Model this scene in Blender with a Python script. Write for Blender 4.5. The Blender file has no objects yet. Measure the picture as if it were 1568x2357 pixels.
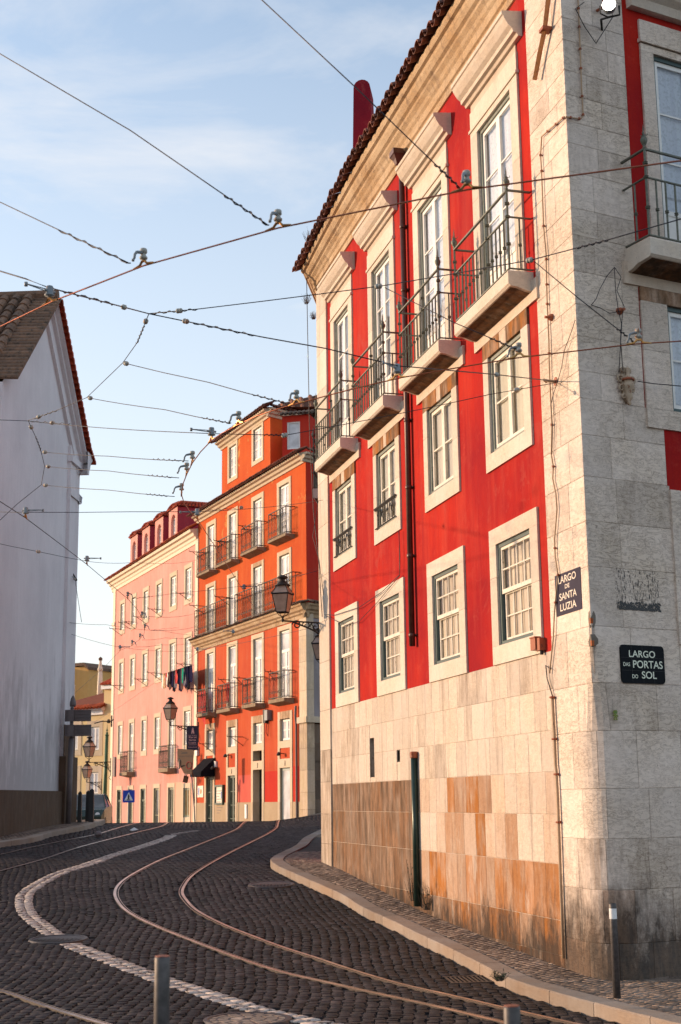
import bpy, math, random
from math import sin, cos, tan, pi, radians
from mathutils import Vector, Matrix
import numpy as np
random.seed(11)
rnd = random.random
def ru(a, b): return a + (b-a)*random.random()
S = bpy.context.scene
# ------------------------------------------------------------------ camera
F = 3240.0; CX, CY = 784.0, 1178.5; EYE = 1.65
PITCH = radians(11.58); ROLL = -0.0127
cam = bpy.data.cameras.new("Camera"); camo = bpy.data.objects.new("Camera", cam)
S.collection.objects.link(camo); S.camera = camo
cam.sensor_fit = 'VERTICAL'; cam.sensor_height = 36.0; cam.lens = F/2357*36.0
cam.clip_end = 5000; cam.clip_start = 0.05
camo.matrix_world = Matrix.Translation((0, 0, EYE)) @ Matrix.Rotation(pi/2+PITCH, 4, 'X') @ Matrix.Rotation(ROLL, 4, 'Z')
cam.dof.use_dof = True; cam.dof.focus_distance = 21.0; cam.dof.aperture_fstop = 4.0
S.render.resolution_x = 681; S.render.resolution_y = 1024
# ------------------------------------------------------------------ world
SUN_DIR = Vector((-0.95, 0.33, 0)).normalized(); SUN_EL = radians(9.5)
w = bpy.data.worlds.new("World"); S.world = w; w.use_nodes = True
nt = w.node_tree; N = nt.nodes; L = nt.links
for n in list(N): N.remove(n)
out = N.new('ShaderNodeOutputWorld'); bg = N.new('ShaderNodeBackground'); bg.inputs[1].default_value = 0.15
sky = N.new('ShaderNodeTexSky'); sky.sky_type = 'NISHITA'; sky.sun_disc = False
sky.sun_elevation = SUN_EL; sky.sun_rotation = math.atan2(SUN_DIR.x, SUN_DIR.y)
sky.air_density = 1.0; sky.dust_density = 0.8; sky.ozone_density = 2.2
tc = N.new('ShaderNodeTexCoord'); mp = N.new('ShaderNodeMapping'); mp.inputs['Scale'].default_value = (1.6, 1.6, 4.2)
mp.inputs['Rotation'].default_value = (0.25, 0.3, 0.2)
nz = N.new('ShaderNodeTexNoise'); nz.inputs['Scale'].default_value = 1.9; nz.inputs['Detail'].default_value = 8; nz.inputs['Roughness'].default_value = 0.6; nz.inputs['Distortion'].default_value = 0.5
cr = N.new('ShaderNodeValToRGB'); cr.color_ramp.elements[0].position = 0.40; cr.color_ramp.elements[1].position = 0.72
cr.color_ramp.elements[0].color = (0, 0, 0, 1); cr.color_ramp.elements[1].color = (1, 1, 1, 1)
mulc = N.new('ShaderNodeMath'); mulc.operation = 'MULTIPLY'; mulc.inputs[1].default_value = 0.78
sep = N.new('ShaderNodeSeparateXYZ')
hz = N.new('ShaderNodeMapRange'); hz.inputs[1].default_value = 0.62; hz.inputs[2].default_value = 0.0; hz.inputs[3].default_value = 0.04; hz.inputs[4].default_value = 0.90
mx = N.new('ShaderNodeMath'); mx.operation = 'MAXIMUM'
mix = N.new('ShaderNodeMixRGB'); mix.inputs[2].default_value = (5.2, 5.15, 5.2, 1)
tintn = N.new('ShaderNodeMixRGB'); tintn.blend_type = 'MULTIPLY'; tintn.inputs[0].default_value = 1.0; tintn.inputs[2].default_value = (2.25, 2.02, 1.86, 1)
L.new(tc.outputs['Generated'], mp.inputs[0]); L.new(mp.outputs[0], nz.inputs['Vector']); L.new(nz.outputs['Fac'], cr.inputs[0])
L.new(cr.outputs[0], mulc.inputs[0]); L.new(tc.outputs['Generated'], sep.inputs[0]); L.new(sep.outputs['Z'], hz.inputs[0])
L.new(mulc.outputs[0], mx.inputs[0]); L.new(hz.outputs[0], mx.inputs[1])
L.new(mx.outputs[0], mix.inputs[0]); L.new(sky.outputs[0], tintn.inputs[1]); L.new(tintn.outputs[0], mix.inputs[1]); L.new(mix.outputs[0], bg.inputs[0]); L.new(bg.outputs[0], out.inputs[0])
# ------------------------------------------------------------------ sun
sl = bpy.data.lights.new("Sun", 'SUN'); sl.energy = 4.2; sl.angle = radians(1.3); sl.color = (1.0, 0.68, 0.43)
so = bpy.data.objects.new("Sun", sl); S.collection.objects.link(so)
sd = Vector((SUN_DIR.x*cos(SUN_EL), SUN_DIR.y*cos(SUN_EL), sin(SUN_EL)))
so.rotation_euler = sd.to_track_quat('Z', 'Y').to_euler(); so.location = (-30, 10, 30)
S.view_settings.view_transform = 'Standard'; S.view_settings.look = 'None'; S.view_settings.exposure = 0.32; S.view_settings.gamma = 1
try: S.view_settings.use_curve_mapping = False
except Exception: pass

# ================================================================== geometry helpers
def ray(x, y):
    a = (x-CX)/F; b = -(y-CY)/F; c = -1.0
    a, b = a*cos(ROLL)-b*sin(ROLL), a*sin(ROLL)+b*cos(ROLL)
    th = pi/2+PITCH
    return Vector((a, b*cos(th)-c*sin(th), b*sin(th)+c*cos(th)))
def atY(x, y, Y):
    r = ray(x, y); k = Y/r.y; return Vector((r.x*k, Y, EYE+r.z*k))
GY = [0, 6, 12, 16, 20, 22, 27, 35, 42, 46, 52, 60, 70, 90, 130, 400]
GZ = [0, -.1, -.37, -.38, -.20, -.09, .33, .76, 1.02, 1.03, .8, .3, -.3, -1.3, -2.5, -2.5]
def hsm(y):
    # smooth monotone interpolation
    if y <= GY[0]: return GZ[0]
    if y >= GY[-1]: return GZ[-1]
    i = max(k for k in range(len(GY)) if GY[k] <= y); i = min(i, len(GY)-2)
    def sl_(k):
        if k <= 0 or k >= len(GY)-1: return 0
        return (GZ[k+1]-GZ[k-1])/(GY[k+1]-GY[k-1])
    h = GY[i+1]-GY[i]; t = (y-GY[i])/h
    return (2*t**3-3*t*t+1)*GZ[i]+(t**3-2*t*t+t)*h*sl_(i)+(-2*t**3+3*t*t)*GZ[i+1]+(t**3-t*t)*h*sl_(i+1)
_tab = [hsm(i*0.1) for i in range(0, 4001)]
def G(x, y):
    i = max(0, min(3999.0, y*10)); k = int(i); z = _tab[k]+(_tab[k+1]-_tab[k])*(i-k)
    if y > 41 and y < 75: z += 0.2*max(0, min(x+2.3, 3))*min(1, (y-41)/8.0)
    return z
def ground(x, y, h=0.0):
    r = ray(x, y); lo, hi = 8.0, 44.0; k = 8.0
    while k < 60:
        p = r*(k/r.y)
        if EYE+p.z <= G(p.x, p.y)+h: break
        k += 0.1
    if k >= 60: k = 43.0
    lo = k-0.1; hi = k
    for _ in range(20):
        m = (lo+hi)/2; p = r*(m/r.y)
        if EYE+p.z <= G(p.x, p.y)+h: hi = m
        else: lo = m
    p = r*(hi/r.y); return Vector((p.x, p.y, G(p.x, p.y)+h))
class Wall:
    def __init__(s, p, ang):
        s.p = Vector((p[0], p[1])); a = radians(ang); s.d = Vector((cos(a), sin(a))); s.n = Vector((sin(a), -cos(a)))
    def P(s, u, z, o=0): return Vector((s.p.x+s.d.x*u+s.n.x*o, s.p.y+s.d.y*u+s.n.y*o, z))
    def uz(s, x, y, o=0):
        r = ray(x, y); k = (s.p.dot(s.n)+o)/(r.x*s.n.x+r.y*s.n.y)
        q = Vector((r.x*k, r.y*k)); return ((q-s.p).dot(s.d), EYE+r.z*k)
class Frame(Wall):      # free frame: u right, o toward normal, z offset
    def __init__(s, x, y, z, ang): Wall.__init__(s, (x, y), ang); s.z = z
    def P(s, u, z, o=0): v = Wall.P(s, u, z, o); v.z += s.z; return v

class MB:
    def __init__(s): s.v = []; s.f = []; s.t = []; s.m = []; s.tint = (1, 0, 0)
    def add(s, pts, faces, tint=None, m=0):
        b = len(s.v); s.v.extend([tuple(p) for p in pts])
        for f in faces: s.f.append([b+i for i in f]); s.t.append(tint or s.tint); s.m.append(m)
    def quad(s, a, b, c, d, tint=None, m=0): s.add([a, b, c, d], [(0, 1, 2, 3)], tint, m)
    def hexa(s, p, tint=None, m=0):   # p: 4 bottom (ccw), 4 top
        s.add(p, [(3, 2, 1, 0), (4, 5, 6, 7), (0, 1, 5, 4), (1, 2, 6, 5), (2, 3, 7, 6), (3, 0, 4, 7)], tint, m)
    def box(s, W, u0, u1, z0, z1, o0, o1, tint=None, m=0):
        P = W.P
        s.hexa([P(u0, z0, o1), P(u1, z0, o1), P(u1, z0, o0), P(u0, z0, o0), P(u0, z1, o1), P(u1, z1, o1), P(u1, z1, o0), P(u0, z1, o0)], tint, m)
    def ring(s, W, u0, u1, z0, z1, w_, o0, o1, wb=None, tint=None, m=0):
        wb = w_ if wb is None else wb
        s.box(W, u0, u0+w_, z0+wb, z1-w_, o0, o1, tint, m); s.box(W, u1-w_, u1, z0+wb, z1-w_, o0, o1, tint, m)
        s.box(W, u0, u1, z1-w_, z1, o0, o1, tint, m); s.box(W, u0, u1, z0, z0+wb, o0, o1, tint, m)
    def prism(s, W, poly, o0, o1, tint=None, m=0):      # poly in (u,z)
        n = len(poly); a = [W.P(u, z, o1) for u, z in poly]; b = [W.P(u, z, o0) for u, z in poly]
        s.add(a+b, [tuple(range(n)), tuple(reversed(range(n, 2*n)))]+[(i, i+n, (i+1) % n+n, (i+1) % n) for i in range(n)], tint, m)
    def sweep(s, W, prof, us, sag=None, tint=None, m=0, cap=True):   # prof list of (o,z) swept along u list
        n = len(prof); rows = []
        for u in us:
            dz = sag(u) if sag else 0
            z0 = min(z for _, z in prof); z1 = max(z for _, z in prof)
            rows.append([W.P(u, z-dz*(z-z0)/max(1e-6, z1-z0), o) for o, z in prof])
        pts = [p for r_ in rows for p in r_]; fs = []
        for i in range(len(us)-1):
            for j in range(n-1): fs.append((i*n+j, (i+1)*n+j, (i+1)*n+j+1, i*n+j+1))
        if cap: fs.append(tuple(range(n))); fs.append(tuple(reversed(range((len(us)-1)*n, len(us)*n))))
        s.add(pts, fs, tint, m)
    def tube(s, pts, r, n=6, tint=None, m=0, caps=True):
        pts = [Vector(p) for p in pts]; R_ = r if isinstance(r, (list, tuple)) else [r]*len(pts)
        V = []; up = Vector((0, 0, 1)); prev = None
        for i, p in enumerate(pts):
            t = (pts[min(i+1, len(pts)-1)]-pts[max(i-1, 0)])
            if t.length < 1e-9: t = Vector((0, 0, 1))
            t.normalize()
            if prev is None:
                a = t.cross(up)
                if a.length < 0.1: a = t.cross(Vector((1, 0, 0)))
            else:
                a = prev-t*prev.dot(t)
            a.normalize(); b = t.cross(a); prev = a
            for k in range(n):
                q = 2*pi*k/n; V.append(p+(a*cos(q)+b*sin(q))*R_[i])
        fs = []
        for i in range(len(pts)-1):
            for k in range(n): fs.append((i*n+k, i*n+(k+1) % n, (i+1)*n+(k+1) % n, (i+1)*n+k))
        if caps: fs.append(tuple(reversed(range(n)))); fs.append(tuple(range((len(pts)-1)*n, len(pts)*n)))
        s.add(V, fs, tint, m)
    def lathe(s, c, prof, n=10, tint=None, m=0, axis=None):
        c = Vector(c); s.tube([c+(axis or Vector((0, 0, 1)))*z for r, z in prof], [max(r, 1e-4) for r, z in prof], n, tint, m)
    def rot4(s, c, prof, ang=0, tint=None, m=0, n=4):     # square pyramid-like lathe
        V = []
        for r, z in prof:
            for k in range(n):
                q = ang+2*pi*k/n+pi/n; V.append(Vector(c)+Vector((r*cos(q), r*sin(q), z)))
        fs = [(i*n+k, i*n+(k+1) % n, (i+1)*n+(k+1) % n, (i+1)*n+k) for i in range(len(prof)-1) for k in range(n)]
        fs += [tuple(reversed(range(n))), tuple(range((len(prof)-1)*n, len(prof)*n))]
        s.add(V, fs, tint, m)
    def build(s, name, mats, parent=None, smooth=False):
        me = bpy.data.meshes.new(name)
        off = parent_world(parent) if parent else Vector((0, 0, 0))
        me.from_pydata([(v[0]-off.x, v[1]-off.y, v[2]-off.z) for v in s.v], [], s.f)
        if not isinstance(mats, (list, tuple)): mats = [mats]
        for m_ in mats: me.materials.append(m_)
        at = me.attributes.new('tint', 'FLOAT_COLOR', 'FACE')
        arr = np.array([(t[0], t[1], t[2], 1) for t in s.t], dtype=np.float32).ravel()
        if len(arr) == 4*len(me.polygons): at.data.foreach_set('color', arr)
        if len(mats) > 1 and len(s.m) == len(me.polygons): me.polygons.foreach_set('material_index', s.m)
        if smooth: me.polygons.foreach_set('use_smooth', [True]*len(me.polygons))
        o = bpy.data.objects.new(name, me); S.collection.objects.link(o)
        if parent: o.parent = parent
        return o
def parent_world(o):
    v = Vector((0, 0, 0))
    while o is not None: v += Vector(o.location); o = o.parent
    return v
def tag(o, label=None, cat=None, group=None, kind=None):
    if label: o['label'] = label
    if cat: o['category'] = cat
    if group: o['group'] = group
    if kind: o['kind'] = kind
    return o
def thing(name, label, cat, loc=(0, 0, 0), group=None):
    o = bpy.data.objects.new(name, None); S.collection.objects.link(o); o.location = loc; o.empty_display_size = 0.2
    return tag(o, label, cat, group)
def single(mb, name, mats, label, cat, group=None, smooth=False):   # thing that is one mesh, origin at its base
    vs = mb.v; c = (sum(v[0] for v in vs)/len(vs), sum(v[1] for v in vs)/len(vs), min(v[2] for v in vs))
    mb.v = [(v[0]-c[0], v[1]-c[1], v[2]-c[2]) for v in vs]
    o = mb.build(name, mats, None, smooth); o.location = c
    return tag(o, label, cat, group)
def copy_tree(o, delta, label=None):
    c = o.copy(); S.collection.objects.link(c)
    if label: c['label'] = label
    c.location = Vector(o.location)+Vector(delta)
    def rec(a, b):
        for ch in list(a.children):
            d = ch.copy(); S.collection.objects.link(d); d.parent = b; rec(ch, d)
    rec(o, c); return c
def text_part(W, s, u0, u1, z0, z1, o, mat, name='lettering', parent=None, th=0.002, bold=0.0):
    cu = bpy.data.curves.new('t', 'FONT'); cu.body = s; cu.size = 1; cu.extrude = 0.0; cu.offset = bold
    ob = bpy.data.objects.new('t', cu); S.collection.objects.link(ob)
    dg = bpy.context.evaluated_depsgraph_get(); dg.update()
    me = bpy.data.meshes.new_from_object(ob.evaluated_get(dg))
    vs = [v.co.copy() for v in me.vertices]; fs = [list(p.vertices) for p in me.polygons]
    bpy.data.objects.remove(ob); bpy.data.curves.remove(cu); bpy.data.meshes.remove(me)
    x0 = min(v.x for v in vs); x1 = max(v.x for v in vs); y0 = min(v.y for v in vs); y1 = max(v.y for v in vs)
    mb = MB(); mb.add([W.P(u0+(v.x-x0)/(x1-x0)*(u1-u0), z0+(v.y-y0)/(y1-y0)*(z1-z0), o) for v in vs], fs)
    if parent is None: return mb
    return mb.build(name, mat, parent)

# ================================================================== materials
def nodes(name):
    m = bpy.data.materials.new(name); m.use_nodes = True; t = m.node_tree; b = t.nodes['Principled BSDF']; return m, t, b
def mth(t, op, a, b=None, clamp=False):
    n = t.nodes.new('ShaderNodeMath'); n.operation = op; n.use_clamp = clamp
    for i, v in enumerate((a, b)):
        if v is None: continue
        if isinstance(v, (int, float)): n.inputs[i].default_value = v
        else: t.links.new(v, n.inputs[i])
    return n.outputs[0]
def mixc(t, f, a, b, mode='MIX'):
    n = t.nodes.new('ShaderNodeMixRGB'); n.blend_type = mode
    for i, v in enumerate((f, a, b)):
        if isinstance(v, (int, float)): n.inputs[i].default_value = v
        elif isinstance(v, tuple): n.inputs[i].default_value = (v[0], v[1], v[2], 1)
        else: t.links.new(v, n.inputs[i])
    return n.outputs[0]
def pos(t):
    g = t.nodes.new('ShaderNodeNewGeometry'); return g.outputs['Position']
def noise(t, scale, det=4, rough=.55, vec=None, sc=(1, 1, 1), dist=0):
    n = t.nodes.new('ShaderNodeTexNoise'); n.inputs['Scale'].default_value = scale; n.inputs['Detail'].default_value = det
    n.inputs['Roughness'].default_value = rough; n.inputs['Distortion'].default_value = dist
    mp = t.nodes.new('ShaderNodeMapping'); mp.inputs['Scale'].default_value = sc
    t.links.new(vec or pos(t), mp.inputs[0]); t.links.new(mp.outputs[0], n.inputs['Vector']); return n.outputs['Fac']
def ramp(t, v, p0, p1, c0=0.0, c1=1.0):
    n = t.nodes.new('ShaderNodeMapRange'); n.inputs[1].default_value = p0; n.inputs[2].default_value = p1; n.inputs[3].default_value = c0; n.inputs[4].default_value = c1
    n.clamp = True; t.links.new(v, n.inputs[0]); return n.outputs[0]
def bump(t, b, h, st=.3, dist=.01):
    n = t.nodes.new('ShaderNodeBump'); n.inputs['Strength'].default_value = st; n.inputs['Distance'].default_value = dist
    t.links.new(h, n.inputs['Height']); t.links.new(n.outputs[0], b.inputs['Normal'])
def tintattr(t):
    a = t.nodes.new('ShaderNodeAttribute'); a.attribute_name = 'tint'; s_ = t.nodes.new('ShaderNodeSeparateColor')
    t.links.new(a.outputs['Color'], s_.inputs[0]); return s_.outputs
def zpos(t):
    s_ = t.nodes.new('ShaderNodeSeparateXYZ'); t.links.new(pos(t), s_.inputs[0]); return s_.outputs[2]
def plain(name, col, rough=.6, metal=0, var=.15, scale=12, emit=None, bmp=0):
    m, t, b = nodes(name)
    n = noise(t, scale, 4)
    c = mixc(t, ramp(t, n, .3, .7), tuple(v*(1-var) for v in col), tuple(min(1, v*(1+var)) for v in col))
    t.links.new(c, b.inputs['Base Color']); b.inputs['Roughness'].default_value = rough; b.inputs['Metallic'].default_value = metal
    if bmp: bump(t, b, n, bmp, .01)
    if emit: b.inputs['Emission Color'].default_value = (*col, 1); b.inputs['Emission Strength'].default_value = emit
    return m
def plaster(name, col, pale, deep, patch=None, pz=(0, 0), grime=None, fine=0.5, patchlo=.62):
    m, t, b = nodes(name)
    big = noise(t, .45, 5, .6); st = noise(t, 2.2, 5, .6, sc=(1, 1, .12)); fn = noise(t, 38, 3, .6)
    st2 = noise(t, 9, 4, .6, sc=(1, 1, .06))
    c = mixc(t, ramp(t, big, .38, .66), col, deep); c = mixc(t, ramp(t, noise(t, 1.6, 6, .65, sc=(1, 1, .45)), .5, .72, 0, .6), c, deep); c = mixc(t, ramp(t, noise(t, 3.1, 6, .7), .56, .7, 0, .35), c, pale)
    c = mixc(t, ramp(t, st, .5, .75, 0, .55), c, pale)
    c = mixc(t, ramp(t, st2, .52, .74, 0, .55), c, deep); c = mixc(t, mth(t, 'MULTIPLY', ramp(t, noise(t, 4.5, 6, .65, sc=(1, 1, .05)), .56, .72, 0, .55), ramp(t, noise(t, .7, 3), .4, .6)), c, pale); c = mixc(t, ramp(t, noise(t, 1.1, 7, .75, dist=.6), .60, .64, 0, .35), c, tuple(v*.8+.02 for v in pale))
    c = mixc(t, ramp(t, fn, .3, .7, 0, .22), c, tuple(v*.6 for v in col))
    if patch:
        pn = noise(t, .9, 6, .6, dist=.4)
        z = zpos(t); pm = mth(t, 'MULTIPLY', ramp(t, pn, patchlo, patchlo+.015), ramp(t, z, pz[0], pz[1]))
        c = mixc(t, pm, c, patch)
    if grime:
        z = zpos(t); gn = noise(t, 3, 5, .65, sc=(1, 1, .3))
        gm = mth(t, 'MULTIPLY', ramp(t, mth(t, 'ADD', gn, ramp(t, z, grime[0], grime[1], 0.5, -.2)), .5, .8), grime[2], True)
        c = mixc(t, gm, c, tuple(v*.25 for v in pale))
    t.links.new(c, b.inputs['Base Color']); b.inputs['Roughness'].default_value = .9
    b.inputs['Specular IOR Level'].default_value = .12
    bump(t, b, mth(t, 'ADD', fn, mth(t, 'MULTIPLY', noise(t, 6, 4), 2.0)), fine, .006)
    return m
def stone(name, base, ochre=(.46, .165, .025), warm=(.68, .56, .44), foot=None, vein=.5, rough=.85, drip=0):
    m, t, b = nodes(name); T = tintattr(t)
    fn = noise(t, 14, 6, .65); big = noise(t, 1.3, 4); v = noise(t, 5, 7, .7, sc=(1, 1, 3.2), dist=1.6)
    pits = noise(t, 45, 2, .5, sc=(1, 1, .5))
    c = mixc(t, ramp(t, big, .35, .7), base, warm)
    c = mixc(t, ramp(t, fn, .35, .7, 0, .35), c, tuple(x*.62 for x in base))
    vm = mth(t, 'SUBTRACT', 1.0, mth(t, 'MULTIPLY', mth(t, 'ABSOLUTE', mth(t, 'SUBTRACT', v, .5)), 38), True)
    vm = mth(t, 'MULTIPLY', mth(t, 'MAXIMUM', vm, 0.0), mth(t, 'MULTIPLY', ramp(t, big, .3, .6, .3, 1), vein))
    c = mixc(t, vm, c, (.22, .15, .11))
    c = mixc(t, ramp(t, pits, .70, .76, 0, .6), c, (.2, .15, .12))
    sc = noise(t, 4.5, 6, .7, sc=(1, 1, .35))
    om = mth(t, 'MULTIPLY', T[1], ramp(t, sc, .25, .55, .3, 1.0), True)
    c = mixc(t, om, c, ochre); c = mixc(t, mth(t, 'MULTIPLY', om, ramp(t, noise(t, 6, 6, .75, sc=(1, 1, .22)), .5, .68, 0, .85), True), c, (.17, .065, .02)); c = mixc(t, mth(t, 'MULTIPLY', om, ramp(t, noise(t, 3.2, 6, .7, sc=(1, 1, .3)), .57, .66, 0, .9), True), c, base)
    dm = mth(t, 'MULTIPLY', T[2], ramp(t, noise(t, 7, 6, .7, sc=(1, 1, .25)), .38, .62), True)
    c = mixc(t, dm, c, (.13, .075, .038))
    if drip:
        st = noise(t, 5, 5, .65, sc=(1, 1, .1)); c = mixc(t, ramp(t, st, .54, .72, 0, drip), c, (.17, .11, .075))
    if foot:   # damp black soiling near the ground
        z = zpos(t); gn = noise(t, 3.6, 8, .75, sc=(1, 1, .45))
        gm = ramp(t, mth(t, 'ADD', mth(t, 'MULTIPLY', mth(t, 'SUBTRACT', gn, .5), 2.4), z), foot[0], foot[1], .9, 0)
        c = mixc(t, gm, c, mixc(t, ramp(t, noise(t, 11, 6, .75, sc=(1, 1, .3)), .4, .62), (.018, .013, .011), (.09, .055, .035)))
    hv = mixc(t, 1.0, c, T[0], 'MULTIPLY')
    t.links.new(hv, b.inputs['Base Color']); b.inputs['Roughness'].default_value = rough; b.inputs['Specular IOR Level'].default_value = .3
    bump(t, b, mth(t, 'SUBTRACT', mth(t, 'ADD', fn, mth(t, 'MULTIPLY', pits, .5)), vm), .55, .006)
    return m
def clay(name, a, b_, moss=.3):
    m, t, b = nodes(name); T = tintattr(t)
    n = noise(t, 9, 5, .7); c = mixc(t, ramp(t, n, .35, .65), a, b_)
    c = mixc(t, ramp(t, noise(t, 5, 6, .75), .5, .7, 0, moss*2), c, (.05, .04, .03))
    c = mixc(t, ramp(t, noise(t, 22, 4, .7), .60, .72, 0, moss), c, (.26, .24, .17))
    c = mixc(t, 1.0, c, T[0], 'MULTIPLY')
    t.links.new(c, b.inputs['Base Color']); b.inputs['Roughness'].default_value = .9; bump(t, b, n, .5, .01); return m
def chipped(name, col, under, amount=.56, rough=.6):
    m, t, b = nodes(name); n = noise(t, 28, 6, .7, sc=(1, 1, .35)); k = ramp(t, n, amount, amount+.05)
    t.links.new(mixc(t, k, mixc(t, ramp(t, noise(t, 5), .3, .7), col, tuple(v*.8 for v in col)), under), b.inputs['Base Color'])
    b.inputs['Roughness'].default_value = rough; bump(t, b, n, .4, .004); return m
def glass_mat(name, tintc=(.9, .95, 1)):
    m = bpy.data.materials.new(name); m.use_nodes = True; t = m.node_tree
    for n in list(t.nodes): t.nodes.remove(n)
    o = t.nodes.new('ShaderNodeOutputMaterial'); tr = t.nodes.new('ShaderNodeBsdfTransparent'); gl = t.nodes.new('ShaderNodeBsdfGlossy')
    gl.inputs['Roughness'].default_value = .04; tr.inputs[0].default_value = (*tintc, 1)
    fr = t.nodes.new('ShaderNodeFresnel'); fr.inputs[0].default_value = 1.5; mx_ = t.nodes.new('ShaderNodeMixShader')
    bp = t.nodes.new('ShaderNodeBump'); bp.inputs['Strength'].default_value = .08; bp.inputs['Distance'].default_value = .01
    t.links.new(noise(t, 3, 2), bp.inputs['Height']); t.links.new(bp.outputs[0], gl.inputs['Normal'])
    f2 = mth(t, 'ADD', mth(t, 'MULTIPLY', fr.outputs[0], 1.3), .04, True)
    t.links.new(f2, mx_.inputs[0]); t.links.new(tr.outputs[0], mx_.inputs[1]); t.links.new(gl.outputs[0], mx_.inputs[2]); t.links.new(mx_.outputs[0], o.inputs[0])
    return m
def curtain_mat(name, col, dark, folds=18, lace=0):
    m, t, b = nodes(name); n = noise(t, folds, 3, .5, sc=(1, 1, .04)); c = mixc(t, ramp(t, n, .35, .65), col, dark)  # dark streaks put the shade of the folds into the cloth colour
    if lace:
        c = mixc(t, ramp(t, noise(t, 26, 4, .6), .5, .6, 0, lace), c, tuple(v*.7 for v in col))
    t.links.new(c, b.inputs['Base Color']); b.inputs['Roughness'].default_value = .95; bump(t, b, n, .15, .01); return m

M = {}
M['red'] = plaster('red_plaster', (.49, .022, .010), (.50, .070, .045), (.28, .008, .014), fine=.7)
M['chim'] = plaster('chimney_plaster', (.42, .02, .03), (.46, .09, .08), (.22, .012, .025))
M['orange'] = plaster('orange_plaster', (.58, .105, .022), (.60, .15, .045), (.50, .075, .02), patch=(.55, .27, .08), pz=(13.5, 16.0), patchlo=.61)
M['orange_low'] = plaster('orange_plaster_low', (.56, .10, .035), (.58, .15, .07), (.48, .07, .03))
M['redpatch'] = plaster('red_patch', (.55, .04, .02), (.56, .07, .04), (.5, .03, .02))
M['pinkpatch'] = plaster('pink_patch', (.62, .13, .09), (.63, .17, .12), (.58, .10, .08))
M['pink'] = plaster('pink_plaster', (.73, .37, .31), (.78, .46, .40), (.68, .29, .24), fine=.3)
M['palepink'] = plaster('pale_pink', (.78, .46, .34), (.8, .5, .38), (.76, .42, .3), fine=.3)
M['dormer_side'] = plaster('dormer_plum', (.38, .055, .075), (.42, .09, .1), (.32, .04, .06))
M['yellow'] = plaster('yellow_plaster', (.80, .62, .33), (.82, .66, .4), (.78, .58, .29), fine=.3)
M['mustard'] = plaster('mustard_plaster', (.70, .42, .16), (.74, .46, .2), (.62, .36, .12))
M['white'] = plaster('white_plaster', (.78, .74, .75), (.82, .79, .80), (.66, .625, .64), fine=.5, grime=(1.0, 6.5, .5))
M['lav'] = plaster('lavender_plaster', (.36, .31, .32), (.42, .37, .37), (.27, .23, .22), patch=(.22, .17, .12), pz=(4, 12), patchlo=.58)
M['stone'] = stone('limestone', (.78, .665, .575), foot=(.1, .8), vein=.75, drip=.12)
M['base'] = stone('limestone_base', (.64, .55, .47), foot=(-.12, .38), vein=.4, drip=.55)
M['trim'] = stone('limestone_trim', (.70, .62, .53), vein=.25, drip=.12)
M['corn'] = stone('cornice_stone', (.56, .42, .27), warm=(.46, .28, .13), vein=.9, drip=.75)
M['fartrim'] = stone('far_stone', (.62, .50, .34), vein=.1, drip=.1)
M['farbase'] = stone('far_base_stone', (.46, .35, .23), warm=(.42, .3, .19), vein=.15, drip=.2)
M['darkstone'] = stone('dark_stone', (.20, .17, .14), warm=(.16, .12, .09), vein=.8, drip=.3)
M['cream'] = plain('cream_cornice', (.78, .66, .50), .8, var=.06)
M['clay'] = clay('clay_tiles', (.26, .085, .045), (.15, .055, .04), .45)
M['clay2'] = clay('clay_tiles_orange', (.52, .11, .03), (.40, .075, .025), .12)
M['clay2old'] = clay('clay_tiles_weathered', (.36, .13, .06), (.24, .09, .05), .4)
M['clay_red'] = clay('clay_tiles_red', (.55, .10, .035), (.40, .06, .03), .12)
M['clay_old'] = clay('clay_tiles_old', (.22, .12, .07), (.13, .08, .055), .65)
M['bracketstone'] = chipped('cast_bracket', (.50, .38, .27), (.25, .13, .07), .54, .8)
M['iron'] = plain('railing_iron', (.12, .125, .095), .55, .3, .3, 30)
M['blackiron'] = plain('black_iron', (.016, .012, .011), .7, .0, .3, 20)
M['wire'] = plain('dark_wire', (.02, .018, .025), .5, .5)
M['copper'] = plain('copper_wire', (.32, .10, .05), .35, .9, .2)
M['brass'] = plain('brass_clamp', (.45, .24, .08), .4, .8, .3, 30)
M['insul'] = chipped('insulator_grey', (.40, .40, .36), (.30, .12, .05), .55)
M['galv'] = chipped('galvanised', (.22, .25, .27), (.20, .10, .06), .6, .5)
M['brown'] = plain('brown_pipe', (.085, .032, .022), .45, .2, .25, 15)
M['green'] = plain('dark_green_pipe', (.012, .035, .028), .35, .2, .3, 15)
M['conduit'] = chipped('conduit', (.46, .30, .18), (.12, .07, .05), .62)
M['rust'] = chipped('rusty_box', (.34, .085, .03), (.16, .05, .03), .58)
M['wood_rust'] = chipped('rusty_bar', (.40, .15, .035), (.14, .05, .02), .55)
M['frame'] = chipped('greygreen_frame', (.22, .25, .215), (.10, .085, .06), .56)
M['bluegreen'] = chipped('bluegreen_frame', (.06, .10, .10), (.28, .26, .22), .68)
M['sash'] = chipped('white_peeling_sash', (.76, .70, .60), (.30, .22, .15), .60)
M['sashw'] = plain('white_sash', (.78, .76, .72), .5, var=.05)
M['glass'] = glass_mat('window_glass')
M['cur_beige'] = curtain_mat('beige_curtain', (.88, .75, .59), (.70, .58, .45), 7)
M['cur_cream'] = curtain_mat('cream_curtain', (.82, .76, .64), (.74, .67, .56), 9)
M['cur_lace'] = curtain_mat('lace_curtain', (.88, .87, .87), (.72, .70, .73), 9, .8)
M['dark'] = plain('dark_interior', (.02, .018, .016), .8)
M['farpane'] = plain('far_window_pane', (.60, .60, .62), .12, 0, .3, 1.6)  # pale base colour paints in reflected sky over curtains
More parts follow.
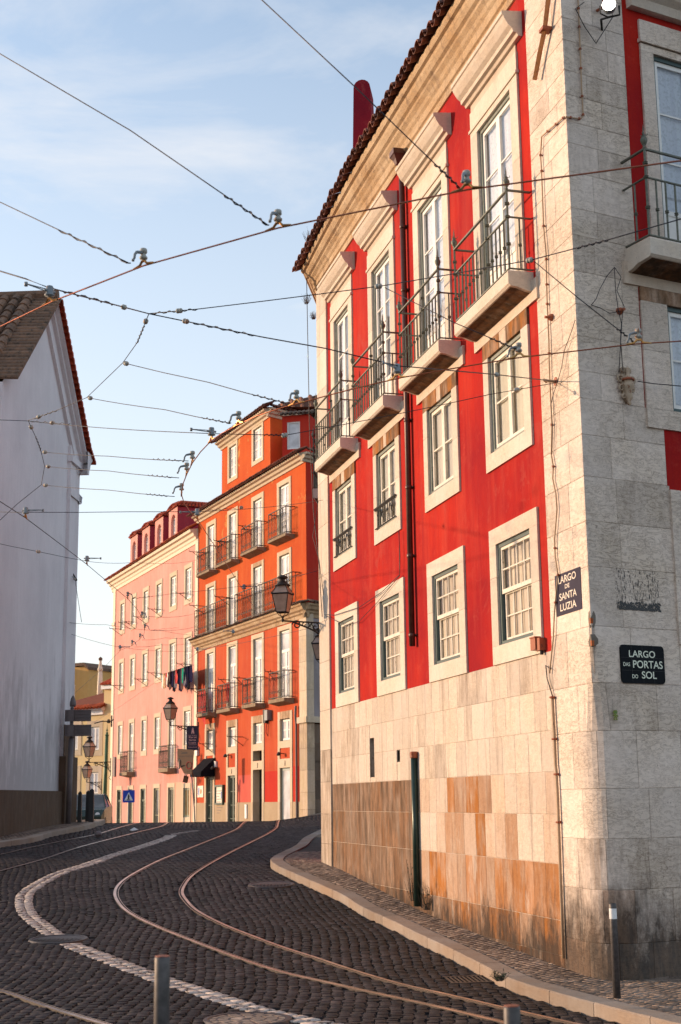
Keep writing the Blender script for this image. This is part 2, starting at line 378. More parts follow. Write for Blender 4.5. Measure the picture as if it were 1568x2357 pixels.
M['farpane_dark'] = plain('far_dark_pane', (.10, .10, .10), .1, 0, .4, 2)
M['doorgreen'] = plain('green_door_paint', (.02, .055, .04), .4, 0, .3, 3)
M['doorglass'] = plain('door_glass', (.03, .04, .035), .1, 0, .5, 5)
M['paledoor'] = plain('pale_door', (.42, .47, .44), .25, 0, .15, 3)
M['olivedoor'] = plain('olive_shutter', (.15, .17, .10), .5, 0, .3, 4)
M['ochre'] = plain('ochre_blind', (.35, .17, .04), .6, 0, .3, 5)
M['black'] = plain('black_paint', (.012, .012, .014), .45, 0, .3, 10)
M['navy'] = plain('navy_sign', (.012, .01, .04), .5, 0, .1)
M['awn'] = plain('awning_canvas', (.012, .012, .017), 1.0, 0, .3, 4); M['awn'].node_tree.nodes['Principled BSDF'].inputs['Specular IOR Level'].default_value = .05
M['letter'] = plain('pale_lettering', (.72, .76, .62), .4, 0, .04)
M['letterpink'] = plain('pink_lettering', (.75, .45, .42), .5, 0, .04)
M['paintwhite'] = chipped('painted_letter', (.78, .70, .60), (.10, .08, .12), .66)
M['paintblack'] = chipped('painted_panel', (.035, .028, .055), (.26, .2, .19), .70, .9)
_g = plain('glazed_black_tile', (.004, .006, .009), .55, 0, .3, 5); _g.node_tree.nodes['Principled BSDF'].inputs['Specular IOR Level'].default_value = .1
M['tileblack'] = _g
M['tile_unused'] = plain('glazed_black_tile', (.004, .006, .009), .55, 0, .3, 5)
M['grout'] = plain('grout', (.05, .05, .05), .8)
M['signgrey'] = plain('grey_sign_back', (.13, .11, .11), .55, .3, .15, 4)
M['brownsign'] = plain('brown_sign', (.15, .08, .045), .8, 0, .1)
M['blue'] = plain('sign_blue', (.01, .06, .45), .35, 0, .08)
M['signwhite'] = plain('sign_white', (.8, .8, .8), .4, 0, .03)
M['signred'] = plain('sign_red', (.55, .03, .03), .4, 0, .1)
M['polegreen'] = plain('green_pole_paint', (.05, .12, .05), .5, .1, .3, 6)
M['steel'] = plain('bollard_steel', (.085, .078, .078), .5, .4, .3, 25)
M['bollardwhite'] = plain('reflective_band', (.75, .75, .75), .4)
M['rail'] = plain('rail_steel', (.50, .36, .31), .30, .9, .4, 3)
M['railside'] = plain('rail_groove', (.03, .022, .02), .6, .5)
M['lampglass'] = plain('frosted_lamp_glass', (.36, .26, .20), .25, 0, .2, 8)
M['lamp_lit'] = plain('floodlight_lens', (1.0, .93, .8), .3, 0, 0, 1, emit=12)
M['kerb'] = stone('kerb_limestone', (.33, .275, .23), warm=(.30, .21, .145), vein=.3, drip=.35)
M['brick'] = plain('exposed_brick', (.36, .10, .03), .9, 0, .3, 20, bmp=.4)
M['leaf'] = plain('weed_leaves', (.045, .06, .025), .8, 0, .4, 20)
M['twig'] = plain('dry_twigs', (.10, .075, .055), .9, 0, .3, 20)
M['mosaic_g'] = plain('green_mosaic', (.20, .26, .03), .4, 0, .2, 60)
M['mosaic_e'] = plain('mosaic_eyes', (.03, .22, .06), .4)
M['paper'] = plain('paper', (.75, .70, .60), .7)
M['cloth_red'] = plain('red_cloth', (.55, .03, .03), .9, 0, .2)
M['carpaint'] = plain('dark_green_car', (.03, .05, .04), .25, .3, .1)
M['chalk'] = plain('sett_white_paint', (.62, .55, .50), .75, 0, .1, 20)
def sett_mat(name, c0, c1, white=None, rough=.6):
    m, t, b = nodes(name); T = tintattr(t); n = noise(t, 55, 4, .6)
    c = mixc(t, ramp(t, n, .3, .7), c0, c1); c = mixc(t, ramp(t, noise(t, .9, 5, .6), .38, .62, 0, .7), c, tuple(v*.45 for v in c0)); c = mixc(t, ramp(t, noise(t, 2.3, 5, .7), .55, .7, 0, .6), c, tuple(v*1.7 for v in c0))
    c = mixc(t, 1.0, c, T[0], 'MULTIPLY')
    if white:
        k = mth(t, 'MULTIPLY', T[1], ramp(t, noise(t, 14, 5, .7), .38, .50), True); c = mixc(t, k, c, white)
    t.links.new(c, b.inputs['Base Color']); b.inputs['Roughness'].default_value = rough; b.inputs['Specular IOR Level'].default_value = .22; bump(t, b, n, .5, .004); return m
M['sett'] = sett_mat('basalt_setts', (.028, .021, .021), (.0135, .0105, .0115), (.54, .46, .41))
M['calc'] = sett_mat('limestone_setts', (.27, .20, .155), (.18, .135, .105), rough=.7)
M['joint'] = plain('sett_joints', (.016, .012, .012), .95, 0, .3, 5)
M['jointp'] = plain('pavement_joints', (.05, .04, .032), .95, 0, .3, 5)
M['iron_cover'] = plain('cast_iron_cover', (.05, .042, .042), .45, .6, .2, 20)
M['earth'] = plain('far_ground', (.08, .07, .06), .95, 0, .3, .5)

# ================================================================== ground
def px3(l): return [(.5*x, 1837.5+.5*y) for x, y in l]
def px4(l): return [(784+.5*x, 1837.5+.5*y) for x, y in l]
def smooth_poly(P, step=.12):
    # Catmull-Rom resample in XY
    P = [Vector((p[0], p[1])) for p in P]; out_ = []
    for i in range(len(P)-1):
        a = P[max(i-1, 0)]; b = P[i]; c = P[i+1]; d = P[min(i+2, len(P)-1)]
        n = max(1, int((c-b).length/step))
        for k in range(n):
            t = k/n; out_.append(.5*((2*b)+(c-a)*t+(2*a-5*b+4*c-d)*t*t+(3*b-a-3*c+d)*t**3))
    out_.append(P[-1]); return out_
def gpts(l, h=0.0): return [ground(x, y, h) for x, y in l]
kerbR = smooth_poly(gpts([(752, 1905), (740, 1908), (700, 1927), (680, 1945), (650, 1960), (630, 1970), (622.5, 1979), (632, 1988), (650, 1998), (700, 2020), (784, 2057), (824, 2082), (894, 2115), (959, 2147), (1034, 2182), (1104, 2217), (1174, 2252), (1264, 2280), (1404, 2317), (1568, 2357), (1900, 2425)], .12), .15)
kerbL = smooth_poly([ground(x, y, .12) for x, y in [(-500, 2012), (-250, 1975), (0, 1938), (75, 1927), (125, 1913), (190, 1901), (220, 1893)]]+[Vector((-7.35, 44.2, 0)), Vector((-8.3, 46.5, 0))], .15)
kerbR = [Vector((.25, 34))]+kerbR
polyR = [(p.x, p.y) for p in kerbR]+[(14, 8), (14, 34)]
polyL = [(p.x, p.y) for p in kerbL]+[(-40, 48), (-40, 20)]
def inpoly_np(X, Y, poly):
    ins = np.zeros(X.shape, bool); n = len(poly)
    for i in range(n):
        x1, y1 = poly[i]; x2, y2 = poly[(i+1) % n]
        if y1 == y2: continue
        c = ((y1 > Y) != (y2 > Y)) & (X < (x2-x1)*(Y-y1)/(y2-y1)+x1); ins ^= c
    return ins
rails_px = {
 'A': px3([(1118, 118), (1095, 140), (1040, 165), (940, 205), (840, 245), (740, 285), (650, 330), (580, 372), (545, 405), (533, 435), (540, 465), (570, 505), (620, 540), (700, 580), (820, 630), (950, 680), (1100, 735), (1300, 800), (1568, 862)])+px4([(400, 950), (740, 1030), (1000, 1092)]),
 'B': px3([(1278, 120), (1270, 138), (1230, 165), (1150, 205), (1060, 250), (960, 305), (885, 355), (848, 400), (836, 435), (855, 470), (900, 515), (990, 565), (1120, 620), (1280, 680), (1450, 735), (1568, 775)])+px4([(250, 850), (500, 908), (745, 965), (1100, 1045), (1400, 1110)]),
 'C': px3([(617, 112), (570, 130), (450, 165), (300, 195), (150, 225), (0, 260), (-300, 330)]),
 'D': px3([(772, 113), (740, 130), (620, 160), (500, 190), (350, 230), (200, 280), (0, 335), (-300, 420)]),
 'E': px3([(-400, 770), (0, 885), (150, 935), (300, 985), (480, 1039), (800, 1130)])}
rails = {k: smooth_poly(gpts(v), .15) for k, v in rails_px.items()}
# carry the rails on over the crest
for k, (dx, dy) in {'A': (1.5, 3.5), 'B': (1.5, 3.5), 'C': (-.5, 3.5), 'D': (-.5, 3.5)}.items():
    p = rails[k][0]; q = rails[k][3]; d = (p-q).normalized(); rails[k] = [p+d*(6-.5*i) for i in range(12)]+rails[k]
line_c = smooth_poly(gpts(px3([(790, 168), (760, 185), (650, 222), (520, 262), (400, 305), (280, 342), (185, 390), (125, 432), (110, 475), (128, 530), (200, 590), (270, 640), (350, 682), (480, 732), (620, 787), (760, 838), (900, 882), (1050, 930), (1200, 975), (1400, 1020), (1600, 1062)])), .1)
line_old = smooth_poly(gpts(px3([(900, 148), (860, 155), (820, 162), (790, 168)])), .1)
def dist_np(X, Y, pl):
    P_ = np.array([(p[0], p[1]) for p in pl]); D = np.full(X.shape, 1e9)
    for i in range(len(P_)-1):
        a = P_[i]; d = P_[i+1]-a; l2 = (d**2).sum()+1e-12
        t = np.clip(((X-a[0])*d[0]+(Y-a[1])*d[1])/l2, 0, 1)
        D = np.minimum(D, (X-a[0]-t*d[0])**2+(Y-a[1]-t*d[1])**2)
    return np.sqrt(D)
Gtab = np.array(_tab)
def Gnp(X, Y):
    z = np.interp(np.clip(Y, 0, 400), np.arange(len(Gtab))*0.1, Gtab)
    m = (Y > 41) & (Y < 75); z = z+np.where(m, .2*np.clip(X+2.3, 0, 3)*np.minimum(1, (Y-41)/8.0), 0)
    return z
def np_mesh(name, verts, quads, tint, mat):
    me = bpy.data.meshes.new(name); nv = len(verts); nf = len(quads)
    me.vertices.add(nv); me.vertices.foreach_set('co', verts.astype(np.float32).ravel())
    me.loops.add(nf*4); me.loops.foreach_set('vertex_index', quads.astype(np.int32).ravel())
    me.polygons.add(nf); me.polygons.foreach_set('loop_start', np.arange(0, nf*4, 4, dtype=np.int32))
    me.update(calc_edges=True); me.validate()
    a = me.attributes.new('tint', 'FLOAT_COLOR', 'FACE'); a.data.foreach_set('color', tint.astype(np.float32).ravel())
    me.materials.append(mat); o = bpy.data.objects.new(name, me); S.collection.objects.link(o); return o
rng = np.random.default_rng(5)
def setts(CXs, CYs, ANG, hw, hl, top, depth, tr, white):
    """CX,CY centres, ANG direction, half sizes -> chamfered stones"""
    n = len(CXs); c = np.cos(ANG); s = np.sin(ANG); V = np.zeros((n, 8, 3)); k = 0
    for lev, sh, dz in ((0, 1.0, -depth), (1, .92, 0)):
        for sx, sy in ((-1, -1), (1, -1), (1, 1), (-1, 1)):
            jx = hw*sx*sh*(1+rng.uniform(-.16, .12, n)); jy = hl*sy*sh*(1+rng.uniform(-.12, .1, n))
            x = CXs+jx*c-jy*s; y = CYs+jx*s+jy*c
            V[:, k, 0] = x; V[:, k, 1] = y; V[:, k, 2] = Gnp(x, y)+top+dz+(rng.uniform(-.0022, .0022, n) if lev else 0); k += 1
    V[:, 4:, 2] += rng.uniform(-.002, .002, n)[:, None]
    base = (np.arange(n)*8)[:, None, None]
    q = np.array([[4, 5, 6, 7], [0, 1, 5, 4], [1, 2, 6, 5], [2, 3, 7, 6], [3, 0, 4, 7]])[None]+base
    T_ = np.ones((n, 5, 4)); T_[:, :, 0] = tr[:, None]; T_[:, :, 1] = white[:, None]; T_[:, :, 2] = 0
    return V.reshape(-1, 3), q.reshape(-1, 4), T_.reshape(-1, 4)
def grid_centres(x0, x1, y0, y1, w_, l_, warp):
    cols = np.arange(x0, x1, w_); A = []
    for i, cx in enumerate(cols):
        ys = np.arange(y0+(rng.uniform(0, l_)), y1, l_); ys = ys+rng.uniform(-.012, .012, len(ys))
        A.append(np.stack([np.full(len(ys), cx)+rng.uniform(-.006, .006, len(ys)), ys], 1))
    P_ = np.concatenate(A); X, Y = warp(P_[:, 0], P_[:, 1]); return X, Y
def warpR(X, Y): return X+.9*np.sin((Y-12)*.16)-.35*(Y-12)*.35, Y+.12*np.sin(X*.9)
X, Y = grid_centres(-13, 16, 9.5, 46.2, .122, .098, warpR)
X = X+.05*np.sin(Y*1.3+X*.7)+rng.uniform(-.016, .016, len(X)); Y = Y+rng.uniform(-.006, .006, len(X))
keep = (X > -14) & (X < 6)
X, Y = X[keep], Y[keep]
view = np.abs(X/Y) < .30+.0*Y; X, Y = X[view], Y[view]
inR = inpoly_np(X, Y, polyR); inL = inpoly_np(X, Y, polyL)
dR = dist_np(X, Y, [(p.x, p.y) for p in kerbR]); dL = dist_np(X, Y, [(p.x, p.y) for p in kerbL])
ok = ~inR & ~inL & (dR > .05) & (dL > .05)
for k in rails: ok &= dist_np(X, Y, rails[k]) > .075
ok &= dist_np(X, Y, line_c) > .165
covers = [('A', ground(135, 2162), .40), ('B', ground(625, 2036), .40), ('C', ground(570, 2347), .42)]
for _, c, r_ in covers: ok &= ((X-c.x)**2+(Y-c.y)**2) > (r_+.04)**2
gr = ground(1084, 2254)
ok &= ~((np.abs(X-gr.x) < .30) & (np.abs(Y-gr.y) < .26))
Xr, Yr = X[ok], Y[ok]
dxw = .9*.16*np.cos((Yr-12)*.16)-.1225
ang = -np.arctan(dxw)
far = Yr > 36
wh = (dist_np(Xr, Yr, line_old) < .13)*rng.uniform(.2, .8, len(Xr))
V1, Q1, T1_ = setts(Xr, Yr, ang, .0575, .0465, .0, .014, rng.uniform(.4, 1.7, len(Xr))*(1+.35*np.sin(Xr*1.7+np.sin(Yr*.9)*2)*np.sin(Yr*1.3)), wh)
# painted line: two rows of white setts following the curve
LX, LY, LA = [], [], []
for off in (-.075, .075):
    acc = 0
    for i in range(1, len(line_c)-1):
        d = (line_c[i+1]-line_c[i-1]); d.normalize(); acc += (line_c[i]-line_c[i-1]).length
        if acc > .15:
            acc = 0; p = line_c[i]+Vector((-d.y, d.x))*off
            LX.append(p.x); LY.append(p.y); LA.append(math.atan2(d.y, d.x)-pi/2)
LX, LY, LA = map(np.array, (LX, LY, LA)); k_ = np.ones(len(LX), bool)
for _, c, r_ in covers: k_ &= ((LX-c.x)**2+(LY-c.y)**2) > (r_+.04)**2
LX, LY, LA = LX[k_], LY[k_], LA[k_]
V2, Q2, T2_ = setts(LX, LY, LA, .072, .0745, .003, .014, rng.uniform(.9, 1.1, len(LX)), rng.uniform(.8, 1.0, len(LX)))
V3 = np.concatenate([V1, V2]); Q3 = np.concatenate([Q1, Q2+len(V1)]); T3_ = np.concatenate([T1_, T2_])
o = np_mesh('road_setts', V3, Q3, T3_, M['sett']); tag(o, kind='structure')
# sheets under the setts: one terrain sheet reaching the horizon
def sheet(name, xs, ys, dz, mat, keepf=None):
    mb = MB(); nx = len(xs)
    vs = [(x, y, G(x, y)+dz) for y in ys for x in xs]
    fs = []
    for j in range(len(ys)-1):
        for i in range(nx-1):
            fs.append((j*nx+i, j*nx+i+1, (j+1)*nx+i+1, (j+1)*nx+i))
    mb.add(vs, fs); return tag(mb.build(name, mat, None, True), kind='structure')
sheet('ground', [-900, -300, -100, -40, -20, -14, -10, -7, -5, -3.5, -2.3, -1.5, -.5, .7, 2, 4, 7, 12, 20, 40, 100, 300, 900],
      [-300, -50, 0]+[i*.7 for i in range(1, 110)]+[80, 90, 110, 150, 250, 400, 900, 2500], -.02, M['joint'])
# pavements: joint slab + limestone setts
def slab(name, X0, X1, Y0, Y1, poly, h, step=.25):
    mb = MB(); xs = np.arange(X0, X1+step, step); ys = np.arange(Y0, Y1+step, step)
    gx, gy = np.meshgrid(xs, ys); ins = inpoly_np(gx, gy, poly)
    for j in range(len(ys)-1):
        for i in range(len(xs)-1):
            if ins[j, i] and ins[j+1, i] and ins[j, i+1] and ins[j+1, i+1]:
                mb.quad(*[(x, y, G(x, y)+h) for x, y in ((xs[i], ys[j]), (xs[i+1], ys[j]), (xs[i+1], ys[j+1]), (xs[i], ys[j+1]))])
    return tag(mb.build(name, M['jointp']), kind='structure')
slab('pavement_right', -2, 9, 10, 34, polyR, .092)
slab('pavement_left', -20, -6, 28, 48, polyL, .092)
def calcada(name, x0, x1, y0, y1, poly, kerb, w_, l_, angw):
    X, Y = grid_centres(x0-6, x1+6, y0-4, y1+4, w_, l_, lambda a, b: (a, b))
    ca, sa = cos(angw), sin(angw); mx_, my_ = (x0+x1)/2, (y0+y1)/2
    X, Y = mx_+(X-mx_)*ca-(Y-my_)*sa, my_+(X-mx_)*sa+(Y-my_)*ca
    k = inpoly_np(X, Y, poly) & (X > x0) & (X < x1) & (Y > y0) & (Y < y1); X, Y = X[k], Y[k]
    k = dist_np(X, Y, kerb) > .27; X, Y = X[k], Y[k]
    V, Q, T_ = setts(X, Y, np.full(len(X), angw), w_*.475, l_*.475, .112, .013, rng.uniform(.6, 1.35, len(X)), np.zeros(len(X)))
    return tag(np_mesh(name, V, Q, T_, M['calc']), kind='structure')
calcada('pavement_right_setts', -1.6, 5.2, 10.5, 30, polyR, [(p.x, p.y) for p in kerbR], .10, .082, .5)
calcada('pavement_left_setts', -12, -6.6, 28.5, 46, polyL, [(p.x, p.y) for p in kerbL], .10, .11, .3)
def kerb(name, line, side, wid=.25, blk=.95, h=.12):
    mb = MB(); pl = line; i = 0; n = len(pl)
    while i < n-1:
        acc = 0; j = i; L_ = blk*ru(.8, 1.2)
        while j < n-1 and acc < L_: acc += (pl[j+1]-pl[j]).length; j += 1
        t = ru(.85, 1.15); seg = list(range(i, j+1)); pts = []
        for q, a in enumerate(seg):
            d = (pl[min(a+1, n-1)]-pl[max(a-1, 0)]).normalized(); nr = Vector((-d.y, d.x))*side
            p = pl[a]
            if q == 0: p = p+d*.006
            if q == len(seg)-1: p = p-d*.006
            zt = G(p.x, p.y)+h; z0 = zt-h-.06
            a0 = p; a1 = p+nr*.012; a2 = p+nr*wid; jj = ru(-.002, .002)
            pts.append([(a0.x, a0.y, z0), (a0.x, a0.y, zt-.014), (a1.x, a1.y, zt+jj), (a2.x, a2.y, zt), (a2.x, a2.y, z0)])
        V = [p for r_ in pts for p in r_]; fs = []
        for r_ in range(len(pts)-1):
            for c in range(4): fs.append((r_*5+c, (r_+1)*5+c, (r_+1)*5+c+1, r_*5+c+1))
        fs += [(0, 1, 2, 3, 4), tuple(reversed(range((len(pts)-1)*5, len(pts)*5)))]
        mb.add(V, fs, (t, 0, 0)); i = j
    return tag(mb.build(name, M['kerb']), kind='structure')
kerb('kerb_right', kerbR[1:], 1); kerb('kerb_left', kerbL, 1)
# the far kerb and pavement in front of the orange building
fk = [atY(x, y, 50) for x, y in ((600, 1896), (635, 1893), (660, 1888), (685, 1882), (714, 1876), (742, 1870), (800, 1858))]
mb = MB()
for a, b in zip(fk, fk[1:]):
    mb.quad(a, b, (b.x, 49.98, b.z-.14), (a.x, 49.98, a.z-.14)); 
    mb.quad(a, b, (b.x+.6, 62, b.z+.02), (a.x+.6, 62, a.z+.02)); mb.quad((a.x, 49.97, a.z-.14), (b.x, 49.97, b.z-.14), (b.x, 44, G(b.x, 44)+.0), (a.x, 44, G(a.x, 44)))
tag(mb.build('pavement_far', M['kerb']), kind='structure')
# rails
def rail_mb(pl):
    mb = MB(); n = len(pl); prof = [(-.038, .008, 0), (.010, .008, 0), (.010, -.012, 1), (.038, -.012, 1), (.038, .006, 0), (.047, .006, 0)]
    R_ = []
    for i in range(n):
        d = (pl[min(i+1, n-1)]-pl[max(i-1, 0)]).normalized(); nr = Vector((-d.y, d.x))
        R_.append([(pl[i].x+nr.x*o_, pl[i].y+nr.y*o_, G(pl[i].x, pl[i].y)+h) for o_, h, m in prof])
    for i in range(n-1):
        for j in range(5):
            mb.quad(R_[i][j], R_[i+1][j], R_[i+1][j+1], R_[i][j+1], m=1 if j in (1, 2, 3) else 0)
        for a, b in ((0, -1), (5, 1)):
            p, q = R_[i][a], R_[i+1][a]; mb.quad(p, q, (q[0], q[1], q[2]-.03), (p[0], p[1], p[2]-.03), m=1)
    return mb
def spread(pl, s):   # flip so the groove is on the inner side
    return pl if s > 0 else list(reversed(pl))
labels = {'A': ('outer rail of the curving tram track in the middle of the road', 1), 'B': ('inner rail of the curving tram track, nearer the right kerb', -1),
          'C': ('faint outer rail of the left tram track beside the left kerb', 1), 'D': ('right hand rail of the left tram track, next to the white line', -1),
          'E': ('short length of rail crossing the bottom left corner of the road', 1)}
for k in rails:
    o = rail_mb(spread(rails[k], labels[k][1])).build('tram_rail', [M['rail'], M['railside']]); tag(o, labels[k][0], 'tram rail', 'tram rails in the road')
# covers and drain grate
def cover(c, r_, label, inlay):
    mb = MB(); n = 40
    def ringp(rr, z): return [(c.x+rr*cos(2*pi*k/n), c.y+rr*sin(2*pi*k/n), G(c.x+rr*cos(2*pi*k/n), c.y+rr*sin(2*pi*k/n))+z) for k in range(n)]
    a = ringp(r_+.02, -.02); b = ringp(r_, .012); d = ringp(r_-.035, .012); e = ringp(r_-.045, .004)
    V = a+b+d+e; fs = [(i*n+k, i*n+(k+1) % n, (i+1)*n+(k+1) % n, (i+1)*n+k) for i in range(3) for k in range(n)]+[tuple(range(3*n, 4*n))]
    mb.add(V, fs)
    root = thing('manhole_cover', label, 'manhole cover', (c.x, c.y, c.z), 'manhole covers in the road')
    mb.build('lid', M['iron_cover'], root)
    W = Frame(c.x, c.y, 0, 0); mb = MB()
    if inlay:
        for k in range(4):
            for (r0, r1, cnt) in ((.06, .17, 2), (.19, .29, 3), (.31, r_-.06, 4)):
                for q in range(cnt):
                    a0 = pi/2*(k+(q+.08)/cnt)+.3+.05; a1 = pi/2*(k+(q+.9)/cnt)+.3
                    P_ = [(r0, a0), (r0, a1), (r1, a1), (r1, a0)]
                    mb.add([(c.x+rr*cos(aa), c.y+rr*sin(aa), c.z+.009) for rr, aa in P_]+[(c.x+(rr)*cos(aa), c.y+rr*sin(aa), c.z-.01) for rr, aa in P_], [(0, 3, 2, 1), (0, 1, 5, 4), (1, 2, 6, 5), (2, 3, 7, 6), (3, 0, 4, 7)], (1.6, 0, 0))
        mb.build('stone_inlay', M['calc'], root)
    else:
        for i in range(-5, 6):
            for j in range(-5, 6):
                x, y = i*.06, j*.06
                if x*x+y*y < (r_-.07)**2: mb.hexa([(c.x+x+a*.018, c.y+y+b*.018, c.z+.003+h) for h in (0, .005) for a, b in ((-1, -1), (1, -1), (1, 1), (-1, 1))])
        mb.build('stud_pattern', M['iron_cover'], root)
cover(covers[0][1], covers[0][2], 'grey round cover lying across the curving white line', False)
cover(covers[1][1], covers[1][2], 'dark worn round cover in the road near the tip of the right kerb', False)
cover(covers[2][1], covers[2][2], 'round cover inlaid with pale stones at the bottom edge of the road', True)
mb = MB(); W = Frame(gr.x, gr.y, gr.z, 8)
mb.ring(W, -.27, .27, -.001, .0, .03, 0, 0)
mb = MB()
for k in range(11):
    u = -.25+.05*k; p = [W.P(u-.012, -.0, .2), W.P(u+.012, 0, .2), W.P(u+.012, 0, -.2), W.P(u-.012, 0, -.2)]
    mb.hexa([Vector((q.x, q.y, G(q.x, q.y)-.018)) for q in p]+[Vector((q.x, q.y, G(q.x, q.y)+.002)) for q in p])
for o_ in (-.22, .22):
    p = [W.P(-.28, 0, o_+.02), W.P(.28, 0, o_+.02), W.P(.28, 0, o_-.02), W.P(-.28, 0, o_-.02)]
    mb.hexa([Vector((q.x, q.y, G(q.x, q.y)-.018)) for q in p]+[Vector((q.x, q.y, G(q.x, q.y)+.004)) for q in p])
single(mb, 'drain_grate', M['iron_cover'], 'rusty iron drain grate beside the right kerb', 'drain grate')

# ================================================================== building kit
def wall_cells(mb, W, u0, u1, z0, z1, holes, o=0, tint=None, m=0):
    us = sorted({u0, u1, *[h[0] for h in holes], *[h[1] for h in holes]}); zs = sorted({z0, z1, *[h[2] for h in holes], *[h[3] for h in holes]})
    us = [u for u in us if u0 <= u <= u1]; zs = [z for z in zs if z0 <= z <= z1]
    for i in range(len(us)-1):
        for j in range(len(zs)-1):
            cu, cz = (us[i]+us[i+1])/2, (zs[j]+zs[j+1])/2
            if any(h[0] < cu < h[1] and h[2] < cz < h[3] for h in holes): continue
            mb.quad(W.P(us[i], zs[j], o), W.P(us[i+1], zs[j], o), W.P(us[i+1], zs[j+1], o), W.P(us[i], zs[j+1], o), tint, m)
def leaf(mb, W, u0, u1, z0, z1, cols, rows, o, fw=.045, mw=.018, th=.035, wb=None, panel=0):
    mb.ring(W, u0, u1, z0, z1, fw, o-th, o, wb)
    zb = z0+(wb or fw)
    if panel: mb.box(W, u0+fw, u1-fw, zb, z0+panel, o-th, o-.012); mb.box(W, u0+fw, u1-fw, z0+panel, z0+panel+fw, o-th, o-.001); zb = z0+panel+fw
    for i in range(1, cols):
        u = u0+fw+(u1-u0-2*fw)*i/cols; mb.box(W, u-mw/2, u+mw/2, zb, z1-fw, o-th+.003, o-.004)
    for j in range(1, rows):
        z = zb+(z1-fw-zb)*j/rows; mb.box(W, u0+fw, u1-fw, z-mw/2, z+mw/2, o-th+.005, o-.006)
def window(B, W, u0, u1, z0, z1, leaves, fm='frame', sm='sash', cur='cur_cream', rec=.14, sur=(.24, .24, .21, .2), surmat='trim', fw=.05, proud=.03, stain=None, back=True, name='window', panemat='glass', sidelow=None, split=None):
    mb = MB(); mb.ring(W, u0, u1, z0, z1, fw, -rec-.034, -rec+.045)
    win = mb.build(name, M[fm], B)
    if sur:
        l, r_, t, b = sur; s = MB(); g = .004
        sp = ru(.45, .6)
        for (a, c) in ((u0-l, u0), (u1, u1+r_)):
            zm = z0+(z1-z0)*ru(.4, .7)
            s.box(W, a, c, z0-(0), zm-g, -rec-.06, proud, (ru(.88, 1.1), 0, 0)); s.box(W, a, c, zm, z1, -rec-.06, proud, (ru(.88, 1.1), stain[0] if stain else 0, 0))
        if t and not stain: s.box(W, u0-l, u1+r_, z1+g*.5, z1+t, -rec-.06, proud, (ru(.95, 1.08), 0, 0))
        if stain and t:
            mid = (u0+u1)/2; qa, qb = mid-ru(.05, .16), mid+ru(.06, .2)
            s.box(W, u0-l, qa, z1+g*.5, z1+t, -rec-.06, proud, (.8, stain[1], .85)); s.box(W, qb, u1+r_, z1+g*.5, z1+t, -rec-.06, proud, (.72, stain[1], .95)); s.box(W, qa, qb, z1+g*.5, z1+t, -rec-.06, proud, (1, .12, .2))
        if b: s.box(W, u0-l, u1+r_, z0-b, z0-g*.5, -rec-.06, proud+(0 if b < .3 else 0), (ru(.95, 1.08), 0, 0))
        s.build('surround', M[surmat], win)
    lf = MB(); pn = MB()
    for (a, b_, c, d, cols, rows, o_, kw) in leaves:
        A, B_, C_, D_ = u0+fw+(u1-u0-2*fw)*a, u0+fw+(u1-u0-2*fw)*b_, z0+fw+(z1-z0-2*fw)*c, z0+fw+(z1-z0-2*fw)*d
        leaf(lf, W, A, B_, C_, D_, cols, rows, -rec+o_, **kw)
        pn.quad(*[W.P(x, y, -rec+o_-.018) for x, y in ((A+.02, C_+.02), (B_-.02, C_+.02), (B_-.02, D_-.02), (A+.02, D_-.02))])
    lf.build('sash', M[sm], win); pn.build('pane', M[panemat], win)
    if cur:
        c = MB(); o_ = -rec-.036
        n = 14; cu = [u0+.01+(u1-u0-.02)*k/n for k in range(n+1)]
        for k in range(n):
            oa, ob = o_-.007*(k % 2), o_-.007*((k+1) % 2)
            c.quad(W.P(cu[k], z0+.03, oa), W.P(cu[k+1], z0+.03, ob), W.P(cu[k+1], z1-.03, ob), W.P(cu[k], z1-.03, oa))
        c.build('curtain', M[cur], win)
    return win
SASH8 = [(0, 1, .5, 1, 4, 2, .03, dict(fw=.038, mw=.018, wb=.055)), (.02, 1, 0, .52, 4, 2, -.002, dict(fw=.038, mw=.018, th=.028))]
CASE = [(0, .5, 0, 1, 1, 2, .02, dict(fw=.055, mw=.022)), (.5, 1, 0, 1, 1, 2, .02, dict(fw=.055, mw=.022))]
FRENCH = [(0, .5, 0, 1, 1, 3, .02, dict(fw=.06, mw=.022, panel=.5)), (.5, 1, 0, 1, 1, 3, .02, dict(fw=.06, mw=.022, panel=.5))]
def tile_eave(mb, W, us, zf, o_out, r=.085, length=.55, slope=.42, sp=None, T=None):
    """barrel tiles whose ends show along an eave: covers and pans"""
    n = 6; step = us[2]; u = us[0]; k = 0
    while u < us[1]:
        z = zf(u); tt = ru(.65, 1.25); jo = ru(-.02, .02); jz = ru(-.008, .008)
        for kind in (0, 1):
            uc = u+(step/2 if kind else 0); sgn = 1 if not kind else -1; rr = r*(1 if not kind else .92)
            V = []
            for e, (o_, zz) in enumerate(((o_out+jo-(0 if not kind else .03), 0), (o_out+jo-length, length*slope))):
                R2 = rr*(1 if e == 0 else .85)
                for th in (1, .80):
                    for q in range(n+1):
                        a = pi*q/n; V.append(W.P(uc+R2*th*cos(a), z+zz+jz+sgn*R2*th*sin(a)*.85+(.02 if not kind else .03), o_))
            m_ = n+1; fs = []
            for q in range(n):
                fs.append((q, q+1, 2*m_+q+1, 2*m_+q)); fs.append((m_+q, 3*m_+q, 3*m_+q+1, m_+q+1)); fs.append((q, m_+q, m_+q+1, q+1))
            mb.add(V, fs, (tt*(1 if not kind else .7), 0, 0))
        u += step*ru(.96, 1.04)
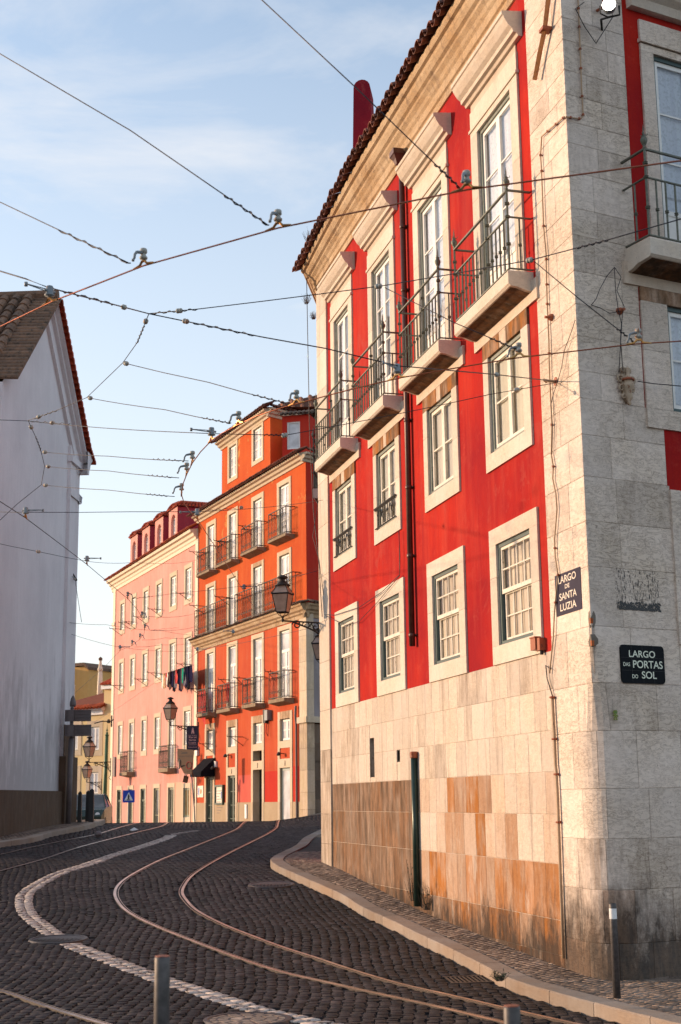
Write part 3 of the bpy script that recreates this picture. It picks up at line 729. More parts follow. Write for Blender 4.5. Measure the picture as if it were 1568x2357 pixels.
def tile_field(mb, A, B, C, D, step=.22, rows=6, r=.08, up=None):
    """barrel tile roof plane A(bottom left) B(bottom right) C(top right) D(top left)"""
    A, B, C, D = map(Vector, (A, B, C, D)); wv = (B-A).length; n = max(2, int(wv/step)); nrm = (B-A).cross(D-A).normalized()
    if nrm.z < 0: nrm = -nrm
    for i in range(n):
        f0 = (i+.5)/n
        for j in range(rows):
            g0, g1 = j/rows, (j+1)/rows+.01; t = ru(.7, 1.3)
            p0 = A.lerp(B, f0).lerp(D.lerp(C, f0), g0); p1 = A.lerp(B, f0).lerp(D.lerp(C, f0), min(1, g1))
            ux = (B-A).normalized(); V = []
            for p, rr, lift in ((p0, r, .03), (p1, r*.86, .0)):
                for q in range(6): a = pi*q/5; V.append(p+ux*rr*cos(a)+nrm*(rr*sin(a)+lift))
            mb.add(V, [(q, q+1, 7+q, 6+q) for q in range(5)]+[tuple(range(6))], (t, 0, 0))
    mb.quad(A, B, C, D, (.4, 0, 0))

# ================================================================== the red corner building
r_ = ray(1366, 1545); C0 = (r_.x*15.6/r_.y, 15.6)
W1 = Wall(C0, -90+14.6); W2 = Wall(C0, 28)
UL = -12.65
W3 = Wall(W1.P(UL, 0, 0)[:2], -97.2)
RB = thing('corner_building', 'tall red plastered corner building with pale stone base and four balconies', 'building', (C0[0], C0[1], -.3))
def cmap(s, z, o=0):
    r0 = .34*max(0, min(1, (3.05-z)/.5)) if z < 3.05 else 0
    T_ = r0*1.266
    if r0 < .01 or s <= -T_: return W1.P(s, z, o) if s <= 0 else W2.P(s, z, o)
    if s >= T_: return W2.P(s, z, o)
    p1 = W1.P(-T_, z); c = Vector((p1.x-W1.n.x*r0, p1.y-W1.n.y*r0)); t = (s+T_)/(2*T_)
    a = radians(194.6+103.4*t); return Vector((c.x+(r0+o)*cos(a), c.y+(r0+o)*sin(a), z))
def block(mb, mapf, s0, s1, z0, z1, tint, lift=.004, g=.0022, bev=.005, seg=1):
    S_ = [s0+(s1-s0)*k/seg for k in range(seg+1)]
    V = []; 
    for (zz, ins, o_) in ((z0+g, 0, 0), (z0+g+bev, 1, lift), (z1-g-bev, 1, lift), (z1-g, 0, 0)):
        for k, s_ in enumerate(S_):
            e = (g if k == 0 else -g if k == seg else 0); b_ = (bev if k == 0 else -bev if k == seg else 0) if ins else 0
            V.append(mapf(s_+e+b_, zz, o_))
    n = seg+1; fs = []
    for r2 in range(3):
        for k in range(seg): fs.append((r2*n+k, r2*n+k+1, (r2+1)*n+k+1, (r2+1)*n+k))
    mb.add(V, fs, tint)
    # end bevels
    a = [mapf(s0+g, z0+g, 0), mapf(s0+g, z1-g, 0), mapf(s0+g+bev, z1-g-bev, lift), mapf(s0+g+bev, z0+g+bev, lift)]
    mb.add(a, [(0, 3, 2, 1)], tint)
    a = [mapf(s1-g, z0+g, 0), mapf(s1-g, z1-g, 0), mapf(s1-g-bev, z1-g-bev, lift), mapf(s1-g-bev, z0+g+bev, lift)]
    mb.add(a, [(0, 1, 2, 3)], tint)
def course(mb, mapf, s0, s1, z0, z1, wr, tf, cut=None, **kw):
    s_ = s0
    while s_ < s1-1e-4:
        e = s_+ru(*wr)
        if s1-e < wr[0]*.6: e = s1
        sg = 6 if (s_ < .5 and e > -.5 and z0 < 3.05) else 1
        if sg == 1 and s_ < 0 < e: # sharp corner: wrap in two faces
            block(mb, mapf, s_, 0.0035-.0105, z0, z1, tf(s_, z0), **kw); t = tf(0, z0); block(mb, mapf, -.0035+.0105, e, z0, z1, t, **kw)
            mb.add([mapf(-.007-.0035-.007, z0+.01, .004), cmap(0, z0+.01, 0)+(W1.P(0, 0, .006)-W1.P(0, 0, 0))*1.0+(W2.P(0, 0, .006)-W2.P(0, 0, 0)), mapf(.0175, z0+.01, .006), mapf(.0175, z1-.01, .006), cmap(0, z1-.01, 0)+(W1.P(0, 0, .006)-W1.P(0, 0, 0))+(W2.P(0, 0, .006)-W2.P(0, 0, 0)), mapf(-.0175, z1-.01, .006)], [(0, 1, 4, 5), (1, 2, 3, 4)], t)
        else: block(mb, mapf, s_, e, z0, z1, tf(s_, z0), seg=sg, **kw)
        s_ = e
m1 = lambda u, z, o=0: W1.P(u, z, o)
# --- stone base with its courses
ZB = [-.9, -.42, -.12, .27, .90, 1.46, 1.95, 2.43, 2.91, 3.36]
def tint_base(u, z):
    och = 0; gr_ = 0; b_ = ru(.88, 1.08)
    if z < .25: och = random.choice([.5, .8, 1, .9]); gr_ = ru(0, .5); b_ *= .85
    elif z < .9: och = random.choice([.5, .9, 1, .8]) if u > -6.2 else random.choice([.3, .6, .5]); 
    elif z < 1.95: och = random.choice([0, .3, 1, .9, 1, .6]) if -5.6 < u < -2.5 else (random.choice([.25, .4, .1, .5]) if u < -7 else random.choice([0, .1, .25]))
    elif rnd() < .15: gr_ = .4
    if u < -6.9 and z < 1.95: gr_ = max(gr_, ru(.5, .95)); b_ *= .68; och = max(och, ru(.45, .85))
    elif u < -9.3 and z < 2.5: gr_ = max(gr_, ru(0, .5))
    return (b_*(.82 if och > .45 else 1), och, gr_)
mb = MB()
slit = (-9.2, -8.92, 2.03, 2.69); vent = (-7.6, -7.42, 2.24, 2.44)
for z0, z1 in zip(ZB, ZB[1:]):
    wr = (.28, .52) if z0 > .2 else (.3, .6)
    segs = [(-11.86, -1.13)]
    for h in (slit, vent):
        if z0 < h[3]-.02 and z1 > h[2]+.02:
            ns = []
            for a, b_ in segs:
                if a < h[0] and b_ > h[1]: ns += [(a, h[0]), (h[1], b_)]
                else: ns.append((a, b_))
            segs = ns
    for a, b_ in segs: course(mb, m1, a, b_, z0, z1, wr, tint_base)
# upper and lower lips round the slit that pierces two courses
holes1 = [slit, vent]
mb.build('stone_base', M['base'], RB)
mb = MB(); wall_cells(mb, W1, UL, -1.1, -1.2, 3.38, holes1, -.003)
for h in holes1:
    u0, u1, z0, z1 = h; d = -.25
    for a, b_ in (((u0, z0), (u1, z0)), ((u1, z0), (u1, z1)), ((u1, z1), (u0, z1)), ((u0, z1), (u0, z0))):
        mb.quad(W1.P(*a, -.003), W1.P(*b_, -.003), W1.P(*b_, d), W1.P(*a, d), (.7, 0, .5))
mb.build('mortar_bed', M['base'], RB)
for h_ in holes1: mb = MB(); mb.box(W1, *h_, -.3, -.24); mb.build('recess', M['dark'], RB)
mb = MB(); mb.tube([W1.P(-9.02, 2.05, -.07), W1.P(-9.02, 2.68, -.07)], .012); mb.tube([W1.P(-9.2, 2.36, -.05), W1.P(-8.92, 2.36, -.05)], .012); mb.build('window_bars', M['blackiron'], RB); mb = MB()
mb.ring(W1, -7.6, -7.42, 2.24, 2.44, .02, -.05, -.01); mb.tube([W1.P(-7.51, 2.25, -.03), W1.P(-7.51, 2.43, -.03)], .008)
mb.build('window_bars', M['blackiron'], RB)
# --- plaster facade with openings
R1 = [(-2.79, -1.61), (-5.50, -4.32), (-8.35, -7.21), (-11.18, -10.05)]
R2 = [(-2.85, -1.64), (-5.55, -4.38), (-8.41, -7.27), (-11.30, -10.08)]
R3 = [(-2.96, -1.69), (-5.76, -4.55), (-8.50, -7.38), (-11.25, -10.15)]
BAL = [(-3.28, -1.21), (-5.96, -3.98), (-8.83, -6.86), (-11.65, -9.66)]
holes = []
for a in R1: holes.append((a[0]-.08, a[1]+.08, 3.5, 5.0))
for a in R2: holes.append((a[0]-.08, a[1]+.08, 6.1, 7.6))
for a in R3: holes.append((a[0]-.08, a[1]+.08, 8.1, 11.0))
mb = MB(); wall_cells(mb, W1, -11.86, -1.12, 3.36, 12.2, holes)
mb.build('plaster_wall', M['red'], RB)
# --- corner quoin: rounded below, sharp above, wrapping both facades
mb = MB(); ZQ = [-.9, -.3, .1, .66, 1.2, 1.74, 2.37, 2.89, 3.52, 4.19, 4.71, 5.23, 5.72, 6.15, 6.48, 6.9, 7.29, 7.7, 8.15, 8.49, 8.95, 9.32, 9.6, 9.95, 10.27, 10.67, 10.97, 11.4, 11.8, 12.2]
def tint_q(u, z): return (ru(.9, 1.1), 0 if z > .6 else ru(0, .5) if u < 0 else 0, (.25 if rnd() < .1 else 0) if z > .7 else ru(.2, .5))
for i, (z0, z1) in enumerate(zip(ZQ, ZQ[1:])):
    uR = 1.25 if z1 <= 5.3 else (1.22 if z1 <= 6.2 else .95)
    if z0 < 3.05:
        course(mb, cmap, -1.13, uR+(.0 if z1 > 3 else 5), z0, z1, (.45, .75), tint_q)
    else:
        a = -ru(.25, .62); b_ = ru(.3, .7)
        block(mb, cmap, -1.13, a, z0, z1, tint_q(-1, z0)); block(mb, cmap, a, -.0105+.0035, z0, z1, tint_q(-.5, z0))
        block(mb, cmap, .0105-.0035, b_, z0, z1, tint_q(.5, z0)); block(mb, cmap, b_, uR, z0, z1, tint_q(1, z0))
        t = tint_q(1, 2); e1 = (W1.P(0, 0, .006)-W1.P(0, 0, 0)); e2 = (W2.P(0, 0, .006)-W2.P(0, 0, 0)); c0 = cmap(0, z0+.01)+e1+e2; c1 = cmap(0, z1-.01)+e1+e2
        mb.add([cmap(-.0175, z0+.0105, .006), c0, cmap(.0175, z0+.0105, .006), cmap(.0175, z1-.0105, .006), c1, cmap(-.0175, z1-.0105, .006)], [(0, 1, 4, 5), (1, 2, 3, 4)], t)
mb.build('corner_quoin', M['stone'], RB)
mb = MB()
for z0, z1 in zip(ZQ, ZQ[1:]):
    nn = 13 if z0 < 3.05 else 3; ss = [-1.13+(2.38)*k/(nn-1) for k in range(nn)] if z0 < 3.05 else [-1.13, 0, 1.25 if z1 <= 5.3 else (1.22 if z1 <= 6.2 else .95)]
    if z0 < 3.05: ss = [-1.13]+[-.45+.9*k/12 for k in range(13)]+[6.3]
    for a, b_ in zip(ss, ss[1:]): mb.quad(cmap(a, z0, -.003), cmap(b_, z0, -.003), cmap(b_, z1, -.003), cmap(a, z1, -.003), (.76, 0, .2))
mb.build('quoin_mortar', M['stone'], RB)
# --- left pilaster
mb = MB()
for z0, z1 in zip([-.6, .3, .85, 1.4, 2.0, 2.6, 3.36, 4.3, 5.1, 6.0, 7.0, 7.9, 8.8, 9.8, 10.6, 11.4], [.3, .85, 1.4, 2.0, 2.6, 3.36, 4.3, 5.1, 6.0, 7.0, 7.9, 8.8, 9.8, 10.6, 11.4, 12.1]):
    t = (ru(.85, 1.1), .1 if z0 < 2 else 0, ru(.2, .8) if z0 < 2.5 else 0); t = (t[0]*(.85 if z0 < 2.5 else 1), t[1], t[2])
    mb.box(W1, UL, -11.85, z0+.003, z1-.003, -.4, .035, t)
mb.build('pilaster', M['trim'], RB)
# --- windows of the main facade
for i, (a, b_) in enumerate(R1):
    window(RB, W1, a, b_, 3.6, 4.93, SASH8, 'bluegreen', 'sash', 'cur_beige', rec=.05, sur=(.24, .25, .22, .24))
for i, (a, b_) in enumerate(R2):
    wn = window(RB, W1, a, b_, 6.18, 7.52, CASE, 'frame', 'sash', 'cur_cream', rec=.055, sur=(.19, .23, .40, .23), stain=(.0, 1.0))
    if i >= 2:   # low wrought iron guard
        g = MB(); z0, z1 = 6.20, 6.52
        for z in (z0, z1): g.tube([W1.P(a-.03, z, .05), W1.P(b_+.03, z, .05)], .013, 5)
        g.tube([W1.P(a-.06, z1+.03, .055), W1.P(b_+.06, z1+.03, .055)], .018, 6)
        nsc = 4
        for k in range(nsc):
            uc = a+(b_-a)*(k+.5)/nsc; pr = []
            for q in range(15):
                an = q/14*4.6; rr = .012+.06*q/14; sg = 1 if k % 2 else -1
                pr.append(W1.P(uc+sg*rr*cos(an), (z0+z1)/2+.04+rr*sin(an), .05))
            g.tube(pr, .009, 4); g.tube([W1.P(uc, z0, .05), W1.P(uc+.05, (z0+z1)/2-.03, .05), W1.P(uc, z1, .05)], .008, 4)
            g.tube([W1.P(uc+.13, z0, .05), W1.P(uc+.13, z1, .05)], .008, 4)
        g.build('window_guard', M['blackiron'], wn)
LACE = 'cur_lace'
for i, (a, b_) in enumerate(R3):
    wn = window(RB, W1, a, b_, 8.15, 10.9, FRENCH, 'frame', 'sashw', LACE, rec=.06, sur=(.26, .26, .1, .03))
    # panel above the door, moulding and hood
    h = MB(); L_, R_ = a-.26, b_+.26
    h.box(W1, L_, R_, 11.0, 11.30, -.05, .03, (1.05, 0, 0)); h.box(W1, L_-.02, R_+.02, 10.99, 11.03, 0, .05); h.box(W1, L_+.02, R_-.02, 11.27, 11.5, -.05, .02, (.95, .12, 0))
    h.build('door_panel', M['trim'], wn)
    h = MB(); L2, R2_ = a-.33, b_+.45
    h.sweep(W1, [(-.02, 11.42), (.06, 11.42), (.08, 11.46), (.13, 11.47), (.14, 11.52), (.19, 11.56), (.24, 11.64), (.26, 11.69), (.28, 11.70), (.28, 11.75), (-.02, 11.78)], [L2, R2_])
    h.build('hood', M['trim'], wn)
def f1_balcony(B, W, a, b_, zt=8.14, zb=7.92, d=.34):
    mb = MB(); n = 1
    # slab with a bevelled underside
    prof = [(0, zb-.04), (.10, zb-.03), (.22, zb+.01), (d-.03, zb+.02), (d, zb+.05), (d, zt-.02), (d-.01, zt), (0, zt)]
    mb.sweep(W, prof, [a, b_])
    mb.sweep(W, [(.02, zb-.046), (.10, zb-.036), (.22, zb+.004), (d-.05, zb+.014), (d-.05, zb+.03), (.02, zb+.0)], [a+.06, b_-.06], tint=(.42, .9, .9))
    mb.box(W, a-.06, b_+.16, zb-.18, zb+.1, -.02, .035, (1, .1, 0))
    bal = mb.build('balcony', M['trim'], B)
    r = MB(); o_ = d-.03; fz = 9.22; mz = 8.86; bz = zt+.03
    def rail_(z, rr, sides=True):
        r.box(W, a+.02, b_-.02, z-rr*.6, z+rr*.6, o_-rr, o_+rr)
        r.box(W, a+.02-rr, a+.02+rr, z-rr*.6+.001, z+rr*.6+.001, 0, o_); r.box(W, b_-.02-rr, b_-.02+rr, z-rr*.6+.001, z+rr*.6+.001, 0, o_)
    rail_(fz, .017); rail_(mz, .013); rail_(bz, .013)
    def bar(u, o2, z1, big=False):
        rr = .0125 if not big else .016
        r.tube([W.P(u, bz, o2), W.P(u, z1, o2)], rr, 6)
        zk = (bz+mz)/2-.02
        for zz in ([zk] if not big else [zk, mz-.0, (mz+fz)/2]):
            p = W.P(u, zz, o2); r.lathe(p, [(rr, -.022), (rr*2.2, -.012), (rr*1.5, 0), (rr*2.2, .012), (rr, .022)], 6)
    nb = max(6, int((b_-a-.1)/.14))
    for k in range(1, nb): bar(a+.02+(b_-a-.04)*k/nb, o_, mz, False)
    for u in (a+.02, b_-.02): bar(u, o_, fz+.02, True); bar(u, o_*.5, mz)
    bar(a+.02+(b_-a-.04)*round(nb*.62)/nb, o_, fz, True)
    r.build('railing', M['iron'], bal)
    for u in (a+.02, b_-.02):
        f = MB(); p = W.P(u, fz, o_)
        f.lathe(p, [(.015, 0), (.024, .02), (.014, .035), (.028, .06), (.044, .10), (.042, .13), (.02, .16), (.026, .175), (.010, .19), (.008, .26), (.001, .32)], 8)
        for k in range(3):
            q = 2*pi*k/3; f.tube([p+Vector((.02*cos(q), .02*sin(q), .165)), p+Vector((.045*cos(q), .045*sin(q), .18)), p+Vector((.048*cos(q), .048*sin(q), .2))], .004, 4)
        f.build('finial', M['iron'], bal, True)
    return bal
for a, b_ in BAL: f1_balcony(RB, W1, a, b_)
f1_balcony(RB, W3, -3.3, -1.3)
# --- entablature and eave (the far end sags)
def sag(u): return .36*max(0, (-u-8.2)/4.8)**1.6 if u < -8.2 else 0
usl = [UL-.12]+[UL+.5*k for k in range(1, 26)]+[.0]
prof = [(-.02, 12.05), (.03, 12.05), (.03, 12.18), (.06, 12.20), (.06, 12.34), (.09, 12.38), (.11, 12.44), (.16, 12.50), (.17, 12.54), (.215, 12.57), (.255, 12.66), (.262, 12.72), (.31, 12.74), (.33, 12.80), (.33, 12.86), (-.02, 12.92)]
mb = MB(); mb.sweep(W1, prof, usl, lambda u: sag(u))
cor = mb.build('cornice', M['corn'], RB)
mb = MB(); mb.sweep(W2, prof, [0.0, 6.3]); mb.build('cornice', M['corn'], RB)
mb = MB(); mb.sweep(W3, prof, [-6, .12], lambda u: sag(UL)); mb.build('cornice', M['corn'], RB)
mb = MB(); tile_eave(mb, W1, (UL-.25, .35, .27), lambda u: 12.90-sag(u), .47, r=.10)
tile_eave(mb, W2, (-.1, 6, .27), lambda u: 12.90, .47, r=.10)
tile_eave(mb, W3, (-6, .3, .24), lambda u: 12.90-sag(UL-.1), .34, r=.10)
mb.build('eave_tiles', M['clay'], RB)
# --- shell, roof and the two other sides
E1 = W1.P(UL, 0); B2 = W2.P(6.3, 0); B3 = W3.P(-6, 0); BB = (B2+B3)*.5+Vector((1.5, 3.5, 0))
mb = MB()
for p, q in ((B2, BB), (BB, B3)):
    mb.quad((p.x, p.y, -1), (q.x, q.y, -1), (q.x, q.y, 12.8), (p.x, p.y, 12.8))
mb.quad(W3.P(-6, -1), W3.P(0, -1), W3.P(0, 12.5), W3.P(-6, 12.5)); mb.build('rear_wall', M['red'], RB)
ap = (E1+B2+B3+Vector((C0[0], C0[1], 0)))/4; mb = MB()
ring_ = [W1.P(UL, 12.7), W1.P(0, 12.95), W2.P(6.3, 12.95), Vector((BB.x, BB.y, 12.95)), W3.P(-6, 12.7)]
for i in range(5): mb.add([ring_[i], ring_[(i+1) % 5], Vector((ap.x+1, ap.y, 15.2))], [(0, 1, 2)])
mb.build('roof', M['clay'], RB)
# chimney on the ridge
c = ray(836, 380)*(27/ray(836, 380).y); c.z += EYE; base = c.z-2.2
t_ = ray(836, 183)*(27/ray(836, 183).y); top = t_.z+EYE; Wc = Frame(c.x, 27, 0, -8)
hw0, hw1 = .27, .175; pts = [(-hw0, base), (hw0, base), (hw1, top-hw1)]+[(hw1*cos(pi*k/8), top-hw1+hw1*sin(pi*k/8)) for k in range(1, 8)]+[(-hw1, top-hw1)]
mb = MB(); mb.prism(Wc, [(u-0, z) for u, z in pts], -.55, .0); mb.build('chimney', M['chim'], RB)
# --- second facade (right)
holes2 = [(1.30, 2.7, 3.5, 5.0), (1.28, 2.75, 6.1, 7.6), (1.30, 2.7, 8.1, 11.0)]
mb = MB(); wall_cells(mb, W2, 1.22, 6.3, 5.23, 6.15, holes2); wall_cells(mb, W2, .95, 6.3, 6.15, 12.2, holes2); wall_cells(mb, W2, 1.25, 6.3, 3.52, 5.23, holes2); mb.build('plaster_wall', M['red'], RB)
mb = MB()
for z0, z1 in zip(ZQ[7:10], ZQ[8:11]): pass
course(mb, lambda u, z, o=0: W2.P(u, z, o), 1.25, 6.3, 2.89, 3.36, (.4, .7), tint_q); mb.build('stone_band', M['stone'], RB)
window(RB, W2, 1.38, 2.6, 3.6, 4.93, SASH8, 'bluegreen', 'sash', 'cur_beige', rec=.05, sur=(.14, .24, .25, .24), surmat='stone')
wn = window(RB, W2, 1.36, 2.65, 6.15, 7.48, CASE, 'bluegreen', 'sashw', 'cur_lace', rec=.06, sur=(.40, .4, .42, .24), surmat='stone', stain=(0, .6))
wn = window(RB, W2, 1.39, 2.6, 8.15, 10.82, FRENCH, 'bluegreen', 'sashw', 'cur_lace', rec=.06, sur=(.2, .24, .1, .03), surmat='stone')
h = MB(); h.box(W2, 1.19, 2.84, 10.93, 11.25, -.05, .03); h.box(W2, 1.17, 2.86, 10.93, 10.98, 0, .06); h.build('door_panel', M['stone'], wn)
h = MB(); h.sweep(W2, [(-.02, 11.36), (.10, 11.36), (.14, 11.46), (.22, 11.52), (.28, 11.62), (.28, 11.72), (-.02, 11.78)], [1.02, 3.0]); h.build('hood', M['trim'], wn)
f1_balcony(RB, W2, .78, 3.3, 8.10, 7.84, .46)
# --- exposed brick in two broken patches on the corner edge
for zc, hh in ((3.60, .17), (3.35, .13)):
    e12 = (W1.P(0, 0, 1)-W1.P(0, 0, 0))+(W2.P(0, 0, 1)-W2.P(0, 0, 0))
    mb = MB(); n = 9; po_ = [(-.075*cos(2*pi*k/n)*ru(.7, 1.2), zc+hh*.62*sin(2*pi*k/n)*ru(.8, 1.15)) for k in range(n)]
    ctr = cmap(0, zc, 0)+e12*.0075; V = [ctr]+[cmap(u, z, .0065) for u, z in po_]; mb.add(V, [(0, k+1, (k+1) % n+1) for k in range(n)])
    mb.build('broken_stone_shade', M['darkstone'], RB)  # flat dark patch painted as the shade inside a chipped hollow
    mb = MB(); z = zc-.055; tip = cmap(0, z, 0)+e12*.013
    B4_ = [cmap(-.045, z, .004), tip, cmap(.05, z, .004), cmap(0, z, 0)-e12*.05]; mb.hexa(B4_+[q+Vector((0, 0, .06)) for q in B4_]); mb.build('exposed_brick', M['brick'], RB)
# --- down pipe with hopper, lower green pipe, conduits
mb = MB(); u = -6.42; mb.tube([W1.P(u, 12.0, .07), W1.P(u, 3.98, .07)], .048, 10)
for z in (10.9, 9.8, 8.7, 7.6, 6.5, 5.4, 4.15): mb.lathe(W1.P(u, z, .07), [(.05, -.03), (.056, -.025), (.056, .025), (.05, .03)], 10); mb.box(W1, u-.07, u+.07, z-.012, z+.012, 0, .03)
dp = mb.build('drainpipe', M['brown'], RB, True)
mb = MB(); mb.rot4(W1.P(u, 12.0, .12), [(.06, 0), (.10, .08), (.15, .14), (.17, .15), (.17, .24), (.02, .24)], radians(-75)); mb.build('hopper', M['brown'], dp)
mb = MB(); mb.tube([W1.P(-6.5, 2.32, .06), W1.P(-6.5, .08, .06)], .05, 10)
gp = mb.build('drainpipe', M['green'], RB, True); gp['label'] = 'short dark green pipe against the stone base'
mb = MB(); mb.lathe(W1.P(-6.5, 2.27, .06), [(.05, 0), (.062, .01), (.064, .08), (.05, .1)], 10); mb.tube([W1.P(-6.7, 2.32, .04), W1.P(-6.45, 2.33, .11)], .01, 5); mb.build('pipe_collar', M['rust'], gp)

# ================================================================== far buildings
def fwin(B, W, a, b_, z0, z1, sur=(.22, .22, .24, .22), rec=.055, cols=1, rows=3, pane='farpane', sash='sashw', surmat='fartrim', mid=True, transom=0, name='window', open_=False, top_tint=0):
    mb = MB(); mb.ring(W, a, b_, z0, z1, .04, -rec-.06, -rec+.02)
    win = mb.build(name, M['frame' if name == 'window' else 'doorgreen'], B)
    if sur:
        l, r_, t, b = sur; s = MB()
        s.box(W, a-l, a, z0-(b or 0), z1+t, -rec, .035, (ru(.92, 1.05), 0, 0)); s.box(W, b_, b_+r_, z0-(b or 0), z1+t, -rec, .035, (ru(.92, 1.05), 0, 0))
        s.box(W, a, b_, z1, z1+t, -rec, .034, (1, top_tint*.6, top_tint)); 
        if b: s.box(W, a, b_, z0-b, z0, -rec, .034)
        s.build('surround', M[surmat], win)
    lf = MB(); A, B_ = a+.04, b_-.04; C, D = z0+.04, z1-.04; o_ = -rec
    if transom: lf.ring(W, A, B_, D-transom, D, .05, o_-.03, o_+.01); Dm = D-transom
    else: Dm = D
    if mid: mm = (A+B_)/2; hs = ((A, mm), (mm, B_))
    else: hs = ((A, B_),)
    for (p, q) in hs: leaf(lf, W, p, q, C, Dm, cols, rows, o_+.01, fw=.075, mw=.04, th=.03)
    lf.build('sash', M[sash], win)
    p = MB(); p.quad(*[W.P(x, y, o_-.015) for x, y in ((A, C), (B_, C), (B_, D), (A, D))]); p.build('pane', M[pane], win)
    return win
def scroll_rail(W, a, b_, z0, z1, o_, dens=.16, side=True, rr=.019):
    r = MB()
    for z in (z0+.04, z1): r.box(W, a, b_, z-rr, z+rr, o_-rr, o_+rr)
    r.box(W, a, b_, z1-.14, z1-.13, o_-.006, o_+.006)
    if side:
        for u in (a, b_):
            for z in (z0+.04, z1): r.box(W, u-rr, u+rr, z-rr, z+rr, 0, o_)
            r.tube([W.P(u, z0, o_), W.P(u, z1, o_)], rr, 4); r.tube([W.P(u, z0, o_*.5), W.P(u, z1, o_*.5)], rr*.8, 4)
    n = max(2, int((b_-a)/(dens*2))); w_ = (b_-a)/n
    for k in range(n):
        uc = a+w_*(k+.5); zc = (z0+z1)/2
        r.tube([W.P(uc-w_/2, z0, o_), W.P(uc-w_/2, z1, o_)], rr*.8, 4)
        for sg in (1, -1):
            for q2, zz in ((1, zc), (-1, zc)):
                pr = []
                for q in range(12):
                    t = q/11; an = t*5.2; R_ = w_*.25*(1-.75*t)
                    pr.append(W.P(uc+sg*(w_*.22-R_*cos(an)), zz+q2*((z1-z0)*.26+R_*sin(an)*.9-.02), o_))
                r.tube([W.P(uc, zc-q2*.02, o_)]+pr, rr*.6, 3)
        r.tube([W.P(uc, z0, o_), W.P(uc, zc-.1, o_)], rr*.6, 3)
    return r
def slab_balcony(B, W, a, b_, zt, th, d, rh, mat='farbase', dens=.17, railed=True, railmat='blackiron'):
    mb = MB(); mb.sweep(W, [(0, zt-th-.06), (d*.5, zt-th), (d, zt-th+.05), (d, zt), (0, zt)], [a, b_], tint=(.75, 0, .5))
    bal = mb.build('balcony', M[mat], B)
    scroll_rail(W, a+.03, b_-.03, zt+.02, zt+rh, d-.04, dens).build('railing', M[railmat], bal); return bal
def clothes_bracket(B, W, u, z, d=.9, w_=.5):
    mb = MB(); mb.tube([W.P(u, z, 0), W.P(u, z+.02, d)], .018, 4); mb.tube([W.P(u, z-.4, 0), W.P(u, z, d*.75)], .016, 4)
    mb.tube([W.P(u-.02, z+.02, d*.98), W.P(u-.02, z+.12, d*.98)], .012, 4); mb.tube([W.P(u, z+.02, d*.5), W.P(u, z+.1, d*.5)], .012, 4)
    mb.build('clothes_bracket', M['blackiron'], B)
r_ = ray(690, 1850); CO = (r_.x*60/r_.y, 60.0)
WO = Wall(CO, -66)
OB = thing('orange_building', 'orange plastered building with iron balconies, an attic storey and a tiled cornice', 'building', (CO[0], CO[1], 0))
CO4 = [(-2.17, -.97), (-5.5, -4.35), (-8.93, -7.88), (-12.2, -11.15)]
h = []
for a, b_ in CO4: h += [(a-.05, b_+.05, 13.0, 15.6), (a-.05, b_+.05, 10.0, 12.4), (a-.05, b_+.05, 5.9, 9.05), (a-.05, b_+.05, 4.15, 5.2), (a-.05, b_+.05, -1, 3.08)]
h.append((-5.55, -4.3, 3.45, 4.15))
mb = MB(); wall_cells(mb, WO, -13.85, .93, 9.5, 16.3, h); mb.build('plaster_wall', M['orange'], OB)
mb = MB(); wall_cells(mb, WO, -13.85, .12, 1.6, 9.5, h); mb.build('plaster_wall', M['orange_low'], OB)
mb = MB(); wall_cells(mb, WO, -13.85, .12, -1, 1.62, h, .03); 
mb.build('stone_plinth', M['farbase'], OB)
for q_ in ((-4.05, -2.45, 2.95), (-.72, .1, 3.1)): mb = MB(); mb.box(WO, q_[0], q_[1], 1.63, q_[2], -.02, .008); mb.build('red_paint_patch', M['redpatch'], OB)
mb = MB(); mb.box(WO, -7.55, -5.8, 1.63, 2.85, -.02, .008); mb.build('pink_paint_patch', M['pinkpatch'], OB)
mb = MB()
for z0, z1 in zip([-.5, .6, 1.3, 2.0, 2.9, 3.8, 4.8], [.6, 1.3, 2.0, 2.9, 3.8, 4.8, 5.05]): mb.box(WO, .12, .95, z0+.004, z1-.004, -.3, .04, (ru(.75, .95), .1, ru(.1, .5)))
mb.box(WO, .02, 1.05, 4.85, 5.1, -.3, .12)
for z0, z1 in zip([5.1, 6.2, 7.4, 8.5], [6.2, 7.4, 8.5, 9.5]): mb.box(WO, .12, .93, z0+.004, z1-.004, -.3, .035, (ru(.95, 1.1), 0, .2))
mb.build('corner_quoin', M['fartrim'], OB)
# side facade, in shade
WS = Wall(WO.P(.93, 0, 0)[:2], 45)
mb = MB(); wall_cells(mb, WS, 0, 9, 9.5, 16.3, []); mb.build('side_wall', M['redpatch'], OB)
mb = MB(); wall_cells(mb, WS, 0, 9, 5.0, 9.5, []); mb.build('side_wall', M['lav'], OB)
mb = MB(); course(mb, lambda u, z, o=0: WS.P(u, z, o), 0, 9, -.5, .9, (.8, 1.4), lambda u, z: (ru(.5, .8), 0, .6))
for z in (0.9, 1.7, 2.5, 3.2, 4.0): course(mb, lambda u, z, o=0: WS.P(u, z, o), 0, 9, z, z+.8, (.7, 1.3), lambda u, z: (ru(.5, 1.0), .1, .5))
mb.build('side_stone', M['darkstone'], OB)
mb = MB(); mb.box(WS, -.1, 9, 4.85, 5.1, -.1, .14); mb.build('string_course', M['fartrim'], OB)
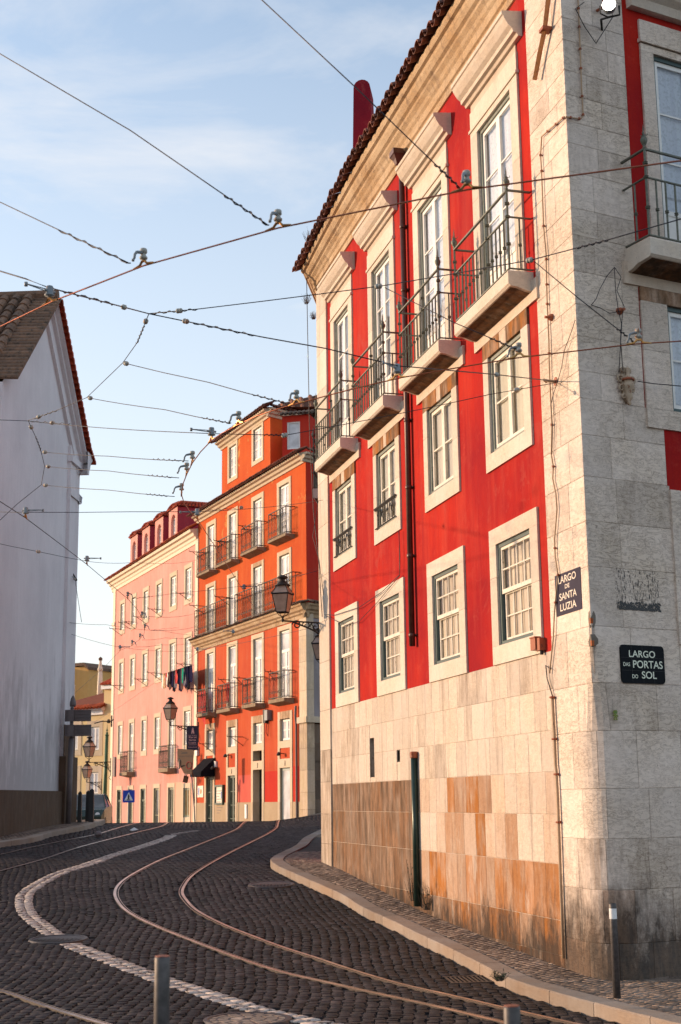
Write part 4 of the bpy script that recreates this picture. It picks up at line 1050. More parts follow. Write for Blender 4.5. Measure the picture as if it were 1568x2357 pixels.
# roof eaves
cprof = [(-.05, 16.0), (.05, 16.0), (.08, 16.1), (.18, 16.14), (.22, 16.24), (.34, 16.28), (.36, 16.36), (-.05, 16.4)]
mb = MB(); mb.sweep(WO, cprof, [-13.95, .95]); mb.sweep(WS, cprof, [-.25, 9]); mb.build('cornice', M['fartrim'], OB)
mb = MB(); tile_eave(mb, WO, (-14.1, 1.2, .24), lambda u: 16.38, .55, r=.09); tile_eave(mb, WS, (0, 9, .24), lambda u: 16.38, .55, r=.09)
mb.build('eave_tiles', M['clay'], OB)
# middle cornice carrying the third floor balconies
mprof = [(-.05, 9.25), (.04, 9.25), (.06, 9.4), (.14, 9.45), (.16, 9.52), (.26, 9.58), (.30, 9.7), (.36, 9.74), (.37, 9.82), (-.05, 9.86)]
mb = MB(); mb.sweep(WO, mprof, [-13.95, 1.1]); mb.sweep(WS, mprof, [-.2, 9]); mb.build('string_cornice', M['corn'], OB)
mb = MB(); tile_eave(mb, WO, (-14.0, 1.2, .22), lambda u: 9.83, .46, r=.07, length=.42, slope=.2); tile_eave(mb, WS, (0, 9, .24), lambda u: 9.83, .46, r=.08, length=.4, slope=.3)
mb.build('cornice_tiles', M['clay_old'], OB)
for i, (a, b_) in enumerate(CO4):
    fwin(OB, WO, a, b_, 13.08, 15.53, rows=3, sur=(.24, .24, .22, 0), rec=.07)
    fwin(OB, WO, a, b_, 9.95, 12.35, rows=3, sur=(.24, .24, .2, 0), rec=.07, top_tint=(.6 if i == 1 else .2))
    fwin(OB, WO, a, b_, 5.98, 9.0, rows=3, transom=.85, sur=(.24, .24, .2, 0), rec=.07)
    fwin(OB, WO, a, b_, 4.2, 5.15, rows=2, sur=(.24, .24, .32, .3), rec=.1, top_tint=.7)
# doorways
dcol = [('paledoor', 'farpane'), ('black', 'farpane_dark'), ('doorgreen', 'doorglass'), ('doorgreen', 'doorglass')]
for i, (a, b_) in enumerate(CO4):
    s = MB(); zt = 3.06 if i < 2 else 2.87; zb = 3.9 if i < 2 else 3.85
    d = fwin(OB, WO, a, b_, -.5, zt, rows=5 if i else 1, cols=1, sur=None, rec=.3 if i in (1,) else .07, pane=dcol[i][1], sash=dcol[i][0], name='door', mid=(i > 0))
    for (p, q) in ((a-.24, a), (b_, b_+.24)): s.box(WO, p, q, 1.62, 3.9, -.3, .04); s.box(WO, p, q, -.5, 1.62, -.3, .045, (.9, 0, .2))
    s.box(WO, a-.1, b_+.1, zt, zt+.38, -.15, .045); s.box(WO, (a+b_)/2-.07, (a+b_)/2+.07, zt+.08, zt+.3, .04, .075)
    s.build('surround', M['fartrim'], d)
    if i == 0:
        s = MB(); s.quad(*[WO.P(x, y, -.11) for x, y in ((a+.05, .3), (b_-.05, .3), (b_-.05, 3.0), (a+.05, 3.0))]); s.build('door_leaf', M['paledoor'], d)
mb = MB(); mb.box(WO, -5.5, -4.35, 3.45, 4.15, -.35, -.3); mb.build('transom_opening', M['dark'], OB)
for (a, b_) in ((-12.8, -10.7), (-9.6, -7.4), (-6.1, -3.88), (-2.5, -.36)): slab_balcony(OB, WO, a, b_, 13.08, .16, .45, 1.2)
for (a, b_) in ((-12.5, -10.7), (-9.35, -7.45), (-5.8, -4.0), (-2.4, -.55)): slab_balcony(OB, WO, a, b_, 5.98, .2, .48, 1.17)
for (a, b_) in ((-13.3, -8.4), (-7.2, .1)): scroll_rail(WO, a, b_, 9.95, 11.3, .33).build('balcony_railing', M['blackiron'], OB)
for (u, z, d) in ((-12.9, 14.3, .8), (-9.0, 14.2, .8), (-5.7, 14.35, .7), (-12.8, 11.5, .8), (-8.8, 11.4, .8), (-12.7, 7.25, .9), (-8.8, 7.4, .6), (-6.6, 7.3, .6), (-11.3, 4.45, .7), (-6.9, 4.6, .8), (-2.7, 7.25, .5)): clothes_bracket(OB, WO, u, z, d)
# attic storey
ha = [(-8.95, -7.9, 17.35, 18.95), (-5.5, -4.35, 17.45, 19.0)]
WA = Wall(WO.P(-3.3, 0, 0)[:2], 45)
mb = MB(); wall_cells(mb, WO, -10.1, -3.3, 16.2, 19.35, ha); wall_cells(mb, WA, 0, 2.2, 16.2, 19.35, []); q = WO.P(-10.1, 0); mb.quad(WO.P(-10.1, 16.2), WO.P(-10.1, 19.35), WO.P(-10.1, 19.35, -5), WO.P(-10.1, 16.2, -5))
mb.build('attic_wall', M['orange'], OB)
for a, b_, z0, z1 in ha: fwin(OB, WO, a, b_, z0, z1, sur=(.2, .2, .2, .2), rows=3, rec=.07)
aprof = [(o_, z+3.1) for o_, z in cprof]
mb = MB(); mb.sweep(WO, aprof, [-10.2, -3.25]); mb.sweep(WA, aprof, [-.2, 4]); mb.build('cornice', M['fartrim'], OB)
mb = MB(); tile_eave(mb, WO, (-10.4, -2.9, .24), lambda u: 19.48, .52, r=.09); tile_eave(mb, WA, (0, 4, .24), lambda u: 19.48, .45, r=.09); mb.build('eave_tiles', M['clay'], OB)
mb = MB(); mb.quad(WO.P(-10.4, 19.5, .3), WO.P(-3.1, 19.5, .3), WO.P(-3.1, 19.9, -3.5), WO.P(-9, 19.9, -3.5))
A, B_, C_, D_ = atY(668, 1046, 61.6), atY(830, 1066, 61.6), atY(830, 886, 66.5), atY(640, 930, 66.5)
tile_field(mb, A, B_, C_, D_, step=.34, rows=9, r=.13); mb.quad(WO.P(-3.3, 16.3, -.3), WO.P(.9, 16.45, -.3), A+Vector((3, 0, 0)), A)
mb.build('roof', M['clay2old'], OB)
# back shell
mb = MB(); p0 = WO.P(-13.85, 0); p1 = WS.P(9, 0); p2 = WO.P(-13.85, 0, -8)
for p, q in ((p2, p0), (p1, p2)): mb.quad((p.x, p.y, -1), (q.x, q.y, -1), (q.x, q.y, 16.3), (p.x, p.y, 16.3))
mb.add([(p0.x, p0.y, 16.35), WO.P(.93, 16.35), (p1.x, p1.y, 16.35), (p2.x, p2.y, 16.35)], [(0, 1, 2, 3)]); mb.build('rear_wall', M['orange_low'], OB)
# red dormer beside the attic
dq = atY(661, 975, 60.6); dz1 = dq.z+.15; dz0 = atY(661, 1036, 60.6).z-.1; WD = Frame(dq.x-.12, 60.6, 0, -14)
mb = MB(); wall_cells(mb, WD, -.1, 1.15, dz0-.3, dz1+.2, [(.12, .72, dz0+.12, dz1-.1)]); mb.quad(WD.P(1.15, dz0-.3), WD.P(1.15, dz0-.3, -2), WD.P(1.15, dz1+.2, -2), WD.P(1.15, dz1+.2)); mb.quad(WD.P(-.1, dz0-.3, -2), WD.P(-.1, dz0-.3), WD.P(-.1, dz1+.2), WD.P(-.1, dz1+.2, -2))
do = mb.build('dormer', M['redpatch'], OB)
mb = MB(); mb.ring(WD, .12, .72, dz0+.12, dz1-.1, .06, -.12, -.03); mb.build('dormer_window', M['sashw'], do); mb = MB(); mb.quad(WD.P(.15, dz0+.15, -.08), WD.P(.7, dz0+.15, -.08), WD.P(.7, dz1-.12, -.08), WD.P(.15, dz1-.12, -.08)); mb.build('dormer_pane', M['farpane'], do)
mb = MB(); tile_eave(mb, WD, (-.2, 1.4, .2), lambda u: dz1+.2, .2, r=.08, length=.6); mb.build('dormer_tiles', M['clay_old'], do)
# things on the orange facade
def at_wall(W, x, y, o_=0): u, z = W.uz(x, y, o_); return u, z
mb = MB(); uu = -11.7
mb.add([WO.P(-12.55, 3.78, .03), WO.P(-10.85, 3.78, .03), WO.P(-10.85, 3.1, .75), WO.P(-12.55, 3.1, .75), WO.P(-10.85, 2.88, .75), WO.P(-12.55, 2.88, .75), WO.P(-12.55, 2.88, .03), WO.P(-10.85, 2.88, .03)],
       [(0, 1, 2, 3), (3, 2, 4, 5), (1, 7, 4, 2), (0, 3, 5, 6)]); o = mb.build('awning', M['awn'], OB)
def small_box(name, W, x, y, w_, hgt, d, mat, label, cat, group=None, z=None):
    u, zz = W.uz(x, y); mb = MB(); mb.box(W, u-w_/2, u+w_/2, zz-hgt/2, zz+hgt/2, .0, d); mb.box(W, u-w_/2-.01, u+w_/2+.01, zz+hgt/2, zz+hgt/2+.015, 0, d+.01)
    return single(mb, name, M[mat], label, cat, group)
# framed menu board
u0, z1 = WO.uz(499, 1807); u1, z0 = WO.uz(517, 1852)
mb = MB(); mb.ring(WO, u0, u1, z0, z1, .09, .01, .12); root = thing('menu_board', 'tall green framed menu board on the orange wall between two doors', 'menu board', WO.P((u0+u1)/2, z0))
mb.build('frame', M['doorgreen'], root); mb = MB(); mb.box(WO, u0+.06, u1-.06, z0+.06, z1-.06, .03, .06); sh = mb.build('menu_sheet', M['paper'], root)
mb = MB()
for k in range(9): mb.box(WO, u0+.2, u1-.2-.2*(k % 3), z1-.3-.13*k, z1-.27-.13*k, .06, .062)
mb.build('printed_lines', M['signgrey'], sh); mb = MB(); mb.box(WO, u1-.35, u1-.18, z0+.3, z0+.6, .06, .064); mb.build('blue_note', M['blue'], sh)
u0, z1 = WO.uz(456, 1809); u1, z0 = WO.uz(469, 1835)
mb = MB(); mb.box(WO, u0, u1, z0, z1, .005, .03); root = thing('wall_poster', 'small tile poster with a yellow motif left of the awning door', 'poster', WO.P((u0+u1)/2, z0)); mb.build('poster_sheet', M['paper'], root)
mb = MB(); mb.box(WO, u0+.15, u0+.3, z0+.1, z1-.1, .03, .034); mb.build('blue_motif', M['blue'], root); mb = MB(); mb.lathe(WO.P((u0+u1)/2+.1, (z0+z1)/2, .03), [(.13, 0), (.13, .006)], 8, axis=Vector((WO.n.x, WO.n.y, 0))); mb.build('yellow_motif', M['ochre'], root)
for (x, y, lab) in ((501, 1767, 'small wall lamp above the menu board'), (530, 1739, 'small wall lamp above the third door of the orange house'), (654, 1735, 'small wall lamp above the pale glazed door'), (456, 1778, 'small wall lamp under the left end of the black awning')):
    u, z = WO.uz(x, y); mb = MB(); mb.tube([WO.P(u, z, 0), WO.P(u-.02, z+.03, .2)], .02, 5); mb.lathe(WO.P(u-.02, z-.08, .24), [(.08, 0), (.10, .05), (.05, .14), (.02, .16)], 8); single(mb, 'wall_lamp', M['blackiron'], lab, 'wall lamp', 'small lamps on the orange facade')
small_box('alarm_box', WO, 456.5, 1730, .3, .42, .12, 'signwhite', 'white alarm box above the left end of the awning', 'alarm box')
small_box('alarm_box', WO, 499, 1760, .2, .3, .1, 'signwhite', 'small pale alarm box over the menu board lamp', 'alarm box')
small_box('utility_box', WO, 569, 1868, .25, .62, .08, 'signwhite', 'slim white utility box low on the stone plinth', 'utility box')
u, z = WO.uz(620, 1648); mb = MB(); root = thing('junction_boxes', 'pair of grey cable boxes under the second floor balcony of the orange house', 'cable boxes', WO.P(u, z))
mb.box(WO, u-.05, u+.3, z-.2, z+.25, .0, .22); mb.build('large_box', M['galv'], root); mb = MB(); mb.box(WO, u-.42, u-.12, z-.3, z+.3, 0, .15); mb.build('dark_box', M['blackiron'], root)
mb = MB(); mb.tube([WO.P(u, z-.2, .1), WO.P(u-.1, z-.7, .12), WO.P(u+.1, z-.9, .1), WO.P(u+.15, z-.2, .1)], .015, 4); mb.build('cable_loop', M['blackiron'], root)
for k, (uc, zc) in enumerate(((-12.1, 6.35), (-8.35, 6.5))):
    mb = MB(); pts = []
    for i in range(7):
        for j in range(9):
            uu = uc-.5+.16*i if k == 0 else uc-.18+.06*i; zz = zc+.75-.12*j-(.16*i if k == 0 else 0)*(j/8); pts.append(WO.P(uu, zz, .26+.03*sin(i*1.7+j*.5)))
    fs = [(i*9+j, (i+1)*9+j, (i+1)*9+j+1, i*9+j+1) for i in range(6) for j in range(8)]; mb.add(pts, fs)
    single(mb, 'hanging_cloth', M['cloth_red'], ('red cloth spread over the leftmost lower balcony of the orange house', 'narrow red cloth hanging in the second lower balcony of the orange house')[k], 'cloth')
mb = MB(); mb.tube([WO.P(-.12, 5.6, .1), WO.P(-.12, 5.2, .12), WO.P(-.12, 4.8, .08), WO.P(-.12, -.2, .08)], .05, 8); mb.build('drainpipe', M['signgrey'], OB)

# ------------------------------------------------------------------ pink building
p = WO.P(-13.85, 0); WP = Wall((p.x, p.y), -90+22.7)
PB = thing('pink_building', 'long pink plastered building with four arched dormers and cream cornice', 'building', (p.x, p.y, 0))
PC = [(-16.57, -15.6), (-13.78, -12.8), (-10.9, -9.92), (-8.02, -6.98), (-5.1, -4.02), (-2.2, -1.07)]
h = []
for i, (a, b_) in enumerate(PC): h += [(a-.04, b_+.04, 12.2, 13.94), (a-.04, b_+.04, 8.5, 10.24), (a-.04, b_+.04, 3.4 if i in (1, 4) else 4.54, 6.39), (a-.04, b_+.04, -1 if i < 5 else .86, 2.48)]
mb = MB(); wall_cells(mb, WP, -18.5, .0, -1, 15.3, h); mb.build('plaster_wall', M['pink'], PB)
mb = MB(); mb.box(WP, -3.95, -.1, -.5, 2.7, -.03, .006); o = MB()
mb = MB(); wall_cells(mb, WP, -4.0, -.35, -.6, 2.7, [(-2.45, -.82, .6, 2.75)], .008); mb.build('pale_paint_patch', M['palepink'], PB)
mb = MB(); mb.box(WP, -18.5, -17.9, -1, 15.2, -.2, .05); mb.box(WP, -18.58, -17.85, 12.75, 12.95, -.2, .1); mb.build('corner_pilaster', M['cream'], PB); mb = MB(); mb.box(WP, -.32, .15, -1, 15.2, -.2, .05); mb.build('corner_pilaster', M['cream'], PB)
for i, (a, b_) in enumerate(PC):
    s4 = (.2, .2, .23, .28)
    fwin(PB, WP, a, b_, 12.25, 13.9, sur=s4, rows=4); fwin(PB, WP, a, b_, 8.55, 10.2, sur=s4, rows=4)
    if i in (1, 4): fwin(PB, WP, a, b_, 3.45, 6.35, sur=(.2, .2, .23, 0), rows=4, transom=.7 if i == 1 else 0); slab_balcony(PB, WP, a-.42, b_+.42, 3.45, .24, .5, 1.2, dens=.13)
    else: fwin(PB, WP, a, b_, 4.58, 6.35, sur=s4, rows=3)
    if i < 5:
        dm = [('doorgreen', 'doorglass'), ('doorgreen', 'doorglass'), ('doorgreen', 'doorglass'), ('olivedoor', 'farpane_dark'), ('olivedoor', 'farpane_dark')][i]
        fwin(PB, WP, a, b_, -.5, 2.45, sur=(.2, .2, .23, 0), rows=2, sash=dm[0], pane=dm[1], name='door', mid=i != 3, transom=.6 if i < 3 else 0)
        if i in (0, 2):   # pale lettering on the glass over the door
            pass
    else: fwin(PB, WP, a, b_, .9, 2.38, sur=(.2, .2, .25, .25), rows=1, sash='olivedoor', pane='ochre')
for (u, z) in ((-16.2, 12.3), (-12.9, 12.35), (-10.2, 12.3), (-7.0, 12.35), (-1.3, 12.45), (-15.8, 8.75), (-9.9, 8.65), (-1.0, 8.7), (-6.9, 8.75), (-13.9, 12.4)): clothes_bracket(PB, WP, u, z, .8)
pprof = [(-.05, 14.78), (.05, 14.78), (.07, 14.95), (.12, 15.0), (.14, 15.12), (.24, 15.18), (.28, 15.32), (.42, 15.36), (.45, 15.5), (-.05, 15.56)]
pprof = [(o_, z+.2) for o_, z in pprof]
mb = MB(); mb.sweep(WP, pprof, [-18.9, -.0]); mb.build('cornice', M['cream'], PB)
mb = MB(); tile_eave(mb, WP, (-19, 0, .22), lambda u: 15.74, .58, r=.09, length=.7, slope=.5); mb.build('eave_tiles', M['clay2'], PB)
mb = MB(); mb.quad(WP.P(-19, 15.72, .2), WP.P(0, 15.72, .2), WP.P(-1.5, 17.0, -5), WP.P(-14.5, 17.0, -5)); mb.quad(WP.P(-18.9, 15.72, .2), WP.P(-14.5, 17.0, -5), WP.P(-18.9, 15.72, -9), WP.P(-18.9, 15.72, -5)); mb.build('roof', M['clay_red'], PB)
mb = MB()
for a, b_ in (((-18.5, 0), (-18.5, -9)), ((-18.5, -9), (0, -9))): P_, Q_ = WP.P(a[0], 0, a[1]), WP.P(b_[0], 0, b_[1]); mb.quad((Q_.x, Q_.y, -1), (P_.x, P_.y, -1), (P_.x, P_.y, 15.5), (Q_.x, Q_.y, 15.5))
mb.build('rear_wall', M['pink'], PB)
for k, uc in enumerate((-13.5, -10.65, -7.72, -4.78)):   # dormers
    a, b_ = uc-.85, uc+.88; zb, zt = 15.6, 17.72; wa, wb = uc-.42, uc+.5; zs = 16.95; o_ = .02
    mb = MB(); P_ = lambda u, z, o=0: WP.P(u, z, o+o_)
    n = 10; arc = [(wb+(wa-wb)*i/n if 0 else (wa+wb)/2+(wb-wa)/2*cos(pi*i/n), zs+(wb-wa)/2*1.0*sin(pi*i/n)) for i in range(n+1)]
    # front with arched opening
    fr = [(b_, zt), (a, zt)]; F_ = []
    mb.quad(P_(a, zb), P_(wa, zb), P_(wa, zs), P_(a, zs)); mb.quad(P_(wb, zb), P_(b_, zb), P_(b_, zs), P_(wb, zs)); mb.quad(P_(wa, zb), P_(wb, zb), P_(wb, zb+.35), P_(wa, zb+.35))
    for (u1, z1), (u2, z2) in zip(arc, arc[1:]):
        e1 = (b_ if u1 > (wa+wb)/2 else a); mb.quad(P_(u1, z1), P_(u1, zt), P_(u2, zt), P_(u2, z2)); mb.quad(P_(u1, z1), P_(u2, z2), P_(u2, z2, -.20), P_(u1, z1, -.20))
    mb.quad(P_(wb, zs), P_(b_, zs), P_(b_, zt), P_(wb, zt)); mb.quad(P_(a, zs), P_(wa, zs), P_(wa, zt), P_(a, zt))
    mb.quad(P_(wa, zb+.35), P_(wa, zb+.35, -.20), P_(wa, zs, -.20), P_(wa, zs)); mb.quad(P_(wb, zb+.35, -.20), P_(wb, zb+.35), P_(wb, zs), P_(wb, zs, -.20)); mb.quad(P_(wa, zb+.35), P_(wb, zb+.35), P_(wb, zb+.35, -.20), P_(wa, zb+.35, -.20))
    mb.prism(WP, [(a-.0, zt), (b_, zt), ((a+b_)/2, zt+.22)], -.3, o_)
    d = mb.build('dormer', M['pink'], PB)
    mb = MB()
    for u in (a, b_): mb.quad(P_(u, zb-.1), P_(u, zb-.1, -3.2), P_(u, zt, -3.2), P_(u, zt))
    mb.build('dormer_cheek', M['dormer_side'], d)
    mb = MB(); leaf(mb, WP, wa+.02, (wa+wb)/2, zb+.37, zs+.3, 1, 3, -.13, fw=.07, mw=.03); leaf(mb, WP, (wa+wb)/2, wb-.02, zb+.37, zs+.3, 1, 3, -.13, fw=.07, mw=.03); mb.build('dormer_window', M['sashw'], d)
    mb = MB(); mb.quad(WP.P(wa, zb+.35, -.16), WP.P(wb, zb+.35, -.16), WP.P(wb, zs+.5, -.16), WP.P(wa, zs+.5, -.16)); mb.build('dormer_pane', M['farpane'], d)
    mb = MB(); tile_eave(mb, WP, (a-.08, b_+.12, .2), lambda u: zt+.02+.2*(1-abs(u-uc)/1.1), .14, r=.08, length=.4, slope=.5)
    A, B_, R0, R1_ = WP.P(b_+.12, zt+.0, .08), WP.P(b_+.12, zt+.0, -3.2), WP.P(uc, zt+.42, -.40), WP.P(uc, zt+.42, -3.2)
    tile_field(mb, A, B_, R1_, R0, step=.2, rows=4, r=.08); A2, B2_ = WP.P(a-.12, zt, .08), WP.P(a-.12, zt, -3.2); tile_field(mb, A2, B2_, R1_, R0, step=.2, rows=4, r=.08)
    tile_field(mb, A2, A, R0, R0+Vector((.01, 0, 0)), step=.2, rows=4, r=.07); mb.tube([R0+Vector((0, 0, .03)), R1_+Vector((0, 0, .03))], .09, 6); mb.build('dormer_tiles', M['clay_red'], d)
# house number plates
mb = MB(); u, z = WP.uz(263, 1765); mb.box(WP, u-.02, u+.5, z-.6, z+.6, .05, .09)
root = thing('street_name_plate', 'small grey tile street plate at the far left edge of the pink house', 'street plate', WP.P(u, z)); mb.build('plate', M['lav'], root)
mb = MB()
for k in range(3): mb.box(WP, u+.06, u+.42, z+.25-.4*k, z+.4-.4*k, .09, .094)
mb.build('faded_marks', M['signgrey'], root)

# ------------------------------------------------------------------ yellow house and what stands behind it
WY = Wall((-15.5, 92), -36)
def C2(cx, cy, o_=0, W=WY): return W.uz(122.5+.1689*cx, 1531+.1689*cy, o_)
ux0 = C2(-200, 600)[0]; ux1 = C2(698, 600)[0]; ze = C2(400, 605)[1]; zr = C2(640, 285)[1]; ux2 = C2(815, 300)[0]
YH = thing('yellow_house', 'pale yellow house with a red tiled roof seen beyond the crest of the street', 'building', WY.P(ux1, -2))
wn = []
for (x0, y0, x1, y1) in ((510, 845, 630, 1160), (205, 845, 340, 1160), (498, 1460, 615, 1755), (205, 1460, 325, 1740)):
    a, z1 = C2(x0, y0); b_, z0 = C2(x1, y1); wn.append((a, b_, z0, z1))
mb = MB(); wall_cells(mb, WY, ux0, ux1, -3, ze, wn); mb.build('plaster_wall', M['yellow'], YH)
for a, b_, z0, z1 in wn: fwin(YH, WY, a, b_, z0, z1, sur=(.3, .3, .4, .35), rows=1, surmat='fartrim', pane='farpane', rec=.05)
mb = MB(); z1 = C2(0, 615)[1]; z0 = C2(0, 715)[1]; mb.box(WY, ux0, ux1, z0, z1, -.05, .15); mb.box(WY, ux0, ux1+.1, z1-.2, z1, 0, .35); mb.build('cornice', M['signwhite'], YH)
mb = MB(); tile_field(mb, WY.P(ux0, ze, .5), WY.P(ux1+.1, ze, .5), WY.P(ux1+.1, C2(698, 255)[1]+.2, -3.0), WY.P(ux0, C2(698, 255)[1]+.2-3.4, -3.0), step=.3, rows=9, r=.13)
mb.build('roof', M['clay2'], YH)
mb = MB(); tile_eave(mb, WY, (ux0, ux1+.1, .3), lambda u: ze, .6, r=.12); mb.build('eave_tiles', M['clay2'], YH)
ztop = C2(750, 275)[1]; mb = MB(); wall_cells(mb, WY, ux1, ux2+1.5, -3, ztop, [], .05); mb.quad(WY.P(ux1, -3, .05), WY.P(ux1, ztop, .05), WY.P(ux1, ztop, -6), WY.P(ux1, -3, -6)); mb.build('side_wing', M['yellow'], YH)
mb = MB(); mb.box(WY, ux1-.1, ux2+1.5, ztop-.25, ztop, 0, .25); mb.build('cornice', M['signwhite'], YH)
mb = MB(); tile_field(mb, WY.P(ux1-.1, ztop, .35), WY.P(ux2+1.6, ztop, .35), WY.P(ux2+1.6, ztop+2.0, -3), WY.P(ux1+1.5, ztop+2.0, -3), step=.3, rows=5, r=.13); mb.build('roof', M['clay_red'], YH)
mb = MB()
for p, q in ((WY.P(ux0, 0), WY.P(ux0, 0, -8)), (WY.P(ux0, 0, -8), WY.P(ux2+1.5, 0, -8)), (WY.P(ux2+1.5, 0, -8), WY.P(ux2+1.5, 0))): mb.quad((p.x, p.y, -3), (q.x, q.y, -3), (q.x, q.y, ze), (p.x, p.y, ze))
mb.build('rear_wall', M['yellow'], YH)
WM = Wall((-19, 112), -30); a, z1 = C2(265, 30, 0, WM); b_, _ = C2(480, 30, 0, WM); z2 = C2(0, 95, 0, WM)[1]
MH = thing('mustard_building', 'mustard coloured block with a sloped top rising behind the red roof', 'building', WM.P(a, -2))
mb = MB(); mb.prism(WM, [(a, -3), (b_, -3), (b_, z2), (b_-(b_-a)*.2, z1), (a, z1)], -7, 0); mb.build('walls', M['mustard'], MH)
mb = MB(); mb.prism(WM, [(b_+.1, z2), (b_-(b_-a)*.2, z1+.05), (a-.1, z1+.05), (a-.1, z1+.3), (b_-(b_-a)*.2, z1+.3), (b_+.1, z2+.2)], -7.1, .2); mb.build('roof', M['clay_old'], MH)
a2 = C2(150, 0, 0, WM)[0]; mb = MB(); mb.prism(WM, [(a2, -3), (C2(308, 0, 0, WM)[0], -3), (C2(308, 0, 0, WM)[0], C2(0, 290, 0, WM)[1]), (a, C2(0, 290, 0, WM)[1]), (a, C2(0, 70, 0, WM)[1]), (a2, C2(0, 70, 0, WM)[1])], -5, 1.0); mb.build('side_wing', M['signwhite'], MH)
zc = C2(638, 290, 0, Wall((0, 97), 0))[1]; uc = C2(638, 290, 0, Wall((0, 97), 0))[0]; rr = 38*.1689*96/3300*1.0
root = thing('round_chimney', 'cream round tapering chimney above the red tiled roof', 'chimney', (uc, 97, zc-1.5))
mb = MB(); c = Vector((C2(638, 290, 0, Wall((0, 97), 0))[0], 97, 0)); zz0 = C2(638, 290, 0, Wall((0, 97), 0))[1]; zz1 = C2(638, 75, 0, Wall((0, 97), 0))[1]
mb.lathe(c, [(rr*1.1, zz0-2.5), (rr, zz0), (rr*.75, zz1)], 14); mb.build('shaft', M['cream'], root, True)
mb = MB(); mb.lathe(c, [(rr*.95, zz1), (rr*1.0, zz1+.12), (rr*.6, zz1+.3), (rr*.45, zz1+.7)], 14); mb.build('cap', M['cream'], root); mb = MB(); mb.lathe(c, [(rr*.7, zz1+.7), (rr*.75, zz1+.85), (rr*.1, zz1+.95)], 10); mb.build('cowl', M['clay_old'], root)

# ------------------------------------------------------------------ white church-like building on the left
r_ = ray(167, 1500); W4 = Wall((r_.x*42/r_.y, 42), 86)
LB = thing('white_building', 'tall white plastered gable building in shade at the left edge', 'building', W4.P(0, 0))
cor4 = W4.uz(177, 1040); apx = W4.uz(110, 695); lft = (2*apx[0]-cor4[0]-.0, cor4[1])
ur, zrake = W4.uz(205, 1032, .5)
ulo = lft[0]-.2
mb = MB(); mb.add([W4.P(ulo, -.5), W4.P(0, -.5), W4.P(0, cor4[1]), W4.P(apx[0], apx[1]), W4.P(ulo, lft[1])], [(0, 1, 2, 3, 4)])
mb.add([W4.P(-.0, -.5), W4.P(0, -.5, -12), W4.P(0, cor4[1], -12), W4.P(0, cor4[1])], [(0, 1, 2, 3)]); mb.add([W4.P(ulo, -.5, -12), W4.P(ulo, -.5), W4.P(ulo, lft[1]), W4.P(ulo, lft[1], -12)], [(0, 1, 2, 3)])
mb.add([W4.P(ulo, -.5, -12), W4.P(0, -.5, -12), W4.P(0, cor4[1], -12), W4.P(apx[0], apx[1], -12), W4.P(ulo, lft[1], -12)], [(4, 3, 2, 1, 0)])
mb.build('plaster_wall', M['white'], LB)
mb = MB(); mb.box(W4, -1.05, .07, -.5, cor4[1]-.05, -.1, .07); mb.box(W4, -1.10, -1.02, -.5, cor4[1]-.05, 0, .10); mb.build('corner_pilaster', M['white'], LB)
zp = W4.uz(100, 1822)[1]; mb = MB(); mb.box(W4, ulo, .1, -.6, zp, -.1, .13, (.5, .2, .6)); mb.prism(W4, [(ulo, zp), (.1, zp), (.1, zp+.02), (ulo, zp+.02)], -.1, .10, (.5, .2, .6)); mb.box(W4, -1.15, .2, -.6, zp+1.0, -.1, .19, (.5, .2, .6)); mb.box(W4, -1.1, .12, zp+1.0, zp+1.9, -.1, .12, (.5, .2, .6)); mb.build('stone_plinth', M['darkstone'], LB)
# raking mouldings and roof
mb = MB()
dirR = Vector((cor4[0]-apx[0], cor4[1]-apx[1])).normalized(); nrm = Vector((dirR.y, -dirR.x))
def rake(a, b_, t0, t1, o0, o1, tn):
    d = Vector((b_[0]-a[0], b_[1]-a[1])).normalized(); n = Vector((-d.y, d.x)); n = n if n.y > 0 else -n
    P_ = [(a[0]+n.x*t0, a[1]+n.y*t0), (b_[0]+n.x*t0, b_[1]+n.y*t0), (b_[0]+n.x*t1, b_[1]+n.y*t1), (a[0]+n.x*t1, a[1]+n.y*t1)]
    mb.prism(W4, P_, o0, o1, tn)
for (t0, t1, o1) in ((-.62, -.55, .10), (-.55, -.12, .05), (-.12, 0.0, .16), (0, .10, .28)):
    rake(apx, (cor4[0]+.3, cor4[1]-.3*abs(dirR.y/dirR.x)), t0, t1, -.1, o1, None)
mb.build('raking_cornice', M['white'], LB)
mb = MB(); zc = cor4[1]; mb.sweep(Wall(W4.P(0, 0)[:2], 86+90), [(-.1, zc-.7), (.1, zc-.7), (.14, zc-.55), (.2, zc-.5), (.3, zc-.3), (.5, zc-.15), (.55, zc-.02), (-.1, zc)], [-.35, 12])
zc2 = W4.uz(160, 1128)[1]; mb.sweep(Wall(W4.P(0, 0)[:2], 86+90), [(-.1, zc2-.25), (.1, zc2-.25), (.14, zc2-.12), (.3, zc2), (-.1, zc2+.03)], [-.12, 12]); mb.box(W4, -1.1, .22, zc2-.2, zc2, -.1, .12); mb.box(W4, -1.15, .3, zc-.55, zc-.35, -.1, .16)
mb.build('eave_moulding', M['white'], LB)
mb = MB(); vr = .115
